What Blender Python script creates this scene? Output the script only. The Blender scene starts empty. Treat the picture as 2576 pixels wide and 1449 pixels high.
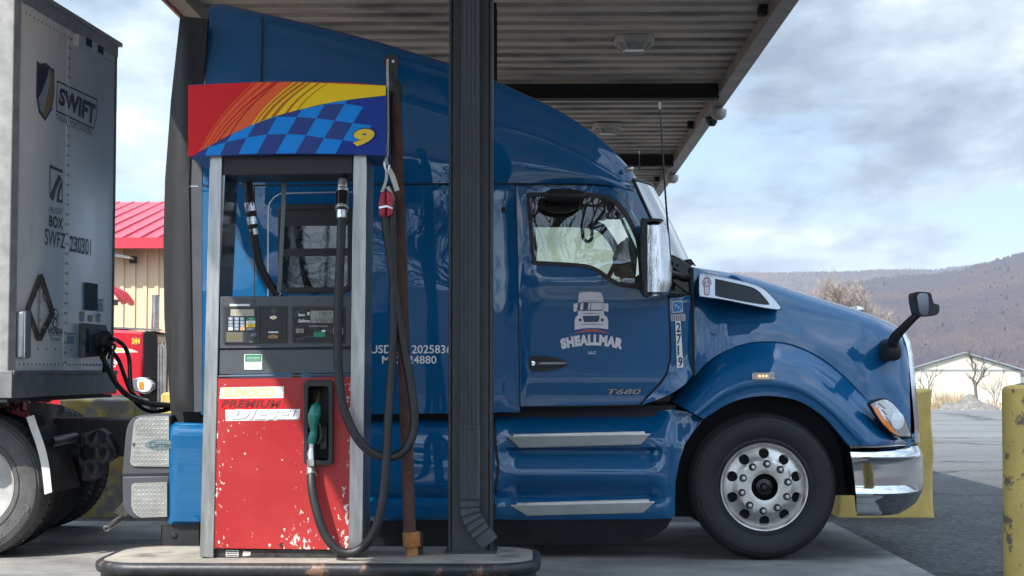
import bpy, bmesh, math, random
from mathutils import Vector, Matrix, Euler, Quaternion
from mathutils.geometry import delaunay_2d_cdt, tessellate_polygon
random.seed(7)
SC = bpy.context.scene
COL = SC.collection
# ------------------------------------------------------------------ camera
FPX = 4000.0
HCAM = 1.345
PITCH = math.atan(206/FPX)
YAW = math.atan(62/FPX)
CAMPOS = Vector((0, 0, HCAM))
RC = Euler((math.radians(90)+PITCH, 0, YAW), 'XYZ').to_matrix()
cam = bpy.data.cameras.new('camera'); camo = bpy.data.objects.new('camera', cam); COL.objects.link(camo)
camo.location = CAMPOS; camo.rotation_euler = (math.radians(90)+PITCH, 0, YAW)
cam.sensor_width = 36; cam.lens = 36*FPX/2576; cam.clip_start = .1; cam.clip_end = 20000
SC.camera = camo

def ray(u, v):
    return RC @ Vector(((u-1288)/FPX, (724.5-v)/FPX, -1))
def P(u, v, Y):
    """point of the photograph (2576 wide) on the upright plane at depth Y"""
    d = ray(u, v); return CAMPOS + d*(Y/d.y)
def PG(u, v, z=0.0):
    d = ray(u, v); return CAMPOS + d*((z-HCAM)/d.z)
def PX(u, v, X):
    d = ray(u, v); return CAMPOS + d*(X/d.x)

def lin(c):
    return tuple(((x/12.92) if x <= .04045 else ((x+.055)/1.055)**2.4) for x in c)
def rgb(r, g, b): return lin((r/255, g/255, b/255))

def interp(x, pts):
    if x <= pts[0][0]: return pts[0][1]
    for (x0, y0), (x1, y1) in zip(pts, pts[1:]):
        if x <= x1:
            return y0+(y1-y0)*(x-x0)/(x1-x0)
    return pts[-1][1]
def sinterp(x, pts):
    """smooth (Catmull-Rom / Hermite) interpolation of a function given by points"""
    n = len(pts)
    if x <= pts[0][0]: return pts[0][1]
    if x >= pts[-1][0]: return pts[-1][1]
    for i in range(n-1):
        x0, y0 = pts[i]; x1, y1 = pts[i+1]
        if x <= x1:
            h = x1-x0
            def sl(k):
                if k <= 0: return (pts[1][1]-pts[0][1])/(pts[1][0]-pts[0][0])
                if k >= n-1: return (pts[-1][1]-pts[-2][1])/(pts[-1][0]-pts[-2][0])
                a = (pts[k][1]-pts[k-1][1])/(pts[k][0]-pts[k-1][0]); b = (pts[k+1][1]-pts[k][1])/(pts[k+1][0]-pts[k][0])
                if a*b <= 0: return 0
                return 2*a*b/(a+b)
            m0, m1 = sl(i)*h, sl(i+1)*h
            t = (x-x0)/h
            return (2*t**3-3*t*t+1)*y0+(t**3-2*t*t+t)*m0+(-2*t**3+3*t*t)*y1+(t**3-t*t)*m1
def sstep(a, b, x):
    t = min(1, max(0, (x-a)/(b-a))); return t*t*(3-2*t)
def spl(pts, n=6, closed=True):
    """Catmull-Rom through points"""
    out = []; N = len(pts)
    rng = range(N) if closed else range(N-1)
    D = len(pts[0])
    for i in rng:
        if closed: p0, p1, p2, p3 = pts[i-1], pts[i], pts[(i+1) % N], pts[(i+2) % N]
        else: p0, p1, p2, p3 = pts[max(i-1, 0)], pts[i], pts[i+1], pts[min(i+2, N-1)]
        for k in range(n):
            t = k/n
            out.append(tuple(.5*((2*p1[j])+(-p0[j]+p2[j])*t+(2*p0[j]-5*p1[j]+4*p2[j]-p3[j])*t*t+(-p0[j]+3*p1[j]-3*p2[j]+p3[j])*t**3) for j in range(D)))
    if not closed: out.append(tuple(pts[-1]))
    return out
def resample(pts, n):
    L = [0]
    for a, b in zip(pts, pts[1:]): L.append(L[-1]+math.dist(a, b))
    out = []; j = 0
    for i in range(n):
        s = L[-1]*i/(n-1)
        while j < len(L)-2 and L[j+1] < s: j += 1
        t = 0 if L[j+1] == L[j] else (s-L[j])/(L[j+1]-L[j])
        out.append(tuple(a+(b-a)*t for a, b in zip(pts[j], pts[j+1])))
    return out
def rrect(u0, v0, u1, v1, r, n=4):
    o = []
    for cx, cy, a0 in ((u1-r, v0+r, -90), (u1-r, v1-r, 0), (u0+r, v1-r, 90), (u0+r, v0+r, 180)):
        for k in range(n+1):
            a = math.radians(a0+90*k/n); o.append((cx+r*math.cos(a), cy+r*math.sin(a)))
    return o
def circ(cx, cy, r, n=20, ry=None):
    ry = r if ry is None else ry
    return [(cx+r*math.cos(2*math.pi*k/n), cy+ry*math.sin(2*math.pi*k/n)) for k in range(n)]
def inside(p, poly):
    x, y = p; c = False; j = len(poly)-1
    for i in range(len(poly)):
        xi, yi = poly[i]; xj, yj = poly[j]
        if (yi > y) != (yj > y) and x < (xj-xi)*(y-yi)/(yj-yi)+xi: c = not c
        j = i
    return c
def segdist(p, poly):
    best = 1e9; px, py = p
    for i in range(len(poly)):
        ax, ay = poly[i-1]; bx, by = poly[i]
        dx, dy = bx-ax, by-ay; L = dx*dx+dy*dy
        t = 0 if L == 0 else max(0, min(1, ((px-ax)*dx+(py-ay)*dy)/L))
        best = min(best, math.hypot(px-ax-t*dx, py-ay-t*dy))
    return best
def cdt(outline, holes=(), step=None):
    vs = []; es = []
    for lp in [outline]+list(holes):
        b = len(vs); vs += [Vector(p) for p in lp]
        es += [(b+i, b+(i+1) % len(lp)) for i in range(len(lp))]
    if step:
        us = [p[0] for p in outline]; ws = [p[1] for p in outline]
        y = min(ws)+step*.5; row = 0
        while y < max(ws):
            x = min(us)+step*(.5 if row % 2 else 1.0)
            while x < max(us):
                if inside((x, y), outline) and segdist((x, y), outline) > step*.45 and all((not inside((x, y), h)) and segdist((x, y), h) > step*.45 for h in holes):
                    vs.append(Vector((x, y)))
                x += step
            y += step; row += 1
    r = delaunay_2d_cdt(vs, es, [], 0, 1e-5)
    V = [(p.x, p.y) for p in r[0]]; F = []
    for f in r[2]:
        c = (sum(V[i][0] for i in f)/3, sum(V[i][1] for i in f)/3)
        if inside(c, outline) and not any(inside(c, h) for h in holes): F.append(tuple(f))
    return V, F

_tc = {}
def text_mesh(s, shear=0.0, bold=0.0):
    k = (s, shear, bold)
    if k in _tc: return _tc[k]
    cu = bpy.data.curves.new('t', 'FONT'); cu.body = s; cu.shear = shear; cu.offset = bold; cu.resolution_u = 4; cu.space_character = 1+bold*1.6
    ob = bpy.data.objects.new('t', cu); COL.objects.link(ob)
    dg = bpy.context.evaluated_depsgraph_get(); dg.update()
    me = bpy.data.meshes.new_from_object(ob.evaluated_get(dg))
    V = [(v.co.x, v.co.y) for v in me.vertices]; F = [tuple(p.vertices) for p in me.polygons]
    bpy.data.objects.remove(ob); bpy.data.curves.remove(cu); bpy.data.meshes.remove(me)
    x0 = min(v[0] for v in V); x1 = max(v[0] for v in V); y0 = min(v[1] for v in V); y1 = max(v[1] for v in V)
    V = [((x-x0)/(x1-x0), (y-y0)/(y1-y0)) for x, y in V]
    _tc[k] = (V, F); return V, F

class G:
    """collects geometry of one mesh"""
    def __init__(s): s.v = []; s.f = []; s.m = []
    def add(s, V, F, m=0):
        b = len(s.v); s.v += [Vector(p) for p in V]
        for f in F: s.f.append(tuple(b+i for i in f)); s.m.append(m)
        return s
    def box(s, x0, x1, y0, y1, z0, z1, m=0):
        V = [(x, y, z) for z in (z0, z1) for y in (y0, y1) for x in (x0, x1)]
        return s.add(V, [(0, 2, 3, 1), (4, 5, 7, 6), (0, 1, 5, 4), (2, 6, 7, 3), (0, 4, 6, 2), (1, 3, 7, 5)], m)
    def prism3(s, pts, off, m=0):
        """polygon of 3-D points (front) extruded by vector off; concave safe"""
        n = len(pts); pts = [Vector(p) for p in pts]; off = Vector(off)
        tr = tessellate_polygon([pts])
        nrm = sum(((pts[b]-pts[a]).cross(pts[c]-pts[a]) for a, b, c in tr), Vector())
        area = Vector()
        for i in range(n): area += pts[i].cross(pts[(i+1) % n])
        flip = area.dot(off) > 0
        V = pts+[p+off for p in pts]; F = []
        for a, b, c in tr:
            nn = (pts[b]-pts[a]).cross(pts[c]-pts[a])
            if nn.dot(off) > 0: a, b = b, a
            F.append((a, b, c)); F.append((b+n, a+n, c+n))
        for i in range(n):
            j = (i+1) % n
            F.append((i, j, j+n, i+n) if flip else (j, i, i+n, j+n))
        return s.add(V, F, m)
    def pg(s, poly, Y, depth, m=0):
        """pixel polygon at depth plane Y, extruded away by depth"""
        return s.prism3([P(u, v, Y) for u, v in poly], (0, depth, 0), m)
    def flat(s, pts, m=0, toward=(0, -1, 0)):
        pts = [Vector(p) for p in pts]; F = []
        t = Vector(toward)
        for a, b, c in tessellate_polygon([pts]):
            if (pts[b]-pts[a]).cross(pts[c]-pts[a]).dot(t) < 0: a, b = b, a
            F.append((a, b, c))
        return s.add(pts, F, m)
    def fpx(s, poly, Y, m=0): return s.flat([P(u, v, Y) for u, v in poly], m)
    def panel(s, outline, yf, holes=(), step=14, thick=.03, m=0):
        V, F = cdt(outline, holes, step)
        pts = [P(u, v, yf(u, v)) for u, v in V]; F2 = []; ec = {}
        for a, b, c in F:
            if (pts[b]-pts[a]).cross(pts[c]-pts[a]).y > 0: a, b = b, a
            F2.append((a, b, c))
            for e in ((a, b), (b, c), (c, a)): ec[e] = 1
        n = len(pts); ext = {}; V3 = list(pts)
        def ex(i):
            if i not in ext: ext[i] = len(V3); V3.append(pts[i]+Vector((0, thick, 0)))
            return ext[i]
        if thick:
            for (a, b) in list(ec):
                if (b, a) not in ec: F2.append((b, a, ex(a), ex(b)))
        return s.add(V3, F2, m)
    def grid(s, rows, m=0, flip=False):
        R = len(rows); C = len(rows[0]); V = [p for r in rows for p in r]; F = []
        for i in range(R-1):
            for j in range(C-1):
                q = (i*C+j, i*C+j+1, (i+1)*C+j+1, (i+1)*C+j)
                F.append(q[::-1] if flip else q)
        return s.add(V, F, m)
    def tube(s, path, r, n=8, m=0, caps=True):
        path = [Vector(p) for p in path]; N = len(path)
        rr = r if isinstance(r, (list, tuple)) else [r]*N
        up = Vector((0, 0, 1)); V = []; F = []; prev = None
        for i, p in enumerate(path):
            t = (path[min(i+1, N-1)]-path[max(i-1, 0)])
            t = t.normalized() if t.length > 1e-9 else Vector((0, 0, 1))
            if prev is None:
                a = t.cross(up)
                if a.length < .05: a = t.cross(Vector((1, 0, 0)))
            else: a = prev-t*prev.dot(t)
            a = a.normalized() if a.length > 1e-6 else t.orthogonal().normalized()
            prev = a
            b = t.cross(a)
            for k in range(n):
                an = 2*math.pi*k/n; V.append(p+(a*math.cos(an)+b*math.sin(an))*rr[i])
        for i in range(N-1):
            for k in range(n):
                F.append((i*n+k, i*n+(k+1) % n, (i+1)*n+(k+1) % n, (i+1)*n+k))
        if caps: F.append(tuple(range(n))[::-1]); F.append(tuple((N-1)*n+k for k in range(n)))
        return s.add(V, F, m)
    def lathe(s, prof, c, axis='y', n=48, m=0):
        """prof: list of (radius, offset along axis); open profile"""
        c = Vector(c); V = []; F = []; K = len(prof)
        for k in range(n):
            a = 2*math.pi*k/n; ca, sa = math.cos(a), math.sin(a)
            for r, o in prof:
                if axis == 'y': V.append(c+Vector((r*ca, o, r*sa)))
                elif axis == 'z': V.append(c+Vector((r*ca, r*sa, o)))
                else: V.append(c+Vector((o, r*ca, r*sa)))
        for k in range(n):
            k2 = (k+1) % n
            for j in range(K-1):
                q = (k*K+j, k2*K+j, k2*K+j+1, k*K+j+1)
                F.append(q if axis != 'y' else q[::-1])
        return s.add(V, F, m)
    def ball(s, c, rx, ry, rz, n=12, k=8, m=0):
        c = Vector(c)
        return s.grid([[c+Vector((rx*math.sin(math.pi*i/k)*math.cos(2*math.pi*j/n), ry*math.sin(math.pi*i/k)*math.sin(2*math.pi*j/n), rz*math.cos(math.pi*i/k))) for j in range(n+1)] for i in range(k+1)], m, True)
    def text(s, st, mp, m=0, shear=0, bold=0.0, toward=(0, -1, 0)):
        V, F = text_mesh(st, shear, bold)
        pts = [Vector(mp(a, b)) for a, b in V]; F2 = []; t = Vector(toward)
        for f in F:
            nn = (pts[f[1]]-pts[f[0]]).cross(pts[f[2]]-pts[f[0]])
            F2.append(f if nn.dot(t) >= 0 else f[::-1])
        return s.add(pts, F2, m)
    def textpx(s, st, u0, v0, u1, v1, yf, m=0, shear=0, bold=0.0):
        y = yf if callable(yf) else (lambda u, v: yf)
        def mp(a, b):
            u = u0+(u1-u0)*a; v = v1+(v0-v1)*b; return P(u, v, y(u, v))
        return s.text(st, mp, m, shear, bold)
    def mirror(s, yc):
        b = len(s.v); nf = len(s.f)
        s.v += [Vector((p.x, 2*yc-p.y, p.z)) for p in s.v]
        for i in range(nf): s.f.append(tuple(b+k for k in s.f[i])[::-1]); s.m.append(s.m[i])
        return s
    def xform(s, M):
        s.v = [M @ p for p in s.v]; return s

def worldloc(o):
    l = Vector((0, 0, 0))
    while o is not None: l = l+o.location; o = o.parent
    return l
def mk(name, g, mats, parent=None, bevel=0, ang=35, loc=None, solid=False):
    me = bpy.data.meshes.new(name)
    if not isinstance(mats, (list, tuple)): mats = [mats]
    o = bpy.data.objects.new(name, me); COL.objects.link(o)
    if parent is not None: o.parent = parent; org = worldloc(parent)
    else:
        org = Vector(loc) if loc is not None else Vector((0, 0, 0)); o.location = org
    me.from_pydata([tuple(p-org) for p in g.v], [], g.f)
    for mt in mats: me.materials.append(mt)
    if len(mats) > 1: me.polygons.foreach_set('material_index', g.m)
    me.update()
    me.polygons.foreach_set('use_smooth', [True]*len(me.polygons))
    me.set_sharp_from_angle(angle=math.radians(ang))
    if bevel:
        b = o.modifiers.new('bevel', 'BEVEL'); b.width = bevel; b.segments = 2; b.limit_method = 'ANGLE'; b.angle_limit = math.radians(40)
        b.harden_normals = False
    return o
def tag(o, label=None, cat=None, group=None, kind=None):
    if label: o['label'] = label
    if cat: o['category'] = cat
    if group: o['group'] = group
    if kind: o['kind'] = kind
    return o
def thing(name, loc, label, cat, group=None):
    o = bpy.data.objects.new(name, None); COL.objects.link(o); o.location = loc; o.empty_display_size = .2
    return tag(o, label, cat, group)

# ------------------------------------------------------------------ materials
def mat(name, col, rough=.5, metal=0, coat=0, var=0, vscale=6, bump=0, bscale=40, col2=None, spec=None, stretch=None, detail=4, coatr=.03, dirt=None):
    m = bpy.data.materials.new(name); m.use_nodes = True; nt = m.node_tree; b = nt.nodes['Principled BSDF']
    b.inputs['Base Color'].default_value = (*col, 1); b.inputs['Roughness'].default_value = rough; b.inputs['Metallic'].default_value = metal
    b.inputs['Coat Weight'].default_value = coat; b.inputs['Coat Roughness'].default_value = coatr
    if spec is not None: b.inputs['Specular IOR Level'].default_value = spec
    def vec():
        tc = nt.nodes.new('ShaderNodeTexCoord'); mp = nt.nodes.new('ShaderNodeMapping'); nt.links.new(tc.outputs['Object'], mp.inputs['Vector'])
        if stretch: mp.inputs['Scale'].default_value = stretch
        return mp.outputs[0]
    V = vec() if (var or bump or col2 or dirt) else None
    last = None
    if var or col2:
        nz = nt.nodes.new('ShaderNodeTexNoise'); nz.inputs['Scale'].default_value = vscale; nz.inputs['Detail'].default_value = detail; nz.inputs['Roughness'].default_value = .65
        nt.links.new(V, nz.inputs['Vector'])
        rp = nt.nodes.new('ShaderNodeValToRGB'); nt.links.new(nz.outputs['Fac'], rp.inputs['Fac'])
        c2 = col2 if col2 else tuple(min(1, c*(1+var)) for c in col); c1 = col if col2 else tuple(c*(1-var) for c in col)
        rp.color_ramp.elements[0].position = .35; rp.color_ramp.elements[1].position = .65
        rp.color_ramp.elements[0].color = (*c1, 1); rp.color_ramp.elements[1].color = (*c2, 1)
        last = rp.outputs['Color']
        mr = nt.nodes.new('ShaderNodeMapRange'); nt.links.new(nz.outputs['Fac'], mr.inputs['Value'])
        mr.inputs['To Min'].default_value = max(0, rough-.08*(rough > .12)); mr.inputs['To Max'].default_value = min(1, rough+.1*(rough > .12))
        nt.links.new(mr.outputs[0], b.inputs['Roughness'])
    if dirt:   # (colour, scale, threshold lo, hi)
        dc, ds, lo, hi = dirt
        nz = nt.nodes.new('ShaderNodeTexNoise'); nz.inputs['Scale'].default_value = ds; nz.inputs['Detail'].default_value = 6; nz.inputs['Roughness'].default_value = .7
        nt.links.new(V, nz.inputs['Vector'])
        mr = nt.nodes.new('ShaderNodeMapRange'); nt.links.new(nz.outputs['Fac'], mr.inputs['Value']); mr.inputs['From Min'].default_value = lo; mr.inputs['From Max'].default_value = hi
        mx = nt.nodes.new('ShaderNodeMix'); mx.data_type = 'RGBA'; nt.links.new(mr.outputs[0], mx.inputs['Factor'])
        if last: nt.links.new(last, mx.inputs['A'])
        else: mx.inputs['A'].default_value = (*col, 1)
        mx.inputs['B'].default_value = (*dc, 1); last = mx.outputs['Result']
        if metal:
            m2 = nt.nodes.new('ShaderNodeMapRange'); nt.links.new(mr.outputs[0], m2.inputs['Value']); m2.inputs['To Min'].default_value = metal; m2.inputs['To Max'].default_value = metal*.4
            nt.links.new(m2.outputs[0], b.inputs['Metallic'])
    if last: nt.links.new(last, b.inputs['Base Color'])
    if bump:
        nz = nt.nodes.new('ShaderNodeTexNoise'); nz.inputs['Scale'].default_value = bscale; nz.inputs['Detail'].default_value = 5
        nt.links.new(V, nz.inputs['Vector'])
        bp = nt.nodes.new('ShaderNodeBump'); bp.inputs['Strength'].default_value = bump; bp.inputs['Distance'].default_value = .01
        nt.links.new(nz.outputs['Fac'], bp.inputs['Height']); nt.links.new(bp.outputs[0], b.inputs['Normal'])
    return m
def node(nt, typ, **kw):
    n = nt.nodes.new(typ)
    for k, v in kw.items():
        if k in n.inputs: n.inputs[k].default_value = v
        else: setattr(n, k, v)
    return n
def glass(name, tint, alpha_refl=1.0, rough=.0, ior=1.5):
    m = bpy.data.materials.new(name); m.use_nodes = True; nt = m.node_tree
    nt.nodes.remove(nt.nodes['Principled BSDF']); out = nt.nodes['Material Output']
    tr = node(nt, 'ShaderNodeBsdfTransparent'); tr.inputs[0].default_value = (*tint, 1)
    gl = node(nt, 'ShaderNodeBsdfGlossy'); gl.inputs['Roughness'].default_value = rough
    fr = node(nt, 'ShaderNodeFresnel'); fr.inputs[0].default_value = ior
    mx = node(nt, 'ShaderNodeMixShader'); nt.links.new(fr.outputs[0], mx.inputs[0]); nt.links.new(tr.outputs[0], mx.inputs[1]); nt.links.new(gl.outputs[0], mx.inputs[2])
    nt.links.new(mx.outputs[0], out.inputs[0]); return m
def emit(name, col, s):
    m = mat(name, col, .3); b = m.node_tree.nodes['Principled BSDF']
    b.inputs['Emission Color'].default_value = (*col, 1); b.inputs['Emission Strength'].default_value = s; return m

M = {}
BLUE = (.0002, .088, .225)
def paint(name, col):
    m = mat(name, col, .45, 0, 1.0, coatr=.012, spec=.05)
    nt = m.node_tree; b = nt.nodes['Principled BSDF']; b.inputs['Coat IOR'].default_value = 1.6
    tc = node(nt, 'ShaderNodeTexCoord')
    nz = node(nt, 'ShaderNodeTexNoise', Scale=1.7, Detail=1.5, Roughness=.45); nt.links.new(tc.outputs['Object'], nz.inputs['Vector'])
    bp = node(nt, 'ShaderNodeBump', Strength=.22, Distance=.022); nt.links.new(nz.outputs['Fac'], bp.inputs['Height'])
    nt.links.new(bp.outputs[0], b.inputs['Normal']); nt.links.new(bp.outputs[0], b.inputs['Coat Normal'])
    # road dust film
    n2 = node(nt, 'ShaderNodeTexNoise', Scale=3, Detail=6, Roughness=.7); nt.links.new(tc.outputs['Object'], n2.inputs['Vector'])
    r2 = node(nt, 'ShaderNodeMapRange'); r2.inputs['From Min'].default_value = .45; r2.inputs['From Max'].default_value = .85; r2.inputs['To Max'].default_value = .035
    nt.links.new(n2.outputs['Fac'], r2.inputs['Value'])
    mx = node(nt, 'ShaderNodeMix', data_type='RGBA'); nt.links.new(r2.outputs[0], mx.inputs['Factor'])
    mx.inputs['A'].default_value = (*col, 1); mx.inputs['B'].default_value = (.22, .21, .2, 1); nt.links.new(mx.outputs['Result'], b.inputs['Base Color'])
    return m
M['blue'] = paint('blue_truck_paint', BLUE)
M['seam'] = mat('dark_seam', (.006, .008, .012), .7)
M['hanger'] = mat('dark_casting', (.012, .013, .018), .5, var=.5, vscale=9, bump=.3, bscale=30)
M['black'] = mat('black_plastic', (.012, .012, .013), .5, var=.4, vscale=8, bump=.05, bscale=90)
M['gloss_black'] = mat('gloss_black', (.006, .006, .007), .18)
M['rubber'] = mat('rubber', (.022, .022, .024), .72, var=.4, vscale=7, bump=.1, bscale=50, dirt=((.09, .085, .075), 3.5, .52, .9))
M['tyre'] = mat('tyre_rubber', (.0095, .0095, .0105), .66, var=.3, vscale=9, bump=.06, bscale=60, dirt=((.026, .025, .024), 4, .55, .9))
M['tyre_grey'] = mat('grey_tyre', (.075, .075, .074), .8, var=.3, vscale=9, bump=.1, bscale=60)  # paler grey rubber, used on the near outer drive tyre only
M['chrome'] = mat('chrome', (.70, .71, .73), .06, 1, var=.04, vscale=5)
M['chrome_w'] = mat('wavy_chrome', (.62, .63, .65), .10, 1, var=.12, vscale=5, bump=.9, bscale=6, stretch=(7, 7, .5))
M['alu'] = mat('aluminium', (.62, .61, .59), .3, 1, var=.14, vscale=14, bump=.05, bscale=80)
M['alu_rim'] = mat('rim_aluminium', (.60, .575, .54), .42, 1, var=.12, vscale=9, dirt=((.30, .21, .14), 7, .55, .8))
M['stainless'] = mat('stainless', (.43, .42, .40), .36, 1, var=.2, vscale=5, bump=.04, bscale=60, stretch=(6, 6, .6), dirt=((.35, .3, .25), 3, .6, .95))
M['stain_dark'] = mat('stainless_shiny', (.30, .30, .31), .18, 1, var=.2, vscale=4)
M['grey_plastic'] = mat('grey_plastic', (.062, .067, .078), .5, var=.12, vscale=7, bump=.04, bscale=160)
M['grey_dark'] = mat('grey_trim', (.03, .033, .04), .5, var=.2, vscale=7)
M['fairing'] = mat('black_fairing', (.0145, .0145, .015), .5, var=.3, vscale=2.2, stretch=(9, 9, .35), bump=.15, bscale=2.5)
M['sidegrey'] = mat('grey_fairing', (.055, .06, .07), .55, var=.1, vscale=5)
M['column'] = mat('column_paint', (.034, .036, .040), .5, var=.25, vscale=3, bump=.08, bscale=40, dirt=((.07, .065, .06), 5, .6, .9))
M['spout'] = mat('downspout_paint', (.046, .049, .054), .48, var=.2, vscale=4, stretch=(8, 8, .7), dirt=((.3, .29, .26), 16, .70, .78))
M['rust'] = mat('rusty_pipe', (.060, .028, .022), .9, col2=(.105, .052, .042), vscale=14, bump=.5, bscale=60, dirt=((.012, .011, .011), 5, .55, .75))
M['rust_orange'] = mat('orange_rust', (.30, .10, .025), .85, col2=(.42, .19, .07), vscale=18, bump=.4, bscale=60)
M['castiron'] = mat('cast_iron', (.045, .043, .04), .6, .4, var=.5, vscale=12, bump=.5, bscale=50)
M['white'] = mat('white_vinyl', (.80, .80, .80), .5, var=.06, vscale=9)
M['pinkwhite'] = mat('faded_white_vinyl', (.78, .70, .74), .45, var=.05, vscale=9)
M['offwhite'] = mat('off_white', (.62, .60, .55), .6, var=.1, vscale=8)
M['darkink'] = mat('dark_print', (.012, .013, .02), .5)
M['navy'] = mat('navy_print', (.012, .018, .06), .45)
M['greyink'] = mat('grey_print', (.12, .125, .13), .5)
M['redink'] = mat('red_print', (.42, .07, .06), .5)
M['yellowink'] = mat('yellow_print', (.85, .55, .02), .45)
M['gold'] = mat('gold_print', (.32, .2, .05), .45)
M['green'] = mat('green_print', (.01, .2, .09), .45)
M['amber'] = mat('amber_lens', (.9, .24, .01), .15, coat=.6)
M['lens'] = mat('clear_lens', (.75, .77, .78), .08, coat=1, var=.15, vscale=20)
M['maroon'] = mat('maroon_badge', (.20, .012, .02), .35, coat=.5)
M['interior'] = mat('cab_interior', (.03, .032, .034), .8, var=.2, vscale=6)
M['glass'] = glass('window_glass', (.64, .69, .58), ior=2.1)
M['wglass'] = glass('windshield_glass', (.58, .76, .74), ior=1.6)
M['dglass'] = mat('dark_glass', (.006, .006, .007), .04, 0, 1.0, bump=.28, bscale=9, spec=.8)
M['vinyl_silver'] = mat('silver_strip', (.55, .58, .62), .35, .6)
SKY_OFF = (0.0, 0.0, 0.0)
EXPO = 1.0
FRONT, BACK = .58, 1.75
HAZE = .00009
# ------------------------------------------------------------------ light and sky
SUND = Vector((.54, .75, -1.0)).normalized()
su = bpy.data.lights.new('sun', 'SUN'); su.energy = 4.0; su.angle = math.radians(.5); su.color = (1, .95, .87)
so = bpy.data.objects.new('sun', su); COL.objects.link(so); so.rotation_euler = SUND.to_track_quat('-Z', 'Y').to_euler()
W = bpy.data.worlds.new('World'); SC.world = W; W.use_nodes = True; nt = W.node_tree; bg = nt.nodes['Background']
sky = node(nt, 'ShaderNodeTexSky'); sky.sky_type = 'NISHITA'; sky.sun_disc = False
sky.sun_elevation = math.asin(-SUND.z); sky.sun_rotation = math.atan2(-SUND.x, -SUND.y)
sky.air_density = 1.0; sky.dust_density = .6
tc = node(nt, 'ShaderNodeTexCoord')
sx = node(nt, 'ShaderNodeSeparateXYZ'); nt.links.new(tc.outputs['Generated'], sx.inputs[0])
def mth(op, a, b=None, clamp=False):
    n = node(nt, 'ShaderNodeMath', operation=op, use_clamp=clamp)
    for i, x in enumerate((a, b)):
        if x is None: continue
        if isinstance(x, (int, float)): n.inputs[i].default_value = x
        else: nt.links.new(x, n.inputs[i])
    return n.outputs[0]
zz = mth('MAXIMUM', sx.outputs['Z'], 0.0)
den = mth('ADD', zz, .20)
px_, py_ = mth('DIVIDE', sx.outputs['X'], den), mth('DIVIDE', sx.outputs['Y'], den)
cv = node(nt, 'ShaderNodeCombineXYZ'); nt.links.new(px_, cv.inputs[0]); nt.links.new(py_, cv.inputs[1])
cv.inputs[2].default_value = 3.7
def wnoise(sc, det, rough, dist=0, off=(0, 0, 0), scl=(1, 1, 1)):
    mp = node(nt, 'ShaderNodeMapping'); mp.inputs['Location'].default_value = off; mp.inputs['Scale'].default_value = scl
    nt.links.new(cv.outputs[0], mp.inputs[0])
    n = node(nt, 'ShaderNodeTexNoise', Scale=sc, Detail=det, Roughness=rough, Distortion=dist); nt.links.new(mp.outputs[0], n.inputs['Vector']); return n.outputs['Fac']
cov = wnoise(1.7, 10, .56, .1, SKY_OFF, (1, .62, 1))
shade = wnoise(2.6, 11, .58, .15, (SKY_OFF[0]+.19, SKY_OFF[1]+.33, 1.4), (1, .62, 1))
rc = node(nt, 'ShaderNodeValToRGB'); nt.links.new(cov, rc.inputs[0]); e = rc.color_ramp.elements
e[0].position = .40; e[0].color = (0, 0, 0, 1); e[1].position = .50; e[1].color = (1, 1, 1, 1)
rs = node(nt, 'ShaderNodeValToRGB'); shade2 = mth('ADD', mth('MULTIPLY', shade, .62), mth('MULTIPLY', cov, .42)); nt.links.new(shade2, rs.inputs[0]); e = rs.color_ramp.elements
CL = 5.6
e[0].position = .42; e[0].color = (CL*1.22, CL*1.27, CL*1.33, 1)
e[1].position = .60; e[1].color = (CL*.31, CL*.41, CL*.54, 1)
k = e.new(.475); k.color = (CL*.77, CL*.89, CL*1.0, 1); k = e.new(.535); k.color = (CL*.50, CL*.63, CL*.78, 1)
mx = node(nt, 'ShaderNodeMix', data_type='RGBA'); nt.links.new(rc.outputs[0], mx.inputs['Factor'])
m0 = node(nt, 'ShaderNodeMix', data_type='RGBA'); m0.inputs['Factor'].default_value = .62
nt.links.new(sky.outputs[0], m0.inputs['A']); m0.inputs['B'].default_value = (CL*.46, CL*.72, CL*1.10, 1)
nt.links.new(m0.outputs['Result'], mx.inputs['A']); nt.links.new(rs.outputs[0], mx.inputs['B'])
dt = node(nt, 'ShaderNodeVectorMath', operation='DOT_PRODUCT'); nt.links.new(tc.outputs['Generated'], dt.inputs[0]); dt.inputs[1].default_value = tuple(-SUND)
glow = node(nt, 'ShaderNodeMapRange'); glow.inputs['From Min'].default_value = -.45; glow.inputs['From Max'].default_value = .9; glow.inputs['To Min'].default_value = FRONT; glow.inputs['To Max'].default_value = BACK
nt.links.new(dt.outputs['Value'], glow.inputs['Value'])
gl = node(nt, 'ShaderNodeVectorMath', operation='SCALE'); nt.links.new(mx.outputs['Result'], gl.inputs[0]); nt.links.new(glow.outputs[0], gl.inputs['Scale'])
nt.links.new(gl.outputs[0], bg.inputs['Color']); bg.inputs['Strength'].default_value = .15
vs = SC.view_settings; vs.view_transform = 'Standard'; vs.look = 'None'; vs.exposure = EXPO; vs.gamma = 1
SC.cycles.max_bounces = 8; SC.cycles.transparent_max_bounces = 12; SC.cycles.caustics_reflective = False; SC.cycles.caustics_refractive = False
SC.cycles.use_denoising = True

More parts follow.
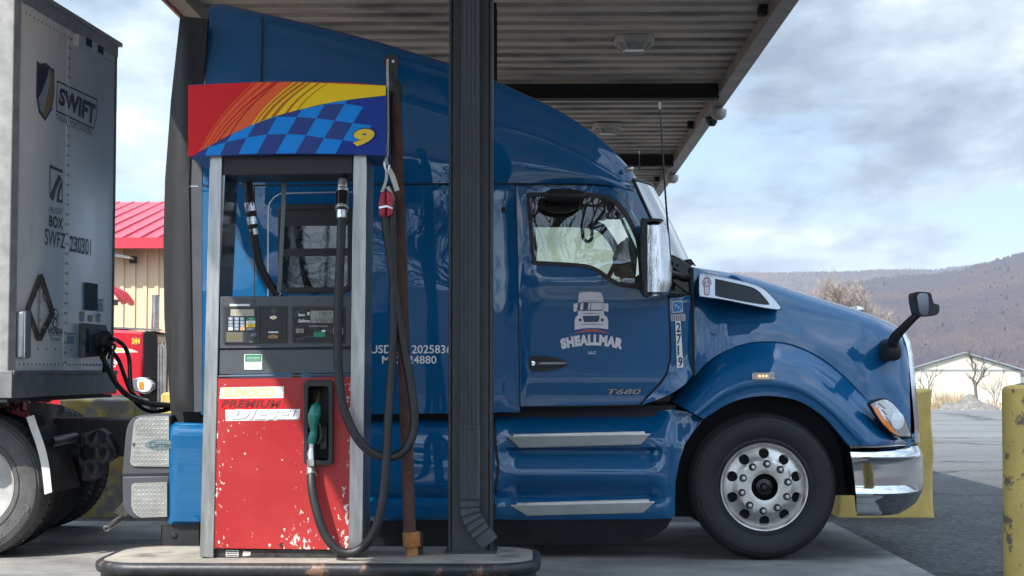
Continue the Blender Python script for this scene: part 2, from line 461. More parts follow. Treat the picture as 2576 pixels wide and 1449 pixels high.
# ------------------------------------------------------------------ ground
def gz(x, y):
    z = 0
    if y > 54: z = -2.6*min(1, (y-54)/96)
    if x > 25 or x < -45 or y < -30: pass
    return z
def ground_mat():
    m = mat('worn_asphalt', (.16, .16, .158), .85); nt = m.node_tree; b = nt.nodes['Principled BSDF']
    tc = node(nt, 'ShaderNodeTexCoord')
    vo = node(nt, 'ShaderNodeTexVoronoi', Scale=26); nt.links.new(tc.outputs['Object'], vo.inputs['Vector'])
    rp = node(nt, 'ShaderNodeValToRGB'); nt.links.new(vo.outputs['Color'], rp.inputs[0])
    e = rp.color_ramp.elements; e[0].color = (.028, .029, .032, 1); e[0].position = .15; e[1].color = (.105, .104, .101, 1); e[1].position = .9
    n1 = node(nt, 'ShaderNodeTexNoise', Scale=1.3, Detail=8, Roughness=.7); nt.links.new(tc.outputs['Object'], n1.inputs['Vector'])
    r1 = node(nt, 'ShaderNodeValToRGB'); nt.links.new(n1.outputs['Fac'], r1.inputs[0]); e = r1.color_ramp.elements
    e[0].position = .3; e[0].color = (.55, .55, .57, 1); e[1].position = .7; e[1].color = (1.15, 1.13, 1.1, 1)
    mx = node(nt, 'ShaderNodeMix', data_type='RGBA', blend_type='MULTIPLY'); mx.inputs['Factor'].default_value = 1
    nt.links.new(rp.outputs[0], mx.inputs['A']); nt.links.new(r1.outputs[0], mx.inputs['B'])
    # far lot paler; near asphalt darkened to deepen the canopy shade on it
    sp = node(nt, 'ShaderNodeSeparateXYZ'); nt.links.new(tc.outputs['Object'], sp.inputs[0])
    mr = node(nt, 'ShaderNodeMapRange'); mr.inputs['From Min'].default_value = 15; mr.inputs['From Max'].default_value = 32; nt.links.new(sp.outputs['Y'], mr.inputs['Value'])
    m2 = node(nt, 'ShaderNodeMix', data_type='RGBA'); nt.links.new(mr.outputs[0], m2.inputs['Factor']); nt.links.new(mx.outputs['Result'], m2.inputs['A'])
    n3 = node(nt, 'ShaderNodeTexNoise', Scale=.35, Detail=7, Roughness=.65); mp = node(nt, 'ShaderNodeMapping'); mp.inputs['Scale'].default_value = (.25, 1, 1)
    nt.links.new(tc.outputs['Object'], mp.inputs[0]); nt.links.new(mp.outputs[0], n3.inputs['Vector'])
    r3 = node(nt, 'ShaderNodeValToRGB'); nt.links.new(n3.outputs['Fac'], r3.inputs[0]); e = r3.color_ramp.elements
    e[0].position = .3; e[0].color = (.105, .108, .112, 1); e[1].position = .7; e[1].color = (.168, .168, .166, 1)
    nt.links.new(r3.outputs[0], m2.inputs['B'])
    # cracks running across
    wv = node(nt, 'ShaderNodeTexVoronoi', Scale=.16, feature='DISTANCE_TO_EDGE'); mp2 = node(nt, 'ShaderNodeMapping'); mp2.inputs['Scale'].default_value = (.5, 1, 1)
    dn = node(nt, 'ShaderNodeTexNoise', Scale=2, Detail=4); nt.links.new(tc.outputs['Object'], dn.inputs['Vector'])
    ad = node(nt, 'ShaderNodeMixRGB'); ad.blend_type = 'ADD'; ad.inputs[0].default_value = .8; nt.links.new(tc.outputs['Object'], ad.inputs[1]); nt.links.new(dn.outputs['Color'], ad.inputs[2])
    nt.links.new(ad.outputs[0], mp2.inputs[0]); nt.links.new(mp2.outputs[0], wv.inputs['Vector'])
    cr = node(nt, 'ShaderNodeMapRange'); cr.inputs['From Min'].default_value = .004; cr.inputs['From Max'].default_value = .014; cr.inputs['To Min'].default_value = .35; cr.inputs['To Max'].default_value = 1
    nt.links.new(wv.outputs['Distance'], cr.inputs['Value'])
    m3 = node(nt, 'ShaderNodeMix', data_type='RGBA', blend_type='MULTIPLY'); m3.inputs['Factor'].default_value = 1
    nt.links.new(m2.outputs['Result'], m3.inputs['A']); nt.links.new(cr.outputs[0], m3.inputs['B'])
    nt.links.new(m3.outputs['Result'], b.inputs['Base Color'])
    bp = node(nt, 'ShaderNodeBump', Strength=.6, Distance=.015); nt.links.new(vo.outputs['Distance'], bp.inputs['Height']); nt.links.new(bp.outputs[0], b.inputs['Normal'])
    return m
g = G()
xs = [-4000, -1200, -300, -80, -30, -12, -6, -3, 0, 2.6, 5, 8, 14, 25, 50, 120, 400, 1500, 4000]
ys = [-3000, -600, -120, -30, -8, 0, 4, 8, 12, 16, 20, 26, 34, 44, 54, 70, 90, 120, 150, 300, 800, 2500, 6000]
g.grid([[(x, y, gz(x, y)) for x in xs] for y in ys])
o = mk('ground', g, ground_mat()); tag(o, 'worn grey asphalt of the truck lot', 'ground', kind='structure')

def concrete_mat():
    m = mat('pad_concrete', (.27, .26, .24), .8); nt = m.node_tree; b = nt.nodes['Principled BSDF']
    tc = node(nt, 'ShaderNodeTexCoord')
    n1 = node(nt, 'ShaderNodeTexNoise', Scale=1.1, Detail=8, Roughness=.68); nt.links.new(tc.outputs['Object'], n1.inputs['Vector'])
    r1 = node(nt, 'ShaderNodeValToRGB'); nt.links.new(n1.outputs['Fac'], r1.inputs[0]); e = r1.color_ramp.elements
    e[0].position = .3; e[0].color = (.12, .118, .115, 1); e[1].position = .62; e[1].color = (.315, .305, .285, 1)
    # oil stains
    n2 = node(nt, 'ShaderNodeTexNoise', Scale=.8, Detail=5, Roughness=.6); mp = node(nt, 'ShaderNodeMapping'); mp.inputs['Location'].default_value = (4.2, 1.7, 0); mp.inputs['Scale'].default_value = (.5, 1.2, 1)
    nt.links.new(tc.outputs['Object'], mp.inputs[0]); nt.links.new(mp.outputs[0], n2.inputs['Vector'])
    r2 = node(nt, 'ShaderNodeMapRange'); r2.inputs['From Min'].default_value = .51; r2.inputs['From Max'].default_value = .64; r2.inputs['To Max'].default_value = .88
    nt.links.new(n2.outputs['Fac'], r2.inputs['Value'])
    mx = node(nt, 'ShaderNodeMix', data_type='RGBA'); nt.links.new(r2.outputs[0], mx.inputs['Factor']); nt.links.new(r1.outputs[0], mx.inputs['A']); mx.inputs['B'].default_value = (.06, .058, .056, 1)
    n3 = node(nt, 'ShaderNodeTexNoise', Scale=90, Detail=3); nt.links.new(tc.outputs['Object'], n3.inputs['Vector'])
    r3 = node(nt, 'ShaderNodeMapRange'); r3.inputs['To Min'].default_value = .6; r3.inputs['To Max'].default_value = 1.4; nt.links.new(n3.outputs['Fac'], r3.inputs['Value'])
    m3 = node(nt, 'ShaderNodeMix', data_type='RGBA', blend_type='MULTIPLY'); m3.inputs['Factor'].default_value = 1
    nt.links.new(mx.outputs['Result'], m3.inputs['A']); nt.links.new(r3.outputs[0], m3.inputs['B']); nt.links.new(m3.outputs['Result'], b.inputs['Base Color'])
    bp = node(nt, 'ShaderNodeBump', Strength=.4, Distance=.008); nt.links.new(n3.outputs['Fac'], bp.inputs['Height']); nt.links.new(bp.outputs[0], b.inputs['Normal'])
    return m
M['concrete'] = concrete_mat()
g = G()
PADZ = .004
for (x0, x1) in ((-9.0, -4.62), (-4.6, -1.02), (-1.0, 2.6)):
    for (y0, y1) in ((-3.0, 4.49), (4.5, 11.0), (11.01, 14.15)):
        r = [(x0, y0), (x1, y0), (x1, y1), (x0, y1)]
        g.prism3([(x, y, PADZ) for x, y in r], (0, 0, -.03))
o = mk('concrete_pad', g, M['concrete']); tag(o, 'stained concrete fuelling pad under the canopy', 'pavement', kind='structure')

# ------------------------------------------------------------------ hills and woods
def hillmat():
    m = mat('wooded_hillside', (.1, .08, .08), .95); nt = m.node_tree; b = nt.nodes['Principled BSDF']
    tc = node(nt, 'ShaderNodeTexCoord')
    n1 = node(nt, 'ShaderNodeTexNoise', Scale=.012, Detail=9, Roughness=.75); nt.links.new(tc.outputs['Object'], n1.inputs['Vector'])
    r = node(nt, 'ShaderNodeValToRGB'); nt.links.new(n1.outputs['Fac'], r.inputs[0]); e = r.color_ramp.elements
    e[0].position = .3; e[0].color = (.055, .052, .062, 1); e[1].position = .72; e[1].color = (.085, .07, .07, 1)
    k = e.new(.5); k.color = (.068, .060, .066, 1)
    nt.links.new(r.outputs[0], b.inputs['Base Color']); b.inputs['Specular IOR Level'].default_value = .05
    return m
M['hill'] = hillmat()
def hill(name, Y0, Y1, ridge, label, u0, u1, nu=90, nv=14, rough=3.0, seed=1):
    rnd = random.Random(seed); g = G(); rows = []
    for j in range(nv+1):
        t = j/nv; row = []
        for i in range(nu+1):
            u = u0+(u1-u0)*i/nu; v = sinterp(u, ridge)
            top = P(u, v, Y1)
            Yd = Y0+(Y1-Y0)*t
            x = P(u, v, Yd).x
            zb = -4; z = zb+(top.z-zb)*(t**1.15)+(rnd.uniform(-1, 1)*rough*(t > .05))
            row.append((x, Yd, z))
        rows.append(row)
    back = [(x, y+ (Y1-Y0)*.8, -4) for x, y, z in rows[-1]]
    rows.append([(x, y+60, z-6) for x, y, z in rows[-1]]); rows.append(back)
    g.grid(rows); o = mk(name, g, M['hill'], ang=180); tag(o, label, 'hill', kind='structure'); return rows
far_rows = hill('hill_far', 2600, 4200, [(-3000, 760), (500, 720), (1500, 705), (1880, 691), (2083, 689), (2240, 685), (2340, 683), (2438, 673), (2576, 655), (3200, 640), (5000, 700)], 'long flat wooded ridge on the skyline', -3000, 5000, 160, 12, 3, 3)
near_rows = hill('hill_near', 900, 2400, [(1600, 905), (1900, 800), (2060, 738), (2160, 712), (2240, 704), (2300, 700), (2371, 693), (2438, 678), (2500, 661), (2575, 641), (2900, 600), (3600, 640), (4800, 880)], 'bare wooded hillside rising to the right', 1600, 4800, 120, 16, 2.5, 4)
def hillz(rows, nu, nv, a, t):
    i = min(int(a*nu), nu-1); j = min(int(t*nv), nv-1); fa = a*nu-i; ft = t*nv-j
    p = [Vector(rows[j][i]).lerp(Vector(rows[j][i+1]), fa), Vector(rows[j+1][i]).lerp(Vector(rows[j+1][i+1]), fa)]
    return p[0].lerp(p[1], ft)
def woodmat(name, cols, drift=False):
    m = mat(name, (.1, .1, .1), .95, spec=.05); nt = m.node_tree; b = nt.nodes['Principled BSDF']
    ge = node(nt, 'ShaderNodeNewGeometry'); r = node(nt, 'ShaderNodeValToRGB'); nt.links.new(ge.outputs['Random Per Island'], r.inputs[0])
    e = r.color_ramp.elements; e[0].color = (*cols[0], 1); e[1].color = (*cols[-1], 1)
    for i, c in enumerate(cols[1:-1]): k = e.new((i+1)/(len(cols)-1)); k.color = (*c, 1)
    if drift:
        tc = node(nt, 'ShaderNodeTexCoord'); nz = node(nt, 'ShaderNodeTexNoise', Scale=.0035, Detail=5, Roughness=.6); nt.links.new(tc.outputs['Object'], nz.inputs['Vector'])
        r2 = node(nt, 'ShaderNodeValToRGB'); nt.links.new(nz.outputs['Fac'], r2.inputs[0]); e = r2.color_ramp.elements
        e[0].position = .38; e[0].color = (.72, .80, .98, 1); e[1].position = .64; e[1].color = (1.16, 1.06, .99, 1)
        mx = node(nt, 'ShaderNodeMix', data_type='RGBA', blend_type='MULTIPLY'); mx.inputs['Factor'].default_value = 1
        nt.links.new(r.outputs[0], mx.inputs['A']); nt.links.new(r2.outputs[0], mx.inputs['B']); nt.links.new(mx.outputs['Result'], b.inputs['Base Color'])
    else: nt.links.new(r.outputs[0], b.inputs['Base Color'])
    return m
M['wood'] = woodmat('bare_woodland', [(.046, .043, .052), (.082, .066, .068), (.060, .053, .060), (.100, .076, .072), (.066, .058, .063), (.108, .080, .073), (.052, .048, .056)], True)
M['evergreen'] = woodmat('evergreen', [(.02, .035, .028), (.03, .05, .035), (.025, .04, .03)])
def clump(g, p, r, h, rnd, m=0):
    """a far bare crown: a stem and a ragged fan of narrow faces"""
    b = len(g.v); V = []; F = []
    n = 7
    V.append(p+Vector((0, 0, -1))); V.append(p+Vector((0, 0, h*.55)))
    for k in range(n):
        a = 2*math.pi*(k+rnd.random())/n; rr = r*rnd.uniform(.5, 1.0)
        V.append(p+Vector((rr*math.cos(a), rr*math.sin(a)*.7, h*rnd.uniform(.0, .28))))
    V.append(p+Vector((rnd.uniform(-.2, .2)*r, 0, h*rnd.uniform(.6, .75))))
    for k in range(n):
        F.append((n+2, 2+k, 2+(k+1) % n))
    g.add(V, F, m)
rnd = random.Random(11); g = G(); ge_ = G()
# only the stretch of hillside the lot looks onto carries modelled trees
def visrange(rows, nu, nv, u0, u1, ua, ub, n, hmin, hmax, tmin=0.0):
    for _ in range(n):
        u = rnd.uniform(ua, ub); a = (u-u0)/(u1-u0); t = tmin+(1-tmin)*rnd.random()**.8
        p = hillz(rows, nu, nv, a, t)
        h = rnd.uniform(hmin, hmax); clump(g, p, h*.42, h, rnd)
visrange(near_rows, 120, 16, 1600, 4800, 1850, 2750, 60000, 3.0, 5.6)
visrange(far_rows, 160, 12, -3000, 5000, 1780, 2700, 14000, 6, 10, .5)
for _ in range(900):
    a = rnd.uniform(.08, .40); p = hillz(near_rows, 120, 16, a, rnd.uniform(.97, 1.0)); h = rnd.uniform(5, 11); clump(g, p, h*.35, h, rnd)
    p = hillz(far_rows, 160, 12, rnd.uniform(.59, .70), rnd.uniform(.98, 1.0)); h = rnd.uniform(8, 15); clump(g, p, h*.4, h, rnd)
for _ in range(34):
    u = rnd.uniform(2120, 2650); t = rnd.random()**.7; p = hillz(near_rows, 120, 16, (u-1600)/3200, t); h = rnd.uniform(5, 9)
    n = 6; V = [p+Vector((0, 0, h))]+[p+Vector((h*.24*math.cos(2*math.pi*k/n), h*.24*math.sin(2*math.pi*k/n), h*rnd.uniform(.05, .2))) for k in range(n)]
    ge_.add(V, [(0, 1+k, 1+(k+1) % n) for k in range(n)])
o = mk('hillside_woods', g, M['wood'], ang=180)
me = o.data; K = 10; rn = random.Random(2)
nrm = []
for i in range(0, len(me.vertices), K):
    c = me.vertices[i].co
    for k in range(K):
        d = me.vertices[i+k].co-c; d = d.normalized() if d.length > 0 else Vector((0, 0, 1))
        nrm.append((d*.42+Vector((0, -.55, .75))).normalized())
me.normals_split_custom_set_from_vertices(nrm)
tag(o, 'bare purple brown woods covering the hills', 'woods', kind='stuff')
o = mk('evergreen_woods', ge_, M['evergreen'], ang=10); tag(o, 'scattered dark evergreens among the bare hillside woods', 'woods', kind='stuff')
# hills behind the photographer, seen only as reflections
g = G(); rows = []
for j, (d, zf) in enumerate(((180, -1), (320, .55), (420, 1.0), (520, 0))):
    row = []
    for i in range(61):
        a = math.radians(150+240*i/60); hh = 26+9*math.sin(a*5)+6*math.sin(a*11+1)
        row.append((d*math.cos(a), d*math.sin(a), hh*zf if zf > 0 else -4))
    rows.append(row)
g.grid(rows); o = mk('hill_behind', g, M['hill'], ang=180); tag(o, 'low wooded hills behind the photographer', 'hill', kind='structure')

# ------------------------------------------------------------------ trees
M['bark'] = mat('pale_bark', (.30, .25, .21), .9, var=.3, vscale=3)
M['bark2'] = mat('grey_bark', (.12, .10, .088), .9, var=.3, vscale=3)
def bare_tree(base, h, seed, spread, levels=5, trunk_r=.1, first=.28, mt='bark', label='', lean=(0, 0), nb=3, multi=1, twig=.35, width=None):
    rnd = random.Random(seed); root = thing('bare_tree', base, label, 'tree', 'bare trees beyond the lot')
    gt, gc = G(), G()
    base = Vector(base)
    def limb(p, d, L, r, lv, gg):
        pts = [p]; q = p.copy(); dd = d.copy(); ns = 4 if lv < 3 else 3
        for i in range(ns):
            dd = (dd+Vector((rnd.uniform(-1, 1), rnd.uniform(-1, 1), rnd.uniform(-.4, .6)+.12*lv))*.16).normalized()
            q = q+dd*(L/ns); pts.append(q)
        r1 = r*(.62 if lv < levels else .4)
        gg.tube([tuple(x) for x in pts], [r+(r1-r)*i/ns for i in range(ns+1)], 6 if lv < 2 else 4 if lv < 3 else 3, caps=False)
        if lv >= levels: return
        n = nb+(1 if lv > 0 else 0)+(rnd.random() < .5)
        for k in range(n):
            t = rnd.uniform(.35, 1.0) if k else 1.0
            idx = t*ns; i = min(int(idx), ns-1); bp = pts[i].lerp(pts[i+1], idx-i)
            az = rnd.uniform(0, 2*math.pi); ax = dd.orthogonal().normalized(); ax.rotate(Quaternion(dd, az))
            nd = (dd*rnd.uniform(.7, 1.1)+ax*rnd.uniform(.45, .95)*spread).normalized()
            if lv >= levels-1: nd = (nd+Vector((0, 0, .25))).normalized()
            limb(bp, nd, L*rnd.uniform(.52, .78), max(r1*rnd.uniform(.6, .85), .004*h*twig), lv+1, gc)
    for k in range(multi):
        d = Vector((lean[0]+(rnd.uniform(-.35, .35) if multi > 1 else 0), lean[1], 1)).normalized()
        limb(base+Vector((rnd.uniform(-.1, .1)*(multi > 1), 0, -.1)), d, h*first, trunk_r, 0, gt)
    allv = gt.v+gc.v; kz = h/(max(p.z for p in allv)-base.z); wd = max(p.x for p in allv)-min(p.x for p in allv); kx = (width/wd) if width else kz
    for gg in (gt, gc): gg.v = [Vector((base.x+(p.x-base.x)*kx, base.y+(p.y-base.y)*kx, base.z+(p.z-base.z)*kz)) for p in gg.v]
    mk('trunk', gt, M[mt], root, ang=180); mk('crown', gc, M[mt], root, ang=180)
    return root
def tree_at(u, vbase, Y, vtop, **k):
    b = P(u, vbase, Y); t = P(u, vtop, Y); return bare_tree(tuple(b), (t.z-b.z), **k)
tree_at(2112, 905, 62, 662, seed=5, spread=1.05, levels=4, trunk_r=.07, first=.30, mt='bark', nb=3, multi=5, width=3.9, label='wide pale bare tree behind the blue hood', twig=.55)
tree_at(2456, 1022, 82, 862, seed=21, spread=.75, levels=4, trunk_r=.06, first=.36, mt='bark2', nb=2, width=2.5, label='tallest dark bare tree against the white building gable', twig=.6)
tree_at(2325, 1022, 78, 905, seed=33, spread=.85, levels=3, trunk_r=.04, first=.38, mt='bark2', nb=3, multi=2, width=1.7, label='short bare tree beside the truck grille', twig=.5)
tree_at(2508, 1033, 80, 920, seed=8, spread=.8, levels=3, trunk_r=.03, first=.38, mt='bark2', nb=3, multi=2, width=1.5, label='slender bare sapling near the yellow bollard', twig=.5)
bare_tree((-.6, -17, 0), 11, 14, 1.0, 5, .2, .3, 'bark2', 'large bare tree standing across the lot from the truck', nb=3)
bare_tree((4.6, -22, 0), 13, 17, 1.0, 5, .22, .3, 'bark2', 'second large bare tree across the lot, mirrored in the cab window', nb=3)
bare_tree((-7.2, -20, 0), 12, 19, 1.0, 5, .2, .3, 'bark2', 'third bare tree across the lot, mirrored in the sleeper panel', nb=3)
# dry weeds and rubble mound at the lot edge
M['weeds'] = woodmat('dry_weeds', [(.30, .22, .14), (.38, .30, .2), (.25, .2, .13)])
g = G(); rnd = random.Random(3)
for _ in range(450):
    u = rnd.choice([rnd.gauss(2400, 30), rnd.uniform(2296, 2545), rnd.gauss(2345, 18)]); Y = rnd.uniform(54.5, 60)
    p = P(u, 1000, Y); p.z = gz(0, Y)
    h = rnd.uniform(.15, .5)*(1.6 if abs(u-2395) < 35 else 1); a = rnd.uniform(-.6, .6)
    w = .02; d = Vector((math.sin(a)*h, rnd.uniform(-.2, .2)*h, h))
    g.add([p+Vector((-w, 0, 0)), p+Vector((w, 0, 0)), p+d], [(0, 1, 2)])
    if rnd.random() < .5: g.add([p+d*.5, p+d*.5+Vector((.02, 0, .02)), p+d+Vector((rnd.uniform(-.15, .15), 0, -.05))], [(0, 1, 2)])
o = mk('dry_weeds', g, M['weeds']); tag(o, 'dry tan weeds along the edge of the lot', 'weeds', kind='stuff')
M['rubble'] = mat('gravel_heap', (.17, .155, .14), .95, var=.5, vscale=7, bump=1, bscale=20)
g = G(); rows = []
rnd = random.Random(5)
for j in range(9):
    row = []
    for i in range(33):
        u = 2355+160*i/32; Y = 53.2+4.5*j/8
        a = (i/32-.5)*2; b_ = (j/8-.5)*2
        z = .42*max(0, 1-a*a)*max(0, 1-b_*b_)*(1+.3*math.sin(7*a+1))+rnd.uniform(-.03, .03)-.03
        p = P(u, 1000, Y); row.append((p.x, Y, z))
    rows.append(row)
g.grid(rows); o = mk('gravel_mound', g, M['rubble'], ang=180); tag(o, 'low grey gravel mound at the lot edge before the white building', 'gravel mound', kind='stuff')

# ------------------------------------------------------------------ white metal building (far right)
M['whitewall'] = mat('cream_siding', (.62, .585, .48), .6, var=.06, vscale=.6)
M['slate'] = mat('grey_roof', (.22, .25, .27), .6)
Yb = 150
def bx(u): return P(u, 900, Yb).x
zb = gz(0, Yb); ez = P(2300, 931, Yb).z; rz_ = P(2300, 889, Yb).z
xl, xr, xm = bx(2283), bx(2566), bx(2425)
root = thing('metal_building', (xm, Yb, zb), 'white ribbed metal building with a low gable at the foot of the hill', 'building')
g = G(); g.prism3([(xl, Yb, zb-1), (xr, Yb, zb-1), (xr, Yb, ez), (xm, Yb, rz_), (xl, Yb, ez)], (6.3, 24, 0))
n = 46
for i in range(1, n):
    x = xl+(xr-xl)*i/n; zt = ez+(rz_-ez)*(1-abs(x-xm)/(xm-xl)) if x < xm else ez+(rz_-ez)*(1-(x-xm)/(xr-xm))
    g.box(x-.045, x+.045, Yb-.06, Yb+.02, zb-1, zt-.03)
mk('wall', g, M['whitewall'], root)
g = G()
for xa, xb in ((xl-.35, xm), (xr+.35, xm)):
    za = ez-.08
    g.prism3([(xa, Yb-.35, za), (xb, Yb-.35, rz_+.02), (xb, Yb-.35, rz_+.16), (xa, Yb-.35, za+.14)], (6.5, 24.7, 0))
mk('roof', g, M['slate'], root)
g = G(); g.box(xl, xr, Yb-.09, Yb-.061, ez-.06, ez+.06); mk('trim_strip', g, M['slate'], root)
# ------------------------------------------------------------------ tan building with red roof (left)
M['tan'] = mat('tan_siding', (.70, .51, .33), .6, var=.05, vscale=.8)
M['redroof'] = mat('red_metal_roof', (.50, .035, .055), .35, var=.08, vscale=1.0)
Yw = 30.0
root = thing('tan_building', (-8, Yw, 0), 'tan ribbed metal building with bright red roof behind the trailer', 'building')
x0, x1 = -15.0, -2.6
ze = P(300, 622, Yw).z; zr = P(300, 517, Yw+6).z
g = G(); g.box(x0, x1, Yw, Yw+12, -.1, ze)
x = x0+.1
while x < x1:
    g.prism3([(x-.035, Yw+.002, -.05), (x+.035, Yw+.002, -.05), (x+.035, Yw+.002, ze-.02), (x-.035, Yw+.002, ze-.02)], (0, -.03, 0)); x += .22
mk('wall', g, M['tan'], root)
g = G(); ov = .42
zo = ze+.04
g.prism3([(x0-.3, Yw-ov, zo), (x0-.3, Yw+6, zr), (x0-.3, Yw+12+ov, zo), (x0-.3, Yw+12+ov, zo+.06), (x0-.3, Yw+6, zr+.08), (x0-.3, Yw-ov, zo+.06)], (x1-x0+.6, 0, 0))
x = x0
sl = Vector((0, 6+ov, zr-zo)); nrm = Vector((0, -(zr-zo), 6+ov)).normalized()
while x < x1+.2:
    p = Vector((x, Yw-ov, zo+.062)); g.prism3([p, p+Vector((.05, 0, 0)), p+Vector((.05, 0, 0))+nrm*.035, p+nrm*.035], tuple(sl)); x += .34
mk('roof', g, M['redroof'], root)
g = G(); g.box(x0-.3, x1+.3, Yw-ov-.12, Yw-ov-.003, zo-.1, zo+.1); mk('gutter', g, M['redroof'], root)
g = G(); g.box(x0-.2, x1+.2, Yw-ov+.004, Yw-.035, zo-.06, zo-.004); mk('soffit', g, M['offwhite'], root)
p = P(333, 652, Yw)
root = thing('wall_lamp', (p.x, Yw-.03, p.z), 'small wall lamp mounted under the red roof on tan siding', 'lamp')
g = G(); g.box(p.x-.03, p.x+.1, Yw-.12, Yw-.03, p.z-.08, p.z+.05); mk('bracket', g, M['black'], root, bevel=.01)
g = G(); g.prism3([(p.x-.26, Yw-.38, p.z+.03), (p.x+.06, Yw-.38, p.z-.02), (p.x+.06, Yw-.38, p.z+.02), (p.x-.2, Yw-.38, p.z+.08)], (0, .27, 0)); mk('lamp_head', g, M['offwhite'], root)
# awning
p = P(287, 760, 27.5)
root = thing('awning', (p.x-.6, 27.5, p.z), 'small red canvas awning with pale rail behind the trailer', 'awning')
g = G()
pr = [(-1.3, .42), (-.55, .42), (-.2, .33), (.05, .18), (.17, .02), (.17, -.03)]
g.grid([[(p.x+a+.02*math.sin(j*2.1), 27.1+1.2*j/8, p.z+b+.02*math.sin(j*1.7+a*5)) for a, b in pr] for j in range(9)], 0, True); mk('canopy_cloth', g, M['redroof'], root)
g = G(); g.box(p.x-1.3, p.x+.05, 27.05, 27.12, p.z-.16, p.z-.06); mk('rail', g, M['alu'], root, bevel=.01)
g = G(); g.box(p.x-1.3, p.x+.15, 27.13, 27.2, p.z-.07, p.z+.03); mk('valance', g, M['black'], root)
g = G(); g.tube([(p.x-.35, 27.2, p.z-.1), (p.x-.35, 27.2, -.05)], .03); mk('post', g, M['alu'], root)
# ------------------------------------------------------------------ canopy
def deckmat():
    m = mat('stained_deck', (.3, .28, .25), .65); nt = m.node_tree; b = nt.nodes['Principled BSDF']
    tc = node(nt, 'ShaderNodeTexCoord'); mp = node(nt, 'ShaderNodeMapping'); mp.inputs['Scale'].default_value = (.55, 1.3, 1); nt.links.new(tc.outputs['Object'], mp.inputs[0])
    n1 = node(nt, 'ShaderNodeTexNoise', Scale=1.5, Detail=7, Roughness=.62); nt.links.new(mp.outputs[0], n1.inputs['Vector'])
    r = node(nt, 'ShaderNodeValToRGB'); nt.links.new(n1.outputs['Fac'], r.inputs[0]); e = r.color_ramp.elements
    e[0].position = .34; e[0].color = (.27, .25, .232, 1); e[1].position = .66; e[1].color = (.72, .62, .51, 1)
    k = e.new(.47); k.color = (.48, .435, .385, 1); k = e.new(.53); k.color = (.60, .535, .46, 1)
    nt.links.new(r.outputs[0], b.inputs['Base Color']); return m
M['deck'] = deckmat()
M['fascia'] = mat('fascia_metal', (.27, .25, .225), .5, var=.25, vscale=2.5)
M['fascia_red'] = mat('red_fascia', (.42, .03, .03), .45)
M['beam'] = mat('black_beam', (.014, .0135, .013), .8)
CX0, CX1, CY0, CY1, CZ = -3.46, 2.46, 2.6, 31.6, 4.95
root = thing('canopy', ((CX0+CX1)/2, 17, 4.8), 'ribbed steel canopy with stained underside over the fuel lanes', 'canopy')
g = G(); prof = []; y = CY0; p = .42
while y < CY1:
    prof += [(y, CZ-.006), (y+.02, CZ-.010), (y+p-.05, CZ+.022), (y+p-.04, CZ+.06), (y+p-.008, CZ+.06)]; y += p
g.grid([[(CX0+.1, a, b) for a, b in prof], [(CX1-.1, a, b) for a, b in prof]], 0, True)
mk('deck', g, M['deck'], root, ang=25)
g = G(); g.box(CX0, CX1, CY0, CY1+.05, CZ+.2, CZ+.28); mk('roof_sheet', g, M['fascia'], root)
g = G()
g.box(CX1-.17, CX1, CY0, CY1, 4.80, 4.83); g.box(CX1-.02, CX1, CY0, CY1, 4.832, 5.25)
g.box(CX1-.17, CX1-.145, CY0, CY1, 4.832, 4.95)
for k in range(9): yy = 4+3.3*k; g.box(CX1-.172, CX1-.165, yy, yy+.02, 4.79, 4.95)
mk('edge_channel', g, M['fascia'], root, bevel=.006)
g = G(); g.box(CX0, CX0+.17, CY0, CY1, 4.80, 4.83); g.box(CX0+.145, CX0+.17, CY0, CY1, 4.832, 4.95); mk('edge_channel', g, M['fascia'], root, bevel=.006)
g = G(); g.box(CX0-.03, CX0-.002, CY0, CY1, 4.78, 5.25); g.box(CX0, CX1, CY0-.03, CY0-.002, 4.78, 5.25); mk('fascia', g, M['fascia_red'], root)
g = G(); g.box(CX0, CX1, CY1+.002, CY1+.03, 4.80, 5.25); mk('fascia', g, M['fascia'], root)
for yy in (13.0, 19.7, 26.3):
    g = G(); g.box(CX0+.18, CX1-.18, yy, yy+.2, 4.73, 4.755); g.box(CX0+.18, CX1-.18, yy+.085, yy+.115, 4.756, 4.93); mk('beam', g, M['beam'], root)
for yy in (15.6, 23.0, 29.5): g = G(); g.box(CX1-.26, CX1-.175, yy, yy+.12, 4.86, 4.96); mk('clip', g, M['beam'], root)
M['lampglass'] = mat('lamp_glass', (.42, .43, .40), .2, coat=.5, var=.2, vscale=12)
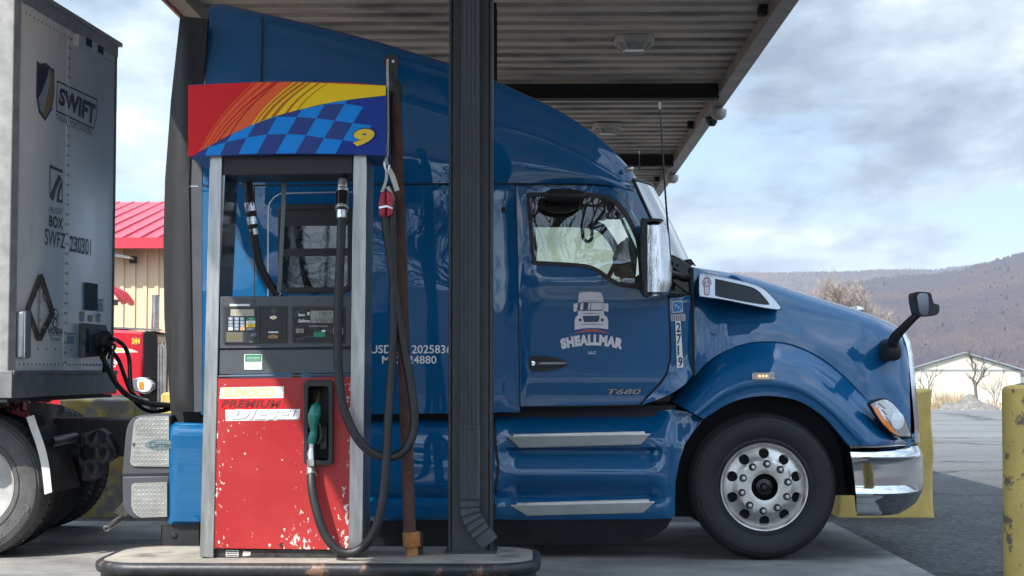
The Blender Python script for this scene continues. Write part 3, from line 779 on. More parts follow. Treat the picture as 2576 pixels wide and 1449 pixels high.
def canopy_light(x, y, label):
    r = thing('canopy_light', (x, y, 4.94), label, 'light', 'lamps under the canopy')
    g = G(); hx, hy = .21, .21
    def ring(sx, sy, z, c): return [(x-sx+c, y-sy, z), (x+sx-c, y-sy, z), (x+sx, y-sy+c, z), (x+sx, y+sy-c, z), (x+sx-c, y+sy, z), (x-sx+c, y+sy, z), (x-sx, y+sy-c, z), (x-sx, y-sy+c, z)]
    R = [ring(hx, hy, 4.935, .07), ring(hx, hy, 4.89, .07), ring(hx-.015, hy-.015, 4.875, .07)]
    R = [a+[a[0]] for a in R]; g.grid(R); mk('housing', g, M['offwhite'], r, ang=20)
    g = G(); R = [ring(hx-.02, hy-.02, 4.882, .07), ring(hx-.09, hy-.09, 4.80, .04)]; g.grid([a+[a[0]] for a in R]); g.flat(ring(hx-.09, hy-.09, 4.80, .04), 0, (0, 0, -1)); mk('lens', g, M['lampglass'], r, ang=10)
    g = G()
    a, b2 = ring(hx-.02, hy-.02, 4.878, .07), ring(hx-.09, hy-.09, 4.796, .04)
    for k in range(8): g.tube([a[k], b2[k]], .012, 5); g.tube([b2[k], b2[(k+1) % 8]], .010, 5)
    for k in range(8): g.tube([a[k], a[(k+1) % 8]], .014, 5)
    mk('guard', g, M['offwhite'], r)
canopy_light(1.06, 17.1, 'pale caged canopy lamp nearer the camera, in front of the black beam')
canopy_light(1.03, 23.2, 'pale caged canopy lamp beyond the black beam, partly behind the cab roof')
def flood(u, v, label):
    X = CX1-.06; p = PX(u, v, X); r = thing('floodlight', (p.x, p.y, 4.80), label, 'light', 'floodlights on the canopy edge')
    g = G(); z = 4.80
    g.lathe([(0, -.16), (.05, -.155), (.09, -.12), (.105, -.06), (.1, -.02), (.03, -.005), (0, 0)], (p.x, p.y, z-.01), 'z', 16); mk('globe', g, mat('dull_globe', (.36, .355, .34), .5), r)
    g = G(); g.box(p.x-.04, p.x+.04, p.y-.04, p.y+.04, z-.012, z-.001); mk('bracket', g, M['fascia'], r)
flood(1808, 257, 'white dome floodlight on the canopy edge nearer the camera')
flood(1692, 425, 'white dome floodlight at the far end of the canopy edge')
def camdome(u, v, label):
    p = PX(u, v, CX1-.06); r = thing('dark_dome', (p.x, p.y, 4.80), label, 'camera')
    g = G(); g.lathe([(0, -.12), (.05, -.11), (.08, -.06), (.08, -.01), (0, 0)], (p.x, p.y, 4.795), 'z', 14); mk('dome', g, M['gloss_black'], r)
    g = G(); g.lathe([(.085, -.012), (.085, 0), (0, 0)], (p.x, p.y, 4.799), 'z', 14); mk('ring', g, M['black'], r)
camdome(1790, 291, 'dark camera dome beside the white floodlight on the canopy edge')

# ------------------------------------------------------------------ pump island
IZ = .2
M['isl'] = mat('island_concrete', (.30, .275, .235), .85, var=.25, vscale=2.2, bump=.5, bscale=60, dirt=((.09, .085, .08), 2.6, .55, .72))
M['steel_edge'] = mat('rusty_steel_edge', (.035, .036, .042), .45, .35, var=.3, vscale=6, bump=.25, bscale=25, dirt=((.22, .12, .075), 5.5, .56, .64))
def islrow(r, z):
    L = PG(216, 1418, IZ); R = PG(1356, 1392, IZ)
    x0, x1 = L.x, R.x; y0, y1 = 9.42, 10.42; rr = .30
    return [(x, y, z) for x, y in rrect(x0-r, y0-r, x1+r, y1+r, rr+r, 8)]
root = thing('pump_island', (-1.4, 9.9, 0), 'low concrete pump island with rounded ends and rusty steel edge', 'island')
g = G(); top = islrow(-.035, IZ); g.flat(top, 0, (0, 0, 1)); mk('slab', g, M['isl'], root)
g = G(); R = []
for r, z in ((-.05, IZ-.01), (-.035, IZ+.004), (-.012, IZ+.003), (.008, IZ-.012), (.012, IZ-.035), (.004, IZ-.06), (-.02, IZ-.075), (-.02, -.02)):
    a = islrow(r, z); R.append(a+[a[0]])
g.grid(R, 0, True); mk('steel_edge', g, M['steel_edge'], root, ang=50)

# ------------------------------------------------------------------ column and downspout
CYF = 10.0
cl, cr_ = P(1127, 1385, CYF).x, P(1238, 1385, CYF).x
root = thing('support_column', ((cl+cr_)/2, CYF+.15, IZ), 'dark grey steel canopy column standing on the pump island', 'column')
g = G(); g.box(cl, cr_, CYF+.26, CYF+.28, IZ, 4.79); g.box(cl, cl+.018, CYF, CYF+.259, IZ, 4.79); g.box(cr_-.018, cr_, CYF, CYF+.259, IZ, 4.79)
g.box(cl+.02, cr_-.02, CYF+.012, CYF+.03, IZ, 4.79)
mk('post', g, M['column'], root, bevel=.004)
g = G(); g.box(cl-.02, cr_+.03, CYF-.03, CYF+.3, IZ+.001, IZ+.016); mk('base_plate', g, M['column'], root, bevel=.003)
g = G(); g.box(cl-.05, cr_+.05, CYF-.1, CYF+.4, 4.79, 4.92); mk('head_plate', g, M['column'], root)
xa, xb = P(1159, 1200, CYF-.03).x, P(1206, 1200, CYF-.03).x
root = thing('downspout', ((xa+xb)/2, CYF-.01, IZ), 'dark grey corrugated rain downspout strapped to the column, elbow at its foot', 'downspout')
ya, yb = CYF-.055, CYF+.055
zb_ = P(1180, 1262, CYF).z
def spsec(n=9):
    pts = []
    for i in range(n+1):
        t = i/n; x = t; pts.append((x, .012*(1 if i % 2 else 0)*(0 < i < n)))
    return pts
g = G(); rows = []
for z in (zb_, P(1180, 1070, CYF).z, P(1180, 1069, CYF).z, 4.78):
    k = 0.004 if z <= P(1180, 1070, CYF).z else 0
    rows.append([(xa-k+(xb-xa+2*k)*a, ya-k+b*.7, z) for a, b in spsec()]+[(xb+k, yb, z), (xa-k, yb, z), (xa-k, ya-k, z)])
g.grid(rows, 0, True); mk('pipe', g, M['spout'], root, ang=20)
# elbow: sections swept along an arc to the right
g = G(); rows = []; w = (xb-xa)/2; cx = (xa+xb)/2; K = 22
ex, ez_ = P(1232, 1372, CYF-.03).x, P(1232, 1366, CYF-.03).z
path = spl([(cx, zb_+.02), (cx+.005, zb_-.07), (cx+.045, zb_-.15), (ex, ez_)], 8, False)
path = resample(path, K)
for i, (x, z) in enumerate(path):
    a, b = path[max(i-1, 0)], path[min(i+1, K-1)]; t = Vector((b[0]-a[0], 0, b[1]-a[1])).normalized(); nrm = Vector((-t.z, 0, t.x))
    s = w*(1.0+(.07 if (i % 3 == 0 and i < 16) else -.015)); d = .008 if (i % 3 == 0 and i < 16) else 0
    c = Vector((x, 0, z)); rows.append([c+nrm*s+Vector((0, ya-d, 0)), c+nrm*s*.5+Vector((0, ya-d-.004, 0)), c-nrm*s*.5+Vector((0, ya-d-.004, 0)), c-nrm*s+Vector((0, ya-d, 0)), c-nrm*s+Vector((0, yb+d, 0)), c+nrm*s+Vector((0, yb+d, 0)), c+nrm*s+Vector((0, ya-d, 0))])
g.grid(rows, 0, False); mk('elbow', g, M['spout'], root, ang=20)
g = G(); g.box(xa-.006, xb+.006, ya-.007, ya-.003, P(1180, 1072, CYF).z-.004, P(1180, 1072, CYF).z+.004); mk('joint', g, M['spout'], root)
# second column of the next lane
x1 = P(1249, 100, 14.6).x
root = thing('support_column', (x1-.14, 14.7, 0), 'black canopy column of the next lane seen above the truck roof', 'column')
g = G(); g.box(x1-.28, x1, 14.6, 14.62, 0, 4.75); g.box(x1-.28, x1, 14.86, 14.88, 0, 4.75); g.box(x1-.15, x1-.13, 14.621, 14.859, 0, 4.75); mk('post', g, M['beam'], root)
g = G(); g.box(x1-.34, x1+.06, 14.54, 14.94, .004, .03); mk('base_plate', g, M['column'], root)

# ------------------------------------------------------------------ yellow concrete blocks and bollard
def yellowmat(name, d1, lo, hi, sc=6):
    m = mat(name, (.60, .43, .125), .75, var=.14, vscale=3, bump=.35, bscale=25, dirt=((.17, .13, .09), sc, lo, hi)); return m
M['yellow'] = yellowmat('yellow_block_paint', 0, .62, .72)
M['yellow_old'] = yellowmat('peeling_yellow_paint', 0, .56, .60, 9)
M['yellow_faded'] = mat('faded_yellow_paint', (.58, .46, .14), .8, var=.25, vscale=4, bump=.35, bscale=25, dirt=((.30, .30, .28), 3.2, .48, .56))
def block(u0, u1, vt, Y, depth, label, m, seed):
    a, b = P(u0, vt, Y), P(u1, vt, Y); x0, x1, z1 = a.x, b.x, a.z; rnd = random.Random(seed)
    o = bmesh.new()
    bmesh.ops.create_cube(o, size=1)
    bmesh.ops.subdivide_edges(o, edges=o.edges[:], cuts=7, use_grid_fill=True)
    for v in o.verts:
        v.co = Vector((x0+(x1-x0)*(v.co.x+.5), Y+depth*(v.co.y+.5), -.03+(z1+.03)*(v.co.z+.5)))
        edge = sum((abs(v.co.x-x0) < .01 or abs(v.co.x-x1) < .01, abs(v.co.y-Y) < .01 or abs(v.co.y-Y-depth) < .01, abs(v.co.z-z1) < .01))
        k = .006 if edge < 2 else .018
        v.co += Vector((rnd.uniform(-k, k), rnd.uniform(-k, k), rnd.uniform(-k, k*.4)))
    me = bpy.data.meshes.new('concrete_block'); c = Vector(((x0+x1)/2, Y+depth/2, 0))
    for v in o.verts: v.co -= c
    o.to_mesh(me); o.free(); ob = bpy.data.objects.new('concrete_block', me); COL.objects.link(ob); ob.location = c
    me.materials.append(m); me.polygons.foreach_set('use_smooth', [True]*len(me.polygons)); me.set_sharp_from_angle(angle=math.radians(40))
    bv = ob.modifiers.new('b', 'BEVEL'); bv.width = .02; bv.segments = 2; bv.limit_method = 'ANGLE'; bv.angle_limit = math.radians(40)
    tag(ob, label, 'concrete block', 'yellow concrete blocks'); return ob
block(2105, 2344, 979, 14.65, .6, 'tall yellow concrete block standing behind the chrome bumper', M['yellow'], 1)
block(150, 341, 1003, 14.6, .6, 'stained yellow concrete block behind the tractor frame, grey patches on top', M['yellow_faded'], 2)
block(404, 470, 988, 16.5, .6, 'yellow concrete block beside the red truck grille', M['yellow'], 3)
bxx = P(2543, 1200, 9.35).x+.16; bz = P(2560, 972, 9.35).z
root = thing('bollard', (bxx, 9.5, 0), 'round yellow bollard with peeling paint at the frame edge', 'bollard')
g = G(); g.lathe([(0.001, bz+.010), (.09, bz+.008), (.135, bz), (.150, bz-.014), (.155, bz-.04), (.158, .5), (.162, 0.0)], (bxx, 9.5, 0), 'z', 32)
rnd = random.Random(9)
g.v = [p+Vector((rnd.uniform(-1, 1), rnd.uniform(-1, 1), 0))*.002 for p in g.v]
mk('shaft', g, M['yellow_old'], root)
g = G(); g.lathe([(.001, bz+.02), (.05, bz+.018), (.085, bz+.008), (.09, bz+.001)], (bxx, 9.5, 0), 'z', 20); mk('concrete_cap', g, M['rubble'], root)
# ------------------------------------------------------------------ fuel dispenser
YP = 9.72
PD = .42
def redmat():
    m = mat('chipped_red_paint', (.52, .035, .035), .42, spec=.4); nt = m.node_tree; b = nt.nodes['Principled BSDF']
    tc = node(nt, 'ShaderNodeTexCoord')
    def nz(s, d=5, r=.6, off=(0, 0, 0), sc=(1, 1, 1)):
        mp = node(nt, 'ShaderNodeMapping'); mp.inputs['Location'].default_value = off; mp.inputs['Scale'].default_value = sc; nt.links.new(tc.outputs['Object'], mp.inputs[0])
        n = node(nt, 'ShaderNodeTexNoise', Scale=s, Detail=d, Roughness=r); nt.links.new(mp.outputs[0], n.inputs['Vector']); return n.outputs['Fac']
    def rng(x, a, b_, c=0, d=1):
        n = node(nt, 'ShaderNodeMapRange'); n.inputs['From Min'].default_value = a; n.inputs['From Max'].default_value = b_; n.inputs['To Min'].default_value = c; n.inputs['To Max'].default_value = d; nt.links.new(x, n.inputs['Value']); return n.outputs[0]
    def mt(op, a, c):
        n = node(nt, 'ShaderNodeMath', operation=op)
        for i, x in enumerate((a, c)):
            if isinstance(x, (int, float)): n.inputs[i].default_value = x
            else: nt.links.new(x, n.inputs[i])
        return n.outputs[0]
    sp = node(nt, 'ShaderNodeSeparateXYZ'); nt.links.new(tc.outputs['Generated'], sp.inputs[0])
    gx, gzz = sp.outputs['X'], sp.outputs['Z']
    # chance of chips: higher towards the edges, the bottom and under the nozzle
    ex = mt('ABSOLUTE', mt('SUBTRACT', gx, .5), 0); ex = rng(ex, .36, .5, 0, .13)
    ez = rng(gzz, .12, .0, 0, .075)
    band = mt('ABSOLUTE', mt('SUBTRACT', gx, .62), 0); band = rng(band, .18, .02, 0, .085)
    band = mt('MULTIPLY', band, rng(gzz, .85, .6))
    bias = mt('ADD', mt('ADD', ex, ez), band)
    bias = mt('ADD', bias, rng(nz(2.4, 2), .35, .75, -.05, .06))
    fine = nz(34, 5, .62, (0, 0, 0), (1.3, 1, .8))
    chip = rng(mt('ADD', fine, bias), .695, .71)
    dots = node(nt, 'ShaderNodeTexVoronoi', Scale=13); nt.links.new(tc.outputs['Object'], dots.inputs['Vector'])
    sel = node(nt, 'ShaderNodeSeparateColor'); nt.links.new(dots.outputs['Color'], sel.inputs[0])
    dt = mt('MULTIPLY', rng(dots.outputs['Distance'], .13, .10), rng(sel.outputs[0], .74, .75))
    dt = mt('MULTIPLY', dt, rng(nz(40, 2), .38, .42))
    chip = mt('MAXIMUM', chip, dt)
    fade = rng(nz(1.7, 6, .6), .3, .75)
    mx = node(nt, 'ShaderNodeMix', data_type='RGBA'); nt.links.new(fade, mx.inputs['Factor']); mx.inputs['A'].default_value = (.32, .010, .013, 1); mx.inputs['B'].default_value = (.41, .038, .036, 1)
    m2 = node(nt, 'ShaderNodeMix', data_type='RGBA'); nt.links.new(chip, m2.inputs['Factor']); nt.links.new(mx.outputs['Result'], m2.inputs['A']); m2.inputs['B'].default_value = (.62, .57, .52, 1)
    nt.links.new(m2.outputs['Result'], b.inputs['Base Color'])
    bp = node(nt, 'ShaderNodeBump', Strength=.5, Distance=.003); bp.invert = True; nt.links.new(chip, bp.inputs['Height']); nt.links.new(bp.outputs[0], b.inputs['Normal'])
    return m
M['pump_red'] = redmat()
base = P(715, 1400, YP)
pump = thing('fuel_dispenser', (base.x, YP+PD/2, IZ), 'tall red and steel diesel dispenser numbered 9 with a checkered sign on top', 'fuel pump')
# posts
def post(poly, yf=YP):
    g = G(); g.pg(poly, yf, PD); return g
mk('post', post([(528, 392), (559, 392), (537, 1404), (502, 1400)]), M['stainless'], pump, bevel=.004)
mk('post', post([(889, 390), (923, 390), (912, 1388), (876, 1388)]), M['stainless'], pump, bevel=.004)
mk('header', post([(560, 394), (888, 392), (888, 436), (560, 440)], YP+.02), M['black'], pump, bevel=.004)
# inner cheek of the left post
mk('side_panel', post([(560, 441), (566, 441), (552, 740), (548, 740)], YP+.03), M['stain_dark'], pump)
# sign box
top = [(473, 212), (640, 207), (800, 207.5), (970, 214)]
tops = [(u, sinterp(u, [(473, 213), (560, 209), (640, 207), (720, 206.5), (800, 207.5), (890, 210.5), (970, 214)])) for u in range(473, 971, 20)]+[(970, 214)]
bots = [(u, sinterp(u, [(475, 395), (560, 391), (640, 388.5), (720, 387), (800, 387), (890, 388.5), (970, 391)])) for u in range(970, 474, -20)]+[(475, 395)]
signpoly = tops+bots
YS = YP-.06
g = G(); g.pg(signpoly, YS, PD+.12); sb = mk('sign_box', g, mat('sign_blue_plastic', (.012, .035, .17), .35, var=.06), pump, bevel=.006)
def Z3(x, y): return (410.4+.305*x, .305*y)
C = dict(red=(.72, .012, .016), orange=(.86, .12, .03), dred=(.45, .015, .015), yel=(.92, .62, .01), brown=(.58, .14, .01), lb=(.003, .25, .74), db=(.026, .055, .24), base=(.008, .04, .28))
sm = [mat('sign_'+k, v, .42, spec=.25) for k, v in C.items()]; SI = {k: i for i, k in enumerate(C)}
g = G()
def sp(poly, k, lay): g.fpx([Z3(x, y) for x, y in poly], YS-.0012*lay-.001, SI[k])
bound = spl([(240, 1290), (350, 1222), (540, 1118), (730, 1032), (860, 978), (1000, 938), (1110, 908), (1300, 862), (1500, 826), (1836, 787)], 6, False)
def bv(x): return interp(x, bound)
topy = lambda x: interp(x, [(206, 705), (480, 688), (750, 677), (1000, 673), (1280, 676), (1560, 684), (1836, 705)])
boty = lambda x: interp(x, [(206, 1293), (480, 1279), (750, 1271), (1000, 1267), (1280, 1267), (1560, 1272), (1836, 1282)])
xs_ = [206+10*i for i in range(163)]+[1836]
sp([(x, topy(x)+1) for x in xs_]+[(x, boty(x)-1) for x in xs_[::-1]], 'base', 1)
# checker
r0 = [(200, 1292), (345, 1284), (470, 1278), (620, 1271), (775, 1266), (930, 1266), (1090, 1266), (1255, 1266), (1420, 1269), (1585, 1273), (1700, 1277)]
r1 = [(250, 1265), (375, 1215), (520, 1172), (690, 1135), (858, 1108), (1020, 1105), (1180, 1115), (1328, 1140), (1482, 1155), (1640, 1180), (1750, 1200)]
r2 = [(380, 1200), (470, 1140), (600, 1065), (770, 1012), (940, 965), (1105, 965), (1262, 975), (1415, 995), (1565, 1015), (1720, 1035), (1822, 1050)]
r3 = [(500, 1100), (600, 1060), (720, 1000), (860, 970), (1000, 920), (1150, 898), (1335, 862), (1500, 855), (1650, 880), (1800, 898), (1836, 905)]
r4 = [(600, 1000), (700, 950), (820, 920), (960, 880), (1120, 850), (1260, 830), (1420, 810), (1545, 800), (1690, 792), (1834, 792), (1836, 800)]
RW = [r0, r1, r2, r3, r4]
fade_m = {}
for j in range(4):
    for i in range(len(r0)-1):
        q = [RW[j][i], RW[j][i+1], RW[j+1][i+1], RW[j+1][i]]
        light = (i+j) % 2 == 1
        cx = sum(p[0] for p in q)/4
        if cx > 1640 or (cx > 1520 and not light): continue
        sp(q, 'lb' if light else 'db', 2)
# warm field above the boundary
xb_ = [246+10*i for i in range(159)]+[1836]
sp([(206, 1292), (206, topy(206)+1)]+[(x, topy(x)+1) for x in xs_]+[(x, bv(x)) for x in xb_[::-1]], 'red', 3)
def stripe(b0, b1, t0, t1, k, lay):
    L, R = [], []
    for i in range(15):
        s = i/14
        for (b, t, out) in ((b0, t0, L), (b1, t1, R)):
            yb, yt = bv(b), topy(t)+1
            out.append((b+(t-b)*s**1.0+ -.10*(t-b)*math.sin(math.pi*s)*1.0, yb+(yt-yb)*s))
    low = [(b0+(b1-b0)*i/6, bv(b0+(b1-b0)*i/6)) for i in range(1, 6)]
    sp(L+R[::-1]+low[::-1], k, lay)
stripe(292, 304, 742, 756, 'orange', 4)
stripe(318, 352, 778, 836, 'orange', 4)
stripe(362, 386, 858, 910, 'orange', 4)
stripe(400, 742, 950, 1090, 'orange', 4)
stripe(440, 462, 985, 985.5, 'dred', 5)
stripe(540, 556, 860+80, 955, 'dred', 5)
stripe(728, 1836, 1080, 1836, 'yel', 5)
stripe(745, 768, 1098, 1130, 'brown', 6)
stripe(792, 838, 1150, 1205-15, 'brown', 6)
stripe(884, 930, 1208, 1232, 'brown', 6)
stripe(1000, 1030, 1285, 1306, 'brown', 6)
stripe(1098, 1112, 1358, 1370, 'brown', 6)
mk('sign_face', g, sm, pump)
g = G(); g.textpx('9', 886, 322, 944, 370, YS-.013, 0, .22, .075); g.textpx('9', 888, 324, 942, 368, YS-.0145, 1, .22, .06); mk('number', g, [M['darkink'], M['yellowink']], pump)
# electronics head
g = G(); g.pg([(553, 746), (887, 743), (885, 872), (551, 877)], YP+.01, PD-.03); head = mk('head_panel', g, M['grey_plastic'], pump, bevel=.006)
g = G(); g.pg([(551, 881), (884, 879), (884, 937), (549, 942)], YP+.015, PD-.035); g.pg([(549, 944), (884, 939), (884, 946), (548, 950)], YP+.0, PD-.02); mid = mk('middle_panel', g, M['grey_plastic'], pump, bevel=.005)
g = G(); g.pg([(552, 873), (884, 873), (884, 882), (551, 882)], YP+.04, .3); mk('gap_strip', g, M['grey_dark'], pump)
def ZA(x, y): return (543+.1373*x, 738.7+.1373*y)
def zr_(x0, y0, x1, y1, r=0):
    a = ZA(x0, y0); b = ZA(x1, y1)
    return rrect(a[0], a[1], b[0], b[1], r) if r else [(a[0], a[1]), (b[0], a[1]), (b[0], b[1]), (a[0], b[1])]
YF = YP+.01
g = G(); g.pg(zr_(135, 230, 800, 905, 1.5), YF-.012, .011); kp = mk('keypad', g, M['grey_dark'], pump, bevel=.003)
g = G(); g.pg(zr_(180, 265, 770, 690, 1), YF-.014, .0015); mk('key_plate', g, M['darkink'], kp)
g = G(); g.pg(zr_(270, 285, 700, 410), YF-.017, .002); mk('screen', g, mat('lcd_grey', (.36, .33, .26), .25, var=.1, vscale=30), kp)
g = G(); g.pg(zr_(255, 190, 620, 228), YF-.006, .0055); mk('label_strip', g, M['white'], pump)
keym = [mat('key_grey', (.22, .26, .33), .5), M['green'], M['white'], M['yellowink'], mat('key_orange', (.75, .4, .18), .5), mat('key_slate', (.10, .13, .17), .5), M['darkink']]
g = G(); num = 1
for r_, y in enumerate((430, 495, 557, 618)):
    for c_, x in enumerate((230, 340, 447)):
        mi = 0
        if r_ == 3: mi = (2, 0, 4)[c_]
        g.pg(zr_(x, y, x+80, y+54, .8), YF-.021, .006, mi)
        s = (['1', '2', '3'], ['4', '5', '6'], ['7', '8', '9'], ['Clear', '0', 'Help'])[r_][c_]
        a = ZA(x+(30 if len(s) == 1 else 8), y+(14 if len(s) == 1 else 20)); b = ZA(x+(50 if len(s) == 1 else 72), y+(42 if len(s) == 1 else 38))
        g.textpx(s, a[0], a[1], b[0], b[1], YF-.0222, 2 if mi == 0 else 6)
    mi = (1, 2, 3, 5)[r_]; g.pg(zr_(555, y, 720, y+56, .8), YF-.021, .006, mi)
    s = ('Yes', 'No', 'Help', 'Enter')[r_]; a = ZA(600, y+15); b = ZA(678, y+42); g.textpx(s, a[0], a[1], b[0], b[1], YF-.0222, 2 if mi in (1, 5) else 6)
mk('keys', g, keym, kp)
g = G(); g.pg(zr_(190, 700, 490, 885), YF-.0135, .001, 0)
for s, (a0, b0, a1, b1) in (('Follow Instructions', (205, 765, 465, 795)), ('on Screen', (268, 800, 402, 826))):
    a = ZA(a0, b0); b = ZA(a1, b1); g.textpx(s, a[0], a[1], b[0], b[1], YF-.0148, 1)
mk('instruction_label', g, [mat('olive_label', (.12, .115, .08), .5), M['gold']], kp)
g = G(); g.pg(zr_(530, 708, 765, 905), YF-.013, .001, 0); g.pg(zr_(640, 720, 740, 785), YF-.016, .002, 1); g.pg(zr_(620, 870, 668, 895), YF-.016, .002, 1); mk('receipt_slot', g, [M['darkink'], M['greyink']], kp)
g = G(); g.pg(zr_(815, 235, 1295, 900, 1), YF-.010, .009); cr2 = mk('card_reader', g, M['black'], pump, bevel=.003)
g = G(); a = ZA(1058, 318); g.pg(circ(a[0], a[1], 5.6, 18), YF-.016, .006, 1); g.pg(circ(a[0], a[1], 4.2, 18), YF-.0175, .0015, 0); g.pg(circ(a[0], a[1], 1.8, 10), YF-.019, .0012, 1); mk('lock', g, [M['black'], M['greyink']], cr2)
g = G()
g.fpx([ZA(x, y) for x, y in ((980, 440), (1010, 415), (1055, 400), (1100, 415), (1120, 435), (1090, 458), (1055, 472), (1010, 460))], YF-.0115, 0); g.fpx([ZA(x, y) for x, y in ((1020, 438), (1055, 408), (1092, 438), (1055, 466))], YF-.0125, 1)
g.fpx([ZA(x, y) for x, y in ((985, 400), (1010, 402), (1020, 418), (1000, 422))], YF-.0125, 2); g.fpx([ZA(x, y) for x, y in ((1075, 462), (1105, 462), (1098, 476), (1078, 474))], YF-.0125, 2)
mk('emblem', g, [M['white'], M['yellowink'], M['redink']], cr2)
g = G(); o_ = zr_(905, 510, 1195, 735, 1); h_ = zr_(925, 525, 1180, 715); V, F = cdt(o_, [h_]); g.panel(o_, lambda u, v: YF-.016, [h_], None, .006); g.pg(zr_(925, 525, 1180, 715), YF-.0115, .001, 1); g.pg(zr_(965, 695, 1140, 718), YF-.019, .006, 2)
mk('card_slot', g, [M['grey_dark'], M['darkink'], M['white']], cr2)
g = G(); g.pg([ZA(x, y) for x, y in ((960, 770), (1045, 745), (1135, 770), (1135, 818), (960, 818))], YF-.0125, .002); a = ZA(1015, 783); b = ZA(1078, 800); g.textpx('Receipt', a[0], a[1], b[0], b[1], YF-.0137, 1); mk('arrow_label', g, [M['gold'], M['darkink']], cr2)
g = G(); o_ = zr_(1400, 232, 2360, 905, 2); h_ = zr_(1435, 262, 2335, 880, 1.5); g.panel(o_, lambda u, v: YF-.008, [h_], None, .008); dsp = mk('display', g, M['black'], pump)
g = G(); g.pg(zr_(1435, 262, 2335, 880, 1.5), YF-.003, .002); mk('display_glass', g, mat('display_glass', (.008, .008, .009), .06, 0, 1, bump=.25, bscale=14), dsp)
lcd = mat('lcd_panel', (.24, .235, .20), .3, var=.12, vscale=25)
g = G(); g.pg(zr_(1735, 312, 2150, 535), YF-.0055, .002, 0); g.pg(zr_(1468, 640, 1608, 722), YF-.0055, .002, 0)
def seg(txt, x0, y0, w, h, gap):
    SEG = {'0': 'abcdef', '1': 'bc', '2': 'abged', '3': 'abgcd', '4': 'fgbc', '5': 'afgcd', '6': 'afgedc', '7': 'abc', '8': 'abcdefg', '9': 'abcdfg'}
    x = x0
    for ch in txt:
        if ch == '.': a = ZA(x-gap*.6, y0+h-6); g.fpx(circ(a[0], a[1], .7, 8), YF-.0067, 1); continue
        t = 8; L = {'a': (0, 0, w, t), 'g': (0, h/2-t/2, w, h/2+t/2), 'd': (0, h-t, w, h), 'f': (0, 0, t, h/2), 'b': (w-t, 0, w, h/2), 'e': (0, h/2, t, h), 'c': (w-t, h/2, w, h)}
        for c in SEG[ch]:
            q = L[c]; g.fpx(zr_(x+q[0], y0+q[1], x+q[2], y0+q[3]), YF-.0067-.0002*'abcdefg'.index(c), 1)
        x += w+gap
seg('190.77', 1860, 335, 44, 78, 22); seg('54.028', 1830, 445, 44, 75, 22); seg('12', 1495, 655, 32, 52, 18)
mk('readout', g, [lcd, M['darkink']], dsp)
g = G()
for s, x0, y0, x1, y1, bo in (('Sale', 1510, 365, 1632, 410, .02), ('$', 1672, 338, 1720, 415, .03), ('Gallons', 1508, 472, 1722, 525, .02), ('Price Per Gallon, Including Tax', 1715, 585, 2050, 606, .0)):
    a = ZA(x0, y0); b = ZA(x1, y1); g.textpx(s, a[0], a[1], b[0], b[1], YF-.0055, 0, 0, bo)
h_ = zr_(2172, 640, 2300, 722); g.panel(zr_(2150, 618, 2325, 742), lambda u, v: YF-.0055, [h_], None, 0)
mk('lettering', g, M['white'], dsp)
g = G(); g.pg(zr_(1788, 708, 2005, 792), YF-.0055, .002, 0); g.pg(zr_(1938, 668, 2005, 698), YF-.0055, .002, 1); g.pg(zr_(1800, 672, 1930, 694), YF-.0055, .002, 2); mk('sticker', g, [M['green'], M['white'], M['navy']], dsp)
g = G()
for x in (698, 1875): a = ZA(x, 130); g.pg(circ(a[0], a[1], 4.3, 16), YF-.004, .0039, 0); g.pg(circ(a[0], a[1], 2, 10), YF-.0055, .0014, 1)
mk('lock', g, [M['black'], M['greyink']], pump)
g = G(); Y2 = YP+.015
g.pg(zr_(520, 1112, 845, 1390, 1.5), Y2-.003, .0028, 0); g.pg(zr_(535, 1120, 832, 1246), Y2-.0042, .001, 1)
for i, (x0, x1, y) in enumerate(((570, 805, 1155), (555, 815, 1180), (572, 800, 1210))):
    s = ('ULTRA-LOW SULFUR', 'HIGHWAY DIESEL FUEL', '(15 ppm Sulfur Maximum)')[i]
    a = ZA(x0, y); b = ZA(x1, y+20); g.textpx(s, a[0], a[1], b[0], b[1], Y2-.0055, 0)
for i, (x0, x1, y) in enumerate(((605, 765, 1265), (630, 740, 1285), (612, 760, 1300), (560, 808, 1330), (615, 755, 1350))):
    s = ('Required for use in all', 'highway diesel', 'vehicles and engines.', 'Recommended for use in all diesel', 'vehicles and engines.')[i]
    a = ZA(x0, y); b = ZA(x1, y+13); g.textpx(s, a[0], a[1], b[0], b[1], Y2-.0045, 2)
mk('fuel_sticker', g, [M['white'], M['green'], M['greyink']], mid)
g = G(); a = ZA(1290, 1048); g.pg(circ(a[0], a[1], 11, 16, 2.8), YP+.039, .02); mk('finger_slot', g, M['darkink'], pump)
# red door
dpoly = [(546, 951), (884, 948), (877, 1383), (536, 1379)]
bx0 = rrect(764, 956, 836, 1170, 10)
g = G(); hole = rrect(774, 966, 828, 1160, 6)
g.panel(dpoly, lambda u, v: YP+.008, [hole], 40, .03); door = mk('door_panel', g, M['pump_red'], pump)
g = G(); g.pg([(540, 1380), (878, 1384), (878, 1404), (538, 1402)], YP+.03, PD-.06); mk('plinth', g, M['castiron'], pump, bevel=.004)
g = G(); g.pg([(545, 1000-40), (548, 955), (880, 952), (876, 1375), (540, 1372)], YP+.16, .24); mk('cabinet', g, M['grey_dark'], pump)
g = G(); a = rrect(568, 1384, 600, 1400, 1); g.pg(a, YP+.0285, .001, 0)
for k in range(3): g.pg([(570, 1386+5*k), (598, 1386+5*k), (598, 1388+5*k), (570, 1388+5*k)], YP+.0275, .0009, 1)
g.pg([(612, 1386), (632, 1388), (628, 1398), (610, 1399)], YP+.0285, .001, 0); mk('data_plate', g, [M['offwhite'], M['darkink']], pump)
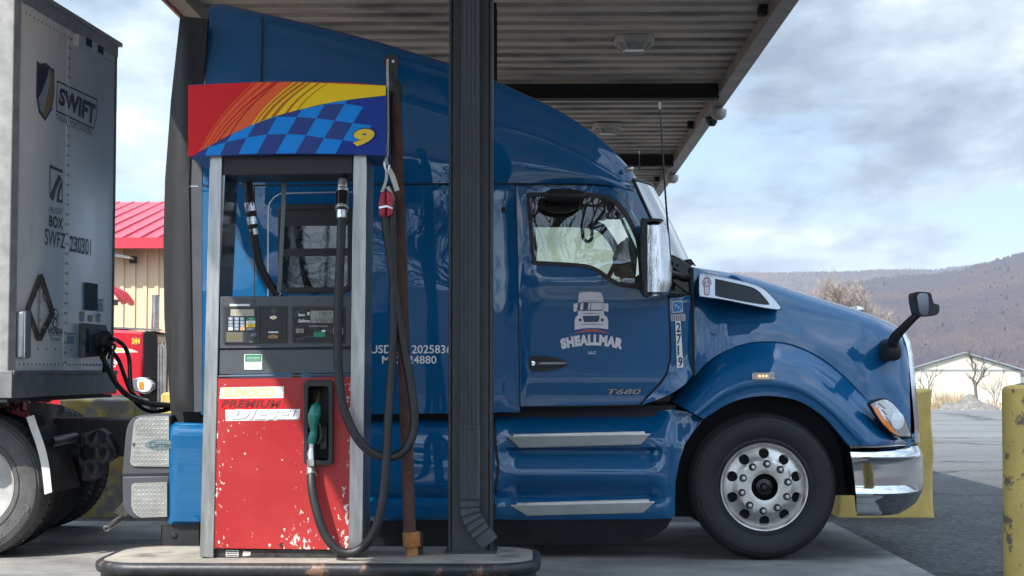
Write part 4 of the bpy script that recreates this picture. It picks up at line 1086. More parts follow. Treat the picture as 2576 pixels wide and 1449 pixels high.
g = G(); p = P(706, 1370, YP); g.lathe([(0.0, -.014), (.008, -.014), (.010, -.004), (.010, .0)], (p.x, YP+.007, p.z), 'y', 12); mk('door_lock', g, M['castiron'], door)
# labels on the door
def Z5(x, y): return (442+.4771*x, 757.6+.4771*y)
YD = YP+.008
ylf = mat('faded_yellow_print', (.80, .68, .22), .5)
g = G(); g.fpx([(555, 975), (714, 972), (713, 1001), (552, 1003)], YD-.0012, 0); g.textpx('SUNOCO', 558, 975, 690, 1000, YD-.0024, 1, .25, .05)
mk('name_label', g, [M['white'], ylf], door)
pr = mat('fresh_red_label', (.62, .012, .015), .3)
g = G(); g.fpx([(552, 1003.5), (713, 1001.5), (712, 1029), (551, 1030)], YD-.0012, 0); g.textpx('PREMIUM', 556, 1006, 708, 1026, YD-.0024, 1, .25, .045)
mk('grade_label', g, [pr, mat('dark_red_print', (.16, .008, .01), .5)], door)
g = G(); g.fpx([(567, 1031), (755, 1029), (753, 1056), (568, 1059)], YD-.0012, 0); 
g.textpx('DIESEL', 583, 1030.5, 754, 1056.5, YD-.0024, 1, .28, .05); g.textpx('DIESEL', 581, 1029.5, 752, 1054.5, YD-.0036, 2, .28, .045)  # offset grey copy draws the shadow of the embossed letters
mk('fuel_label', g, [M['white'], mat('emboss_shadow', (.22, .22, .23), .5), mat('emboss_white', (.8, .8, .8), .5)], door)
# nozzle boot
g = G(); g.panel(rrect(764, 956, 837, 1171, 11), lambda u, v: YD-.05-.0*v, [rrect(775, 972, 826, 1158, 8)], None, .055)
rows = []
for k, yy in ((0, YD-.05), (.3, YD-.02), (1.5, YD+.13)):
    a = [P(u, v, YD-.05) for u, v in rrect(775+k, 972+k*4, 826-k, 1158-k, 8)]; a = [(p.x, yy, p.z) for p in a]; rows.append(a+[a[0]])
g.grid(rows, 0, False); a = rows[-1][:-1]; g.flat(a, 0)
boot = mk('nozzle_boot', g, M['black'], pump, bevel=.004)
g = G(); p = P(810, 1050, YD); g.pg([(806, 1075), (822, 1072), (822, 1130), (806, 1132)], YD+.02, .1); mk('boot_hook', g, M['gloss_black'], boot, bevel=.003)

# ------------------------------------------------------------------ nozzle in the boot
YN = YD-.045
root = thing('fuel_nozzle', tuple(P(790, 1100, YN)), 'green diesel nozzle hanging in the black boot of the red door', 'fuel nozzle')
def T3(pts): return [P(u, v, YN+dy) for u, v, dy in pts]
g = G(); g.tube(T3([(794, 1030, .0), (800, 1012, .02), (803, 990, .09), (803, 975, .14)]), .014, 10); mk('spout', g, mat('worn_spout', (.14, .09, .06), .5, .6, var=.4, vscale=30), root)
gm = mat('green_grip', (.004, .165, .125), .35, coat=.3, var=.1, vscale=20, dirt=((.02, .05, .04), 12, .55, .8))
g = G(); path = spl([(797, 1017, .01), (794, 1030, -.01), (790, 1048, -.02), (788, 1068, -.012), (790, 1085, 0), (786, 1102, 0), (784, 1116, 0)], 5, False)
rad = [interp(i/(len(path)-1), [(0, .018), (.12, .034), (.3, .04), (.45, .032), (.55, .027), (.62, .024), (.8, .029), (1, .026)]) for i in range(len(path))]
g.tube(T3(path), rad, 14); mk('grip_cover', g, gm, root)
g = G(); g.tube(T3([(798, 1060, -.02), (806, 1072, -.02), (807, 1100, -.015), (800, 1118, -.01)]), .006, 8); mk('lever', g, M['castiron'], root)
g = G(); g.tube(T3([(784, 1116, 0), (784, 1126, 0)]), .02, 12); g.tube(T3([(784, 1126, 0), (782, 1146, 0)]), [.016, .026], 12); g.tube(T3([(782, 1140, 0), (783, 1158, -.01)]), [.026, .022], 12); g.tube(T3([(783, 1156, -.01), (783, 1172, -.012)]), .026, 6)
mk('swivel', g, M['alu'], root)

# ------------------------------------------------------------------ hoses
M['hose'] = mat('hose_rubber', (.012, .012, .013), .5, var=.3, vscale=10, bump=.06, bscale=60, dirt=((.03, .029, .028), 6, .55, .9))
YH = YP-.12
hp = [(867, 395, .34), (864, 425, .22), (862, 460, .12), (860, 520, .04), (858, 600, 0), (853, 720, 0), (850, 850, 0), (853, 950, 0), (866, 1030, 0), (896, 1098, 0), (935, 1138, .02), (982, 1150, .05), (1020, 1130, .08), (1040, 1085, .1), (1041, 1030, .11), (1030, 950, .12), (1012, 850, .12), (995, 740, .11), (981, 640, .10), (972, 575, .10), (968, 535, .10), (970, 510, .10), (977, 500, .105), (984, 508, .11), (986, 535, .11), (988, 600, .11), (990, 740, .11), (989, 860, .10), (982, 980, .08), (975, 1080, .04), (971, 1170, .02), (963, 1260, 0), (945, 1330, 0), (915, 1374, 0), (880, 1391, 0), (845, 1380, 0), (815, 1340, 0), (795, 1280, .01), (785, 1230, .03), (783, 1198, .06), (783, 1176, .10)]
root = thing('fuel_hose', tuple(P(860, 600, YH)), 'long black fuel hose looping from the pump top down to the green nozzle', 'hose')
hps = spl(hp, 5, False)
g = G(); g.tube([P(u, v, YH+dy) for u, v, dy in hps], .0275, 12); mk('rubber_line', g, M['hose'], root)
def fit(seq, name, m, par):
    g = G()
    for (u0, v0, d0, u1, v1, d1, r, n) in seq: g.tube([P(u0, v0, YH+d0), P(u1, v1, YH+d1)], r, n)
    return mk(name, g, m, par, bevel=.003)
fit([(862.5, 455, .13, 861.5, 474, .10, .034, 8), (861.5, 476, .1, 861, 484, .09, .037, 16)], 'coupling', M['alu'], root)
fit([(861, 486, .09, 860, 520, .04, .04, 16)], 'breakaway', M['gloss_black'], root)
fit([(860, 521, .04, 859.5, 527, .03, .042, 16), (859.5, 529, .03, 859, 550, .02, .033, 8)], 'coupling', M['alu'], root)
fit([(783, 1178, .10, 784, 1196, .065, .033, 14)], 'ferrule', M['alu'], root)
fit([(868, 386, .35, 866, 402, .3, .045, 12)], 'pipe_elbow', M['castiron'], root)
# hose on the far side of the pump
YB = YP+PD+.1
root = thing('fuel_hose', tuple(P(640, 560, YB)), 'shorter black hose with silver couplings hanging on the far side of the pump', 'hose')
hs = spl([(618, 425, 0), (623, 450, 0), (630, 500, 0), (635, 560, 0), (642, 610, 0), (652, 660, 0), (672, 705, 0), (700, 745, 0), (730, 800, 0), (745, 900, 0), (745, 1050, 0)], 5, False)
g = G(); g.tube([P(u, v, YB+d) for u, v, d in hs], .0275, 12); mk('rubber_line', g, M['hose'], root)
def fitb(seq, name, m):
    g = G()
    for (u0, v0, u1, v1, r, n) in seq: g.tube([P(u0, v0, YB), P(u1, v1, YB)], r, n)
    mk(name, g, m, root, bevel=.003)
fitb([(624, 484, 628, 508, .031, 8)], 'coupling', M['castiron'])
fitb([(627, 510, 632, 533, .037, 8), (632, 545, 635, 566, .035, 8)], 'coupling', M['chrome_w'])
fitb([(631, 533, 633, 546, .036, 16), (635, 567, 637, 574, .035, 12)], 'breakaway', M['black'])
fitb([(637, 575, 641, 592, .029, 8)], 'ferrule', M['alu'])
# coiled retriever cable
root = thing('spring_cable', tuple(P(712, 500, YB-.05)), 'thin grey spring cable hanging behind the pump opening', 'cable')
g = G()
for k in (-1, 0, 1):
    pa = resample([(715+k*3.2, 435), (713+k*3.2, 520), (707+k*3.2, 640), (702+k*3.2, 735)], 70)
    g.tube([P(u, v, YB-.05+.006*(i % 2)) for i, (u, v) in enumerate(pa)], [.004+.003*(i % 2) for i in range(70)], 6)
mk('coils', g, mat('spring_steel', (.22, .23, .23), .4, .7), root)
g = G(); g.tube([P(703, 734, YB-.05), P(706, 741, YB-.05), P(701, 745, YB-.05)], .005, 6); mk('hook', g, M['alu'], root)

# ------------------------------------------------------------------ rusty retriever mast
YM = 9.86
b0 = PG(1031, 1392, IZ); 
root = thing('hose_mast', (b0.x, YM, IZ), 'rusty brown pipe mast with pulley head standing beside the pump', 'mast')
g = G(); g.tube([P(1031, 1345, YM), P(1012, 780, YM), P(994, 243, YM)], .0385, 20); mk('pipe', g, M['rust'], root)
g = G(); g.tube([P(993.5, 258, YM), P(993.5, 238, YM)], .042, 20); g.tube([P(993.5, 238, YM), P(993, 222, YM)], .047, 8); g.tube([P(993, 222, YM), P(992, 212, YM), P(990, 200, YM)], [.045, .04, .03], 16)
g.tube([P(990, 202, YM), P(988, 180, YM)], [.028, .026], 10)
mk('collar', g, M['castiron'], root)
g = G()
for d in (-.026, .014): g.pg([(976, 180), (973, 160), (975, 143), (983, 134.5), (993, 136), (1000, 148), (1001, 175), (999, 200), (982, 200)], YM+d, .012)
head_ = mk('pulley_head', g, M['castiron'], root, bevel=.003)
g = G(); p = P(984, 158, YM); g.lathe([(0, -.01), (.05, -.01), (.042, 0), (.05, .01), (0, .01)], (p.x, YM, p.z), 'y', 24); mk('pulley_wheel', g, M['rust'], head_)
g = G(); p = P(990, 157, YM); g.lathe([(0, -.036), (.009, -.036), (.01, -.026)], (p.x, YM, p.z), 'y', 8); mk('axle_bolt', g, M['alu'], head_)
g = G(); g.tube([P(1036, 1376, YM), P(1034, 1338, YM)], .055, 12); mk('base_coupling', g, M['rust_orange'], root, bevel=.006)
z0 = P(1036, 1376, YM); g = G(); g.tube([(z0.x, YM, IZ-.01), (z0.x-.002, YM, z0.z)], .041, 16); mk('base_pipe', g, M['rust_orange'], root)
q = P(1052, 1350, YM+.1); g = G(); g.box(q.x-.02, q.x+.03, YM+.06, YM+.12, IZ, q.z+.03); mk('base_bracket', g, M['castiron'], root, bevel=.004)
# cord, strap and red clamp
YR = 9.74
root = thing('hose_retriever', tuple(P(980, 420, YR)), 'white cord, canvas strap and red clamp holding up the hose loop', 'hose hanger')
M['cord'] = mat('white_cord', (.5, .48, .44), .8, var=.1, vscale=30)
g = G(); g.tube([P(975, 150, YM-.06), P(975, 170, YM-.09), P(975.5, 240, YR), P(976, 330, YR), P(974, 385, YR), P(971, 398, YR)], .0075, 6)
g.tube([P(u, v, YR-.004) for u, v in spl([(975, 360), (977, 380), (974, 398), (970, 410), (975, 415), (973, 398), (971, 380)], 4, True)], .004, 6)
mk('cord', g, M['cord'], root)
g = G(); g.tube([P(u, v, YR-.01) for u, v in spl([(971, 398), (967, 410), (970, 425), (977, 430), (980, 415)], 5, False)], .007, 6); mk('ring', g, M['alu'], root)
st = mat('canvas_strap', (.55, .51, .43), .85, var=.2, vscale=25)
def ribbon(pts, w, off, name, m, th=.005):
    g = G(); rows = []
    for i, (u, v) in enumerate(pts):
        a, b = pts[max(i-1, 0)], pts[min(i+1, len(pts)-1)]; t = Vector((b[0]-a[0], b[1]-a[1])).normalized(); n = Vector((-t.y, t.x))*w/2
        rows.append([P(u+n.x, v+n.y, YR+off), P(u-n.x, v-n.y, YR+off), P(u-n.x, v-n.y, YR+off+th), P(u+n.x, v+n.y, YR+off+th), P(u+n.x, v+n.y, YR+off)])
    g.grid(rows); return mk(name, g, m, root)
ribbon(spl([(972, 430), (972, 450), (966, 470), (960, 484)], 4, False), 7, -.01, 'strap', st)
ribbon(spl([(978, 426), (986, 440), (993, 460), (999, 480)], 4, False), 13, -.03, 'strap', st)
ribbon(spl([(975, 470), (984, 486), (988, 500), (985, 512)], 4, False), 8, -.055, 'strap', st)
rc2 = mat('red_clamp', (.42, .018, .035), .45, var=.15, vscale=25)
g = G(); yo = .035
for poly, d in (([(957, 486), (968, 478), (970, 545), (954, 544), (952, 515)], -.085), ([(971, 478), (984, 482), (989, 500), (988, 540), (973, 546)], -.085), ([(980, 500), (993, 505), (993, 578), (981, 578)], -.03)):
    g.pg(poly, YR+d, .085)
mk('clamp', g, rc2, root, bevel=.012)
g = G(); g.pg([(953, 520), (972, 516), (988, 522), (988, 526), (972, 521), (953, 525)], YR-.092, .02); mk('clip', g, M['chrome'], root)
# ------------------------------------------------------------------ blue tractor
YT = 11.3; YC = YT+1.25
def sx_(u, v=930, Y=YT): return P(u, v, Y).x
M['polished'] = mat('polished_alu', (.68, .675, .65), .3, .55, var=.05, vscale=9)
M['mirror_dark'] = mat('mirror_dark', (.16, .17, .20), .06, 1)  # dark tint stands in for the hillside reflected in the hood mirror
truck = thing('tractor_unit', (sx_(1150), YC, PADZ), 'dark blue sleeper tractor with chrome bumper parked beside the pump', 'truck')
SEAMV = 463
# --- roof and upper sleeper: sections along the length
roof_top = [(505, 10), (520, 8), (590, 22), (660, 38), (780, 66), (900, 97), (1000, 124), (1127, 161), (1240, 204), (1330, 243), (1400, 276), (1460, 312), (1510, 347), (1560, 392), (1590, 424), (1612, 450), (1630, 474)]
crease = [(505, 214), (660, 222), (900, 242), (1000, 258), (1127, 296), (1240, 318), (1340, 344), (1420, 375), (1500, 415), (1550, 444), (1590, 462), (1630, 482)]
seamv = [(505, 466), (1240, 460), (1500, 463), (1560, 472), (1590, 478), (1630, 492)]
inset = [(505, 0), (1480, 0), (1540, .03), (1575, .08), (1600, .17), (1618, .38), (1626, .65), (1630, .95)]
us = [505+ (1480-505)*i/40 for i in range(41)]+[1500, 1520, 1540, 1555, 1570, 1582, 1592, 1601, 1609, 1616, 1622, 1627, 1630]
rows = []
for u in us:
    c = sinterp(u, inset); X = sx_(u)
    zt = P(u, sinterp(u, roof_top), YT+.26+c*.5).z; zc = P(u, sinterp(u, crease), YT+c).z; zs = P(u, sinterp(u, seamv), YT+c).z
    zc = min(zc, zt-.04); zs = min(zs, zc-.02)
    r = min(.13, (zt-zc)*.5); sec = []
    n1 = 12
    bulge = .05*sstep(1150, 1300, u)*(1-sstep(1500, 1590, u))
    flat = 1-sstep(930, 1010, u)
    for k in range(n1+1):
        t = k/n1; sec.append((YT+c-bulge*math.sin(math.pi*min(1, t*1.15))*.6+.035*t*t, zs+(zc-zs)*t))
    step = .03*sstep(940, 1040, u)
    hh = zt-r-zc
    for k in range(0, 11):
        t = k/10; y = YT+c+.035+step*min(1, t*6)+(.13*t*hh+.10*t*t*hh)
        sec.append((y, zc+.012+(hh-.012)*t))
    y1 = sec[-1][0]
    for k in range(1, 9):
        a = math.radians(90*k/8); sec.append((y1+r*(1-math.cos(a)), zt-r+r*math.sin(a)))
    sec.append((YC, zt+.05*(YC-y1)))
    full = sec+[(2*YC-y, z) for y, z in sec[-2::-1]]
    rows.append([(X, y, z) for y, z in full])
g = G(); g.grid(rows, 0, True)
g.flat(rows[0], 0, (-1, 0, 0))
mk('roof_fairing', g, M['blue'], truck, ang=28)
# --- side of sleeper
def yside(u, v):
    """near side skin"""
    y = YT
    y += .012*math.sin(u*.011+v*.004)*sstep(1310, 1200, u)*0
    # shallow vertical crease of the cab rear corner post
    y += .018*math.exp(-((u-1275)/9)**2)
    if u > 1300:
        # swage line under the window and tumblehome above it
        y += .0007*max(0, 700-v)*.12
        y += -.02*math.exp(-((v-708)/30)**2)*sstep(1310, 1380, u)
        y += .02*sstep(955, 1000, v)
        y += .05*sstep(1560, 1680, u)*0
    return y
sl_out = [(505, 468), (1297, 465), (1303, 700), (1308, 1020), (1306, 1036), (1125, 1040), (940, 1042), (505, 1042)]
win = rrect(700, 514, 882, 738, 22, 5)
g = G(); g.panel(sl_out, yside, [], 30, .05); sleeper = mk('sleeper_side', g, M['blue'], truck, ang=30)
g = G(); bx0_, bx1_ = sx_(505), sx_(1309)
g.box(bx0_, bx1_, YT+.06, 2*YC-YT, P(0, 1038, YT).z, P(0, 466, YT).z); mk('sleeper_body', g, M['blue'], truck)
# framed window of the sleeper
g = G(); o1 = rrect(699, 513, 886, 737, 24, 6); h1 = rrect(712, 527, 874, 723, 16, 6)
g.panel(o1, lambda u, v: YT-.022, [h1], None, .03); sw = mk('sleeper_window', g, M['black'], truck, bevel=.004)
g = G(); g.panel(rrect(711, 526, 875, 724, 16, 6), lambda u, v: YT-.010, [], 20, .008); mk('pane', g, M['dglass'], sw)
g = G(); g.pg([(712, 626), (876, 624), (876, 643), (712, 645)], YT-.020, .01); g.pg(rrect(712, 526, 874, 568, 4), YT-.013, .004); mk('cross_bar', g, M['black'], sw)
def line(pts, w, Y, m=0, g=None, d=.004):
    """thin strip along a pixel polyline"""
    L, R = [], []
    for i, (u, v) in enumerate(pts):
        a, b = pts[max(i-1, 0)], pts[min(i+1, len(pts)-1)]; t = Vector((b[0]-a[0], b[1]-a[1])); t = t.normalized() if t.length else Vector((1, 0)); n = Vector((-t.y, t.x))*w/2
        L.append((u+n.x, v+n.y)); R.append((u-n.x, v-n.y))
    yf = Y if callable(Y) else (lambda u, v: Y)
    for i in range(len(pts)-1):
        q = [L[i], L[i+1], R[i+1], R[i]]
        g.flat([P(u, v, yf(u, v)) for u, v in q], m)
g = G(); line(spl([(674, 760), (674, 640), (675, 530), (682, 506), (700, 490), (730, 486), (880, 483), (900, 485), (912, 500)], 5, False), 3.2, YT-.004, 0, g); mk('window_trim', g, mat('silver_trim', (.5, .51, .52), .3, .5), truck)
# panel gaps
ysk = lambda u, v: yside(u, v)-.0022
g = G()
line([(505, 467), (700, 466), (1000, 462), (1297, 463), (1480, 465)], 3.4, lambda u, v: yside(u, v)-.003, 0, g)
line([(1297, 465), (1303, 700), (1308, 1022)], 3.4, ysk, 0, g)
line([(505, 1019), (1308, 1016)], 1.2, ysk, 0, g)
line([(640, 466), (640, 760)], 2.5, ysk, 0, g)
mk('panel_gap', g, M['seam'], truck)
g = G(); 
for k in range(16):
    u = 650+16*k
    for v in (474, 489):
        if u < 880 or v < 480: p = P(u+ (6 if v > 480 else 0), v, YT-.002); g.lathe([(0, -.004), (.005, -.002), (.006, 0)], p, 'y', 6)
for k in range(12): p = P(667, 500+22*k, YT-.002); g.lathe([(0, -.004), (.005, -.002), (.006, 0)], p, 'y', 6)
for k in range(9): p = P(960+20*k, 466+1, YT-.002); g.lathe([(0, -.004), (.005, -.002), (.006, 0)], p, 'y', 6)
for k in range(8): p = P(950+24*k, 1004, YT-.002); g.lathe([(0, -.004), (.005, -.002), (.006, 0)], p, 'y', 6)
mk('rivets', g, M['blue'], truck)
g = G(); rr_ = [P(u, v, YT-.003) for u, v in circ(1266, 528, 5.5, 16, 9)]; g.flat(rr_); mk('vent_plug', g, M['seam'], truck)
# vertical gap of the roof fairing at rear
g = G()
for (u, v0, v1) in ((660, 38, 215),):
    pts = []
    for k in range(8):
        v = v0+6+(v1-v0-6)*k/7; t = (215-v)/180; pts.append((657+4*t, v))
    line(pts, 5, lambda u, v: YT+.02+.0023*max(0, 215-v)*.26, 0, g)
mk('fairing_gap', g, M['seam'], truck)
# --- black side extender and grey strip behind the sleeper
ext = [(453, 40), (523, 47), (518, 120), (510, 215), (506, 300), (503, 395), (478, 395), (475, 470), (480, 700), (487, 1036), (429, 1034), (413, 800), (411, 600), (415, 450), (430, 250)]
g = G(); g.panel(ext, lambda u, v: YT+.02-.05*math.sin(math.pi*min(1, max(0, (u-410)/95)))+ .03*sstep(470, 410, u), [], 22, .05); mk('side_extender', g, M['fairing'], truck, ang=50)
g = G(); g.panel([(478, 396), (508, 396), (508, 1036), (488, 1036), (480, 700), (476, 470)], lambda u, v: YT-.004, [], 30, .04); mk('extender_hinge', g, M['sidegrey'], truck)
g = G(); g.pg([(476, 467), (498, 467), (498, 470), (476, 470)], YT-.006, .01); mk('hinge_strip', g, M['alu'], truck)
# far side extender (same shape mirrored)
g = G(); g.panel(ext, lambda u, v: YT+.04, [], None, .05); g.v = [Vector((p.x, 2*YC-p.y, p.z)) for p in g.v]; g.f = [f[::-1] for f in g.f]; mk('side_extender', g, M['fairing'], truck)
# --- cab door with a real opening
wout = spl([(1324, 494), (1327, 487), (1336, 484), (1400, 484), (1469, 484), (1520, 490), (1545, 499), (1562, 513), (1578, 534), (1591, 556), (1603, 580), (1612, 604), (1616, 660), (1618, 726), (1600, 726), (1570, 723), (1548, 718), (1526, 704), (1508, 691), (1494, 682), (1474, 675), (1440, 671), (1390, 668), (1345, 666), (1338, 658), (1335, 640), (1330, 570)], 3)
winn = spl([(1334, 502), (1337, 496), (1344, 494), (1400, 494), (1466, 494), (1516, 499), (1538, 507), (1553, 520), (1568, 540), (1581, 562), (1593, 588), (1601, 612), (1606, 660), (1608, 714), (1594, 714), (1572, 712), (1552, 707), (1532, 694), (1514, 681), (1498, 672), (1477, 665), (1440, 661), (1390, 658), (1352, 656), (1347, 650), (1344, 632), (1340, 570)], 3)
dout = [(1299, 467), (1400, 466), (1490, 467), (1530, 472), (1556, 485), (1582, 520), (1605, 560), (1628, 610), (1650, 660), (1668, 705), (1681, 744), (1684, 820), (1686, 880), (1685, 905), (1676, 940), (1660, 962), (1637, 988), (1609, 1018), (1500, 1021), (1310, 1023), (1305, 750)]
def ydoor(u, v):
    y = yside(u, v)
    y += .06*sstep(1560, 1690, u)*sstep(760, 520, v)
    return y
def holed(outl, hole, yf, m, name, par, step=16, th=.03, ang=30):
    g = G(); g.panel(outl, yf, [hole], step, th); return mk(name, g, m, par, ang=ang)
door = holed(dout, wout, ydoor, M['blue'], 'door', truck)
g = G(); g.panel(wout, lambda u, v: ydoor(u, v)-.006, [winn], None, .035); mk('window_frame', g, M['black'], door, bevel=.003)
g = G(); g.panel(winn, lambda u, v: ydoor(u, v)+.012, [], 24, 0); mk('window_glass', g, M['glass'], door)
g = G(); line([(1310, 1023), (1500, 1021), (1609, 1018), (1637, 988), (1660, 962), (1676, 940), (1685, 905), (1686, 880), (1684, 820), (1681, 744)], 3.2, lambda u, v: ydoor(u, v)-.003, 0, g); mk('door_gap', g, M['seam'], door)
# far door, mirrored
for name, gm_, m_ in (('door', (dout, [wout], 16, .03), M['blue']), ('window_frame', (wout, [winn], None, .035), M['black']), ('window_glass', (winn, [], 24, 0), M['glass'])):
    g = G(); g.panel(gm_[0], (lambda u, v: ydoor(u, v)+(.012 if name == 'window_glass' else -.006 if name == 'window_frame' else 0)), gm_[1], gm_[2], gm_[3])
    g.v = [Vector((p.x, 2*YC-p.y, p.z)) for p in g.v]; g.f = [f[::-1] for f in g.f]
    ob = mk(name, g, m_, truck if name == 'door' else fdoor)
    if name == 'door': fdoor = ob
# door handle
g = G(); hpoly = spl([(1330, 905), (1338, 897), (1360, 895), (1390, 898), (1415, 905), (1427, 913), (1424, 920), (1405, 928), (1370, 934), (1345, 934), (1332, 928)], 4)
g.panel(hpoly, lambda u, v: ydoor(u, v)-.006+.0*u, [], 10, .012); hd = mk('handle_recess', g, M['black'], door, bevel=.004)
g = G(); g.tube([P(1350, 914.5, YT-.02), P(1380, 914, YT-.03), P(1424, 913.5, YT-.02)], [.013, .014, .012], 10); p = P(1341, 914, YT-.014); g.lathe([(0, -.014), (.016, -.012), (.019, 0)], (p.x, YT-.004, p.z), 'y', 16); mk('handle', g, M['chrome'], hd)
# lettering on the door
yd = lambda k: (lambda u, v: ydoor(u, v)-.0015-.0012*k)
def ZD(x, y): return (1376.4+.3244*.6313*x*1.0, 713.4+.3244*.6313*y)
S2 = 353.6/1726
def ZD(x, y): return (1376.3+S2*x, 713.4+S2*y)
def dflat(g, pts, k, m=0): g.flat([P(*ZD(x, y), yd(k)(*ZD(x, y))) for x, y in pts], m)
g = G()
dflat(g, [(385, 165), (392, 120), (420, 106), (530, 100), (640, 106), (672, 120), (684, 165), (692, 210), (698, 330), (700, 385), (735, 410), (750, 450), (750, 560), (650, 548), (540, 545), (430, 552), (338, 570), (338, 450), (352, 410), (378, 385), (380, 330)], 1, 0)
for x0, x1 in ((325, 360), (715, 752)): dflat(g, rrect(x0, 242, x1, 346, 14, 3), 1, 0)
dflat(g, [(356, 240), (378, 240), (378, 338), (356, 330)], 1, 0); dflat(g, [(698, 240), (718, 240), (718, 330), (698, 338)], 1, 0)
dflat(g, [(385, 232), (400, 228), (675, 228), (690, 240), (680, 325), (665, 334), (380, 334), (365, 325)], 2, 1)
dflat(g, [(412, 240), (448, 238), (440, 322), (404, 322)], 3, 0); dflat(g, [(508, 237), (536, 237), (524, 322), (498, 322)], 3, 0); dflat(g, [(545, 237), (668, 237), (690, 244), (672, 322), (534, 322)], 3, 0)
dflat(g, [(436, 398), (646, 392), (640, 440), (628, 470), (455, 474), (444, 440)], 2, 1)
for cx in (406, 678): dflat(g, circ(cx, 446, 20, 16, 18), 2, 1)
for (x0, x1, y, h) in ((408, 675, 212, 10), (408, 672, 366, 9), (385, 708, 500, 11)):
    up = [(x0+(x1-x0)*i/12, y+6-h*math.sin(math.pi*i/12)) for i in range(13)]; dn = [(x0+(x1-x0)*i/12, y+6-(h-8)*math.sin(math.pi*i/12)) for i in range(13)][::-1]; dflat(g, up+dn[1:-1], 2, 1)
up = [(258+580*i/20, 640-78*math.sin(math.pi*i/20)-.02*i) for i in range(21)]; dn = [(258+580*i/20, 640-12-36*math.sin(math.pi*i/20)) for i in range(20, -1, -1)]
dflat(g, up+dn[1:-1], 2, 2)
up = [(280+540*i/20, 622-78*math.sin(math.pi*i/20)) for i in range(21)]; dn = [(280+540*i/20, 632-78*math.sin(math.pi*i/20)) for i in range(19, 0, -1)]
def arch(a, b):
    x = 155+790*a; e = (2*a-1)
    lo = 768+50*e*e-8; hi = 628+58*e*e-4
    y = lo+(hi-lo)*b
    x += -30*e*(1-b)*.9
    u, v = ZD(x, y); return P(u, v, yd(1)(u, v))
g.text('SHEALLMAR', arch, 0, 0, .075)
for i, ch in enumerate('TRANSPORT'):
    a = (i+.5)/9; e = 2*a-1; x = 205+690*a; y = 800+50*e*e
    a0, b0_ = ZD(x-9, y-13), ZD(x+9, y+13); g.textpx(ch, a0[0], a0[1], b0_[0], b0_[1], yd(1), 3)
a0, b0_ = ZD(508, 832), ZD(600, 866); g.textpx('LLC', a0[0], a0[1], b0_[0], b0_[1], yd(1), 4, 0, .02)
mk('door_decal', g, [M['pinkwhite'], mat('decal_blue', (.012, .03, .10), .3), mat('decal_red', (.42, .085, .075), .4), mat('ghost_letter', (.05, .085, .17), .4), M['white']], door)
g = G()
g.textpx('T680', 1527, 978, 1612, 992, lambda u, v: ydoor(u, v)-.012, 0, .25, .03); g.textpx('T680', 1526, 977, 1611, 991, lambda u, v: ydoor(u, v)-.004, 1, .25, .05)
mk('model_badge', g, [M['chrome'], M['black']], door)
g = G()
g.textpx('USDOT 2025836', 932, 868, 1136, 889, YT-.003, 0, 0, .012); g.textpx('MC 924880', 961, 895, 1098, 915, YT-.003, 0, 0, .012)
for (u0, v0, u1, v1) in ((918, 868, 937, 889), (918, 896, 936, 915)):
    g.textpx('KY', u0, v0, u1, v1, YT-.003, 1, 0, .0)
mk('side_lettering', g, [M['white'], mat('ghost_letter2', (.06, .10, .20), .4)], sleeper)
# --- A pillar, cowl and panel ahead of the door
g = G(); g.panel([(1492, 466), (1560, 474), (1592, 482), (1600, 480), (1612, 505), (1640, 565), (1668, 625), (1692, 672), (1690, 742), (1682, 742), (1668, 703), (1650, 657), (1628, 607), (1605, 557), (1583, 517), (1557, 482), (1530, 469)], lambda u, v: ydoor(u, v)+.003+.05*sstep(1590, 1690, u), [], 14, .03); mk('pillar', g, M['blue'], truck, ang=40)
pan = [(1684, 744), (1737, 742), (1741, 945), (1722, 968), (1690, 990), (1660, 1003), (1612, 1020), (1640, 990), (1664, 964), (1679, 942), (1688, 905), (1689, 880), (1687, 820)]
ypan = lambda u, v: YT+.012+.05*sstep(1690, 1745, u)*sstep(960, 900, v)-.02*sstep(930, 1000, v)
g = G(); g.panel(pan, ypan, [], 14, .03); cowl = mk('cowl_panel', g, M['blue'], truck, ang=40)
g = G(); g.panel([(1690, 640), (1716, 652), (1742, 672), (1738, 742), (1690, 744)], lambda u, v: YT+.16, [], 20, .05)
for q in ([(1690, 662), (1738, 690), (1738, 706), (1692, 672)], [(1690, 690), (1736, 726), (1736, 740), (1690, 706)]): g.pg(q, YT+.10, .07)
mk('cowl_bracket', g, M['gloss_black'], truck, bevel=.006)
g = G(); g.panel([(1736, 672), (1745, 676), (1749, 944), (1741, 946), (1738, 742)], lambda u, v: YT+.075, [], 20, .05); mk('hood_gap', g, M['seam'], truck)
# stickers
g = G()
g.fpx([(1690, 758), (1717, 757), (1718, 785), (1692, 787)], YT+.01-.0, 0); g.fpx([(1691.5, 760), (1715.5, 759), (1716.5, 783.5), (1693.5, 785)], YT+.0088, 1)
for ch, u, v in (('I', 1693, 761), ('F', 1698, 766), ('T', 1704.5, 771), ('A', 1711, 777)): g.textpx(ch, u, v, u+(5 if ch != 'I' else 1.6), v+6.5, YT+.0075, 0, 0, .03)
g.fpx([(1687, 791), (1724, 789), (1724, 807), (1688, 808)], YT+.0088, 3)
for k in range(6): u = 1690+5.4*k; g.fpx([(u, 793), (u+2, 793), (u+2.4, 806), (u+.4, 806)], YT+.0075, 4)
g.fpx([(1699, 808), (1712, 808), (1719, 924), (1703, 926)], YT+.0088, 0)
for i, ch in enumerate('2719'): u = 1701.2+1.6*i; v = 811+29*i; g.textpx(ch, u, v, u+(11 if ch != '1' else 4), v+25, YT+.0072, 2, 0, .03)
for q in g.v: pass
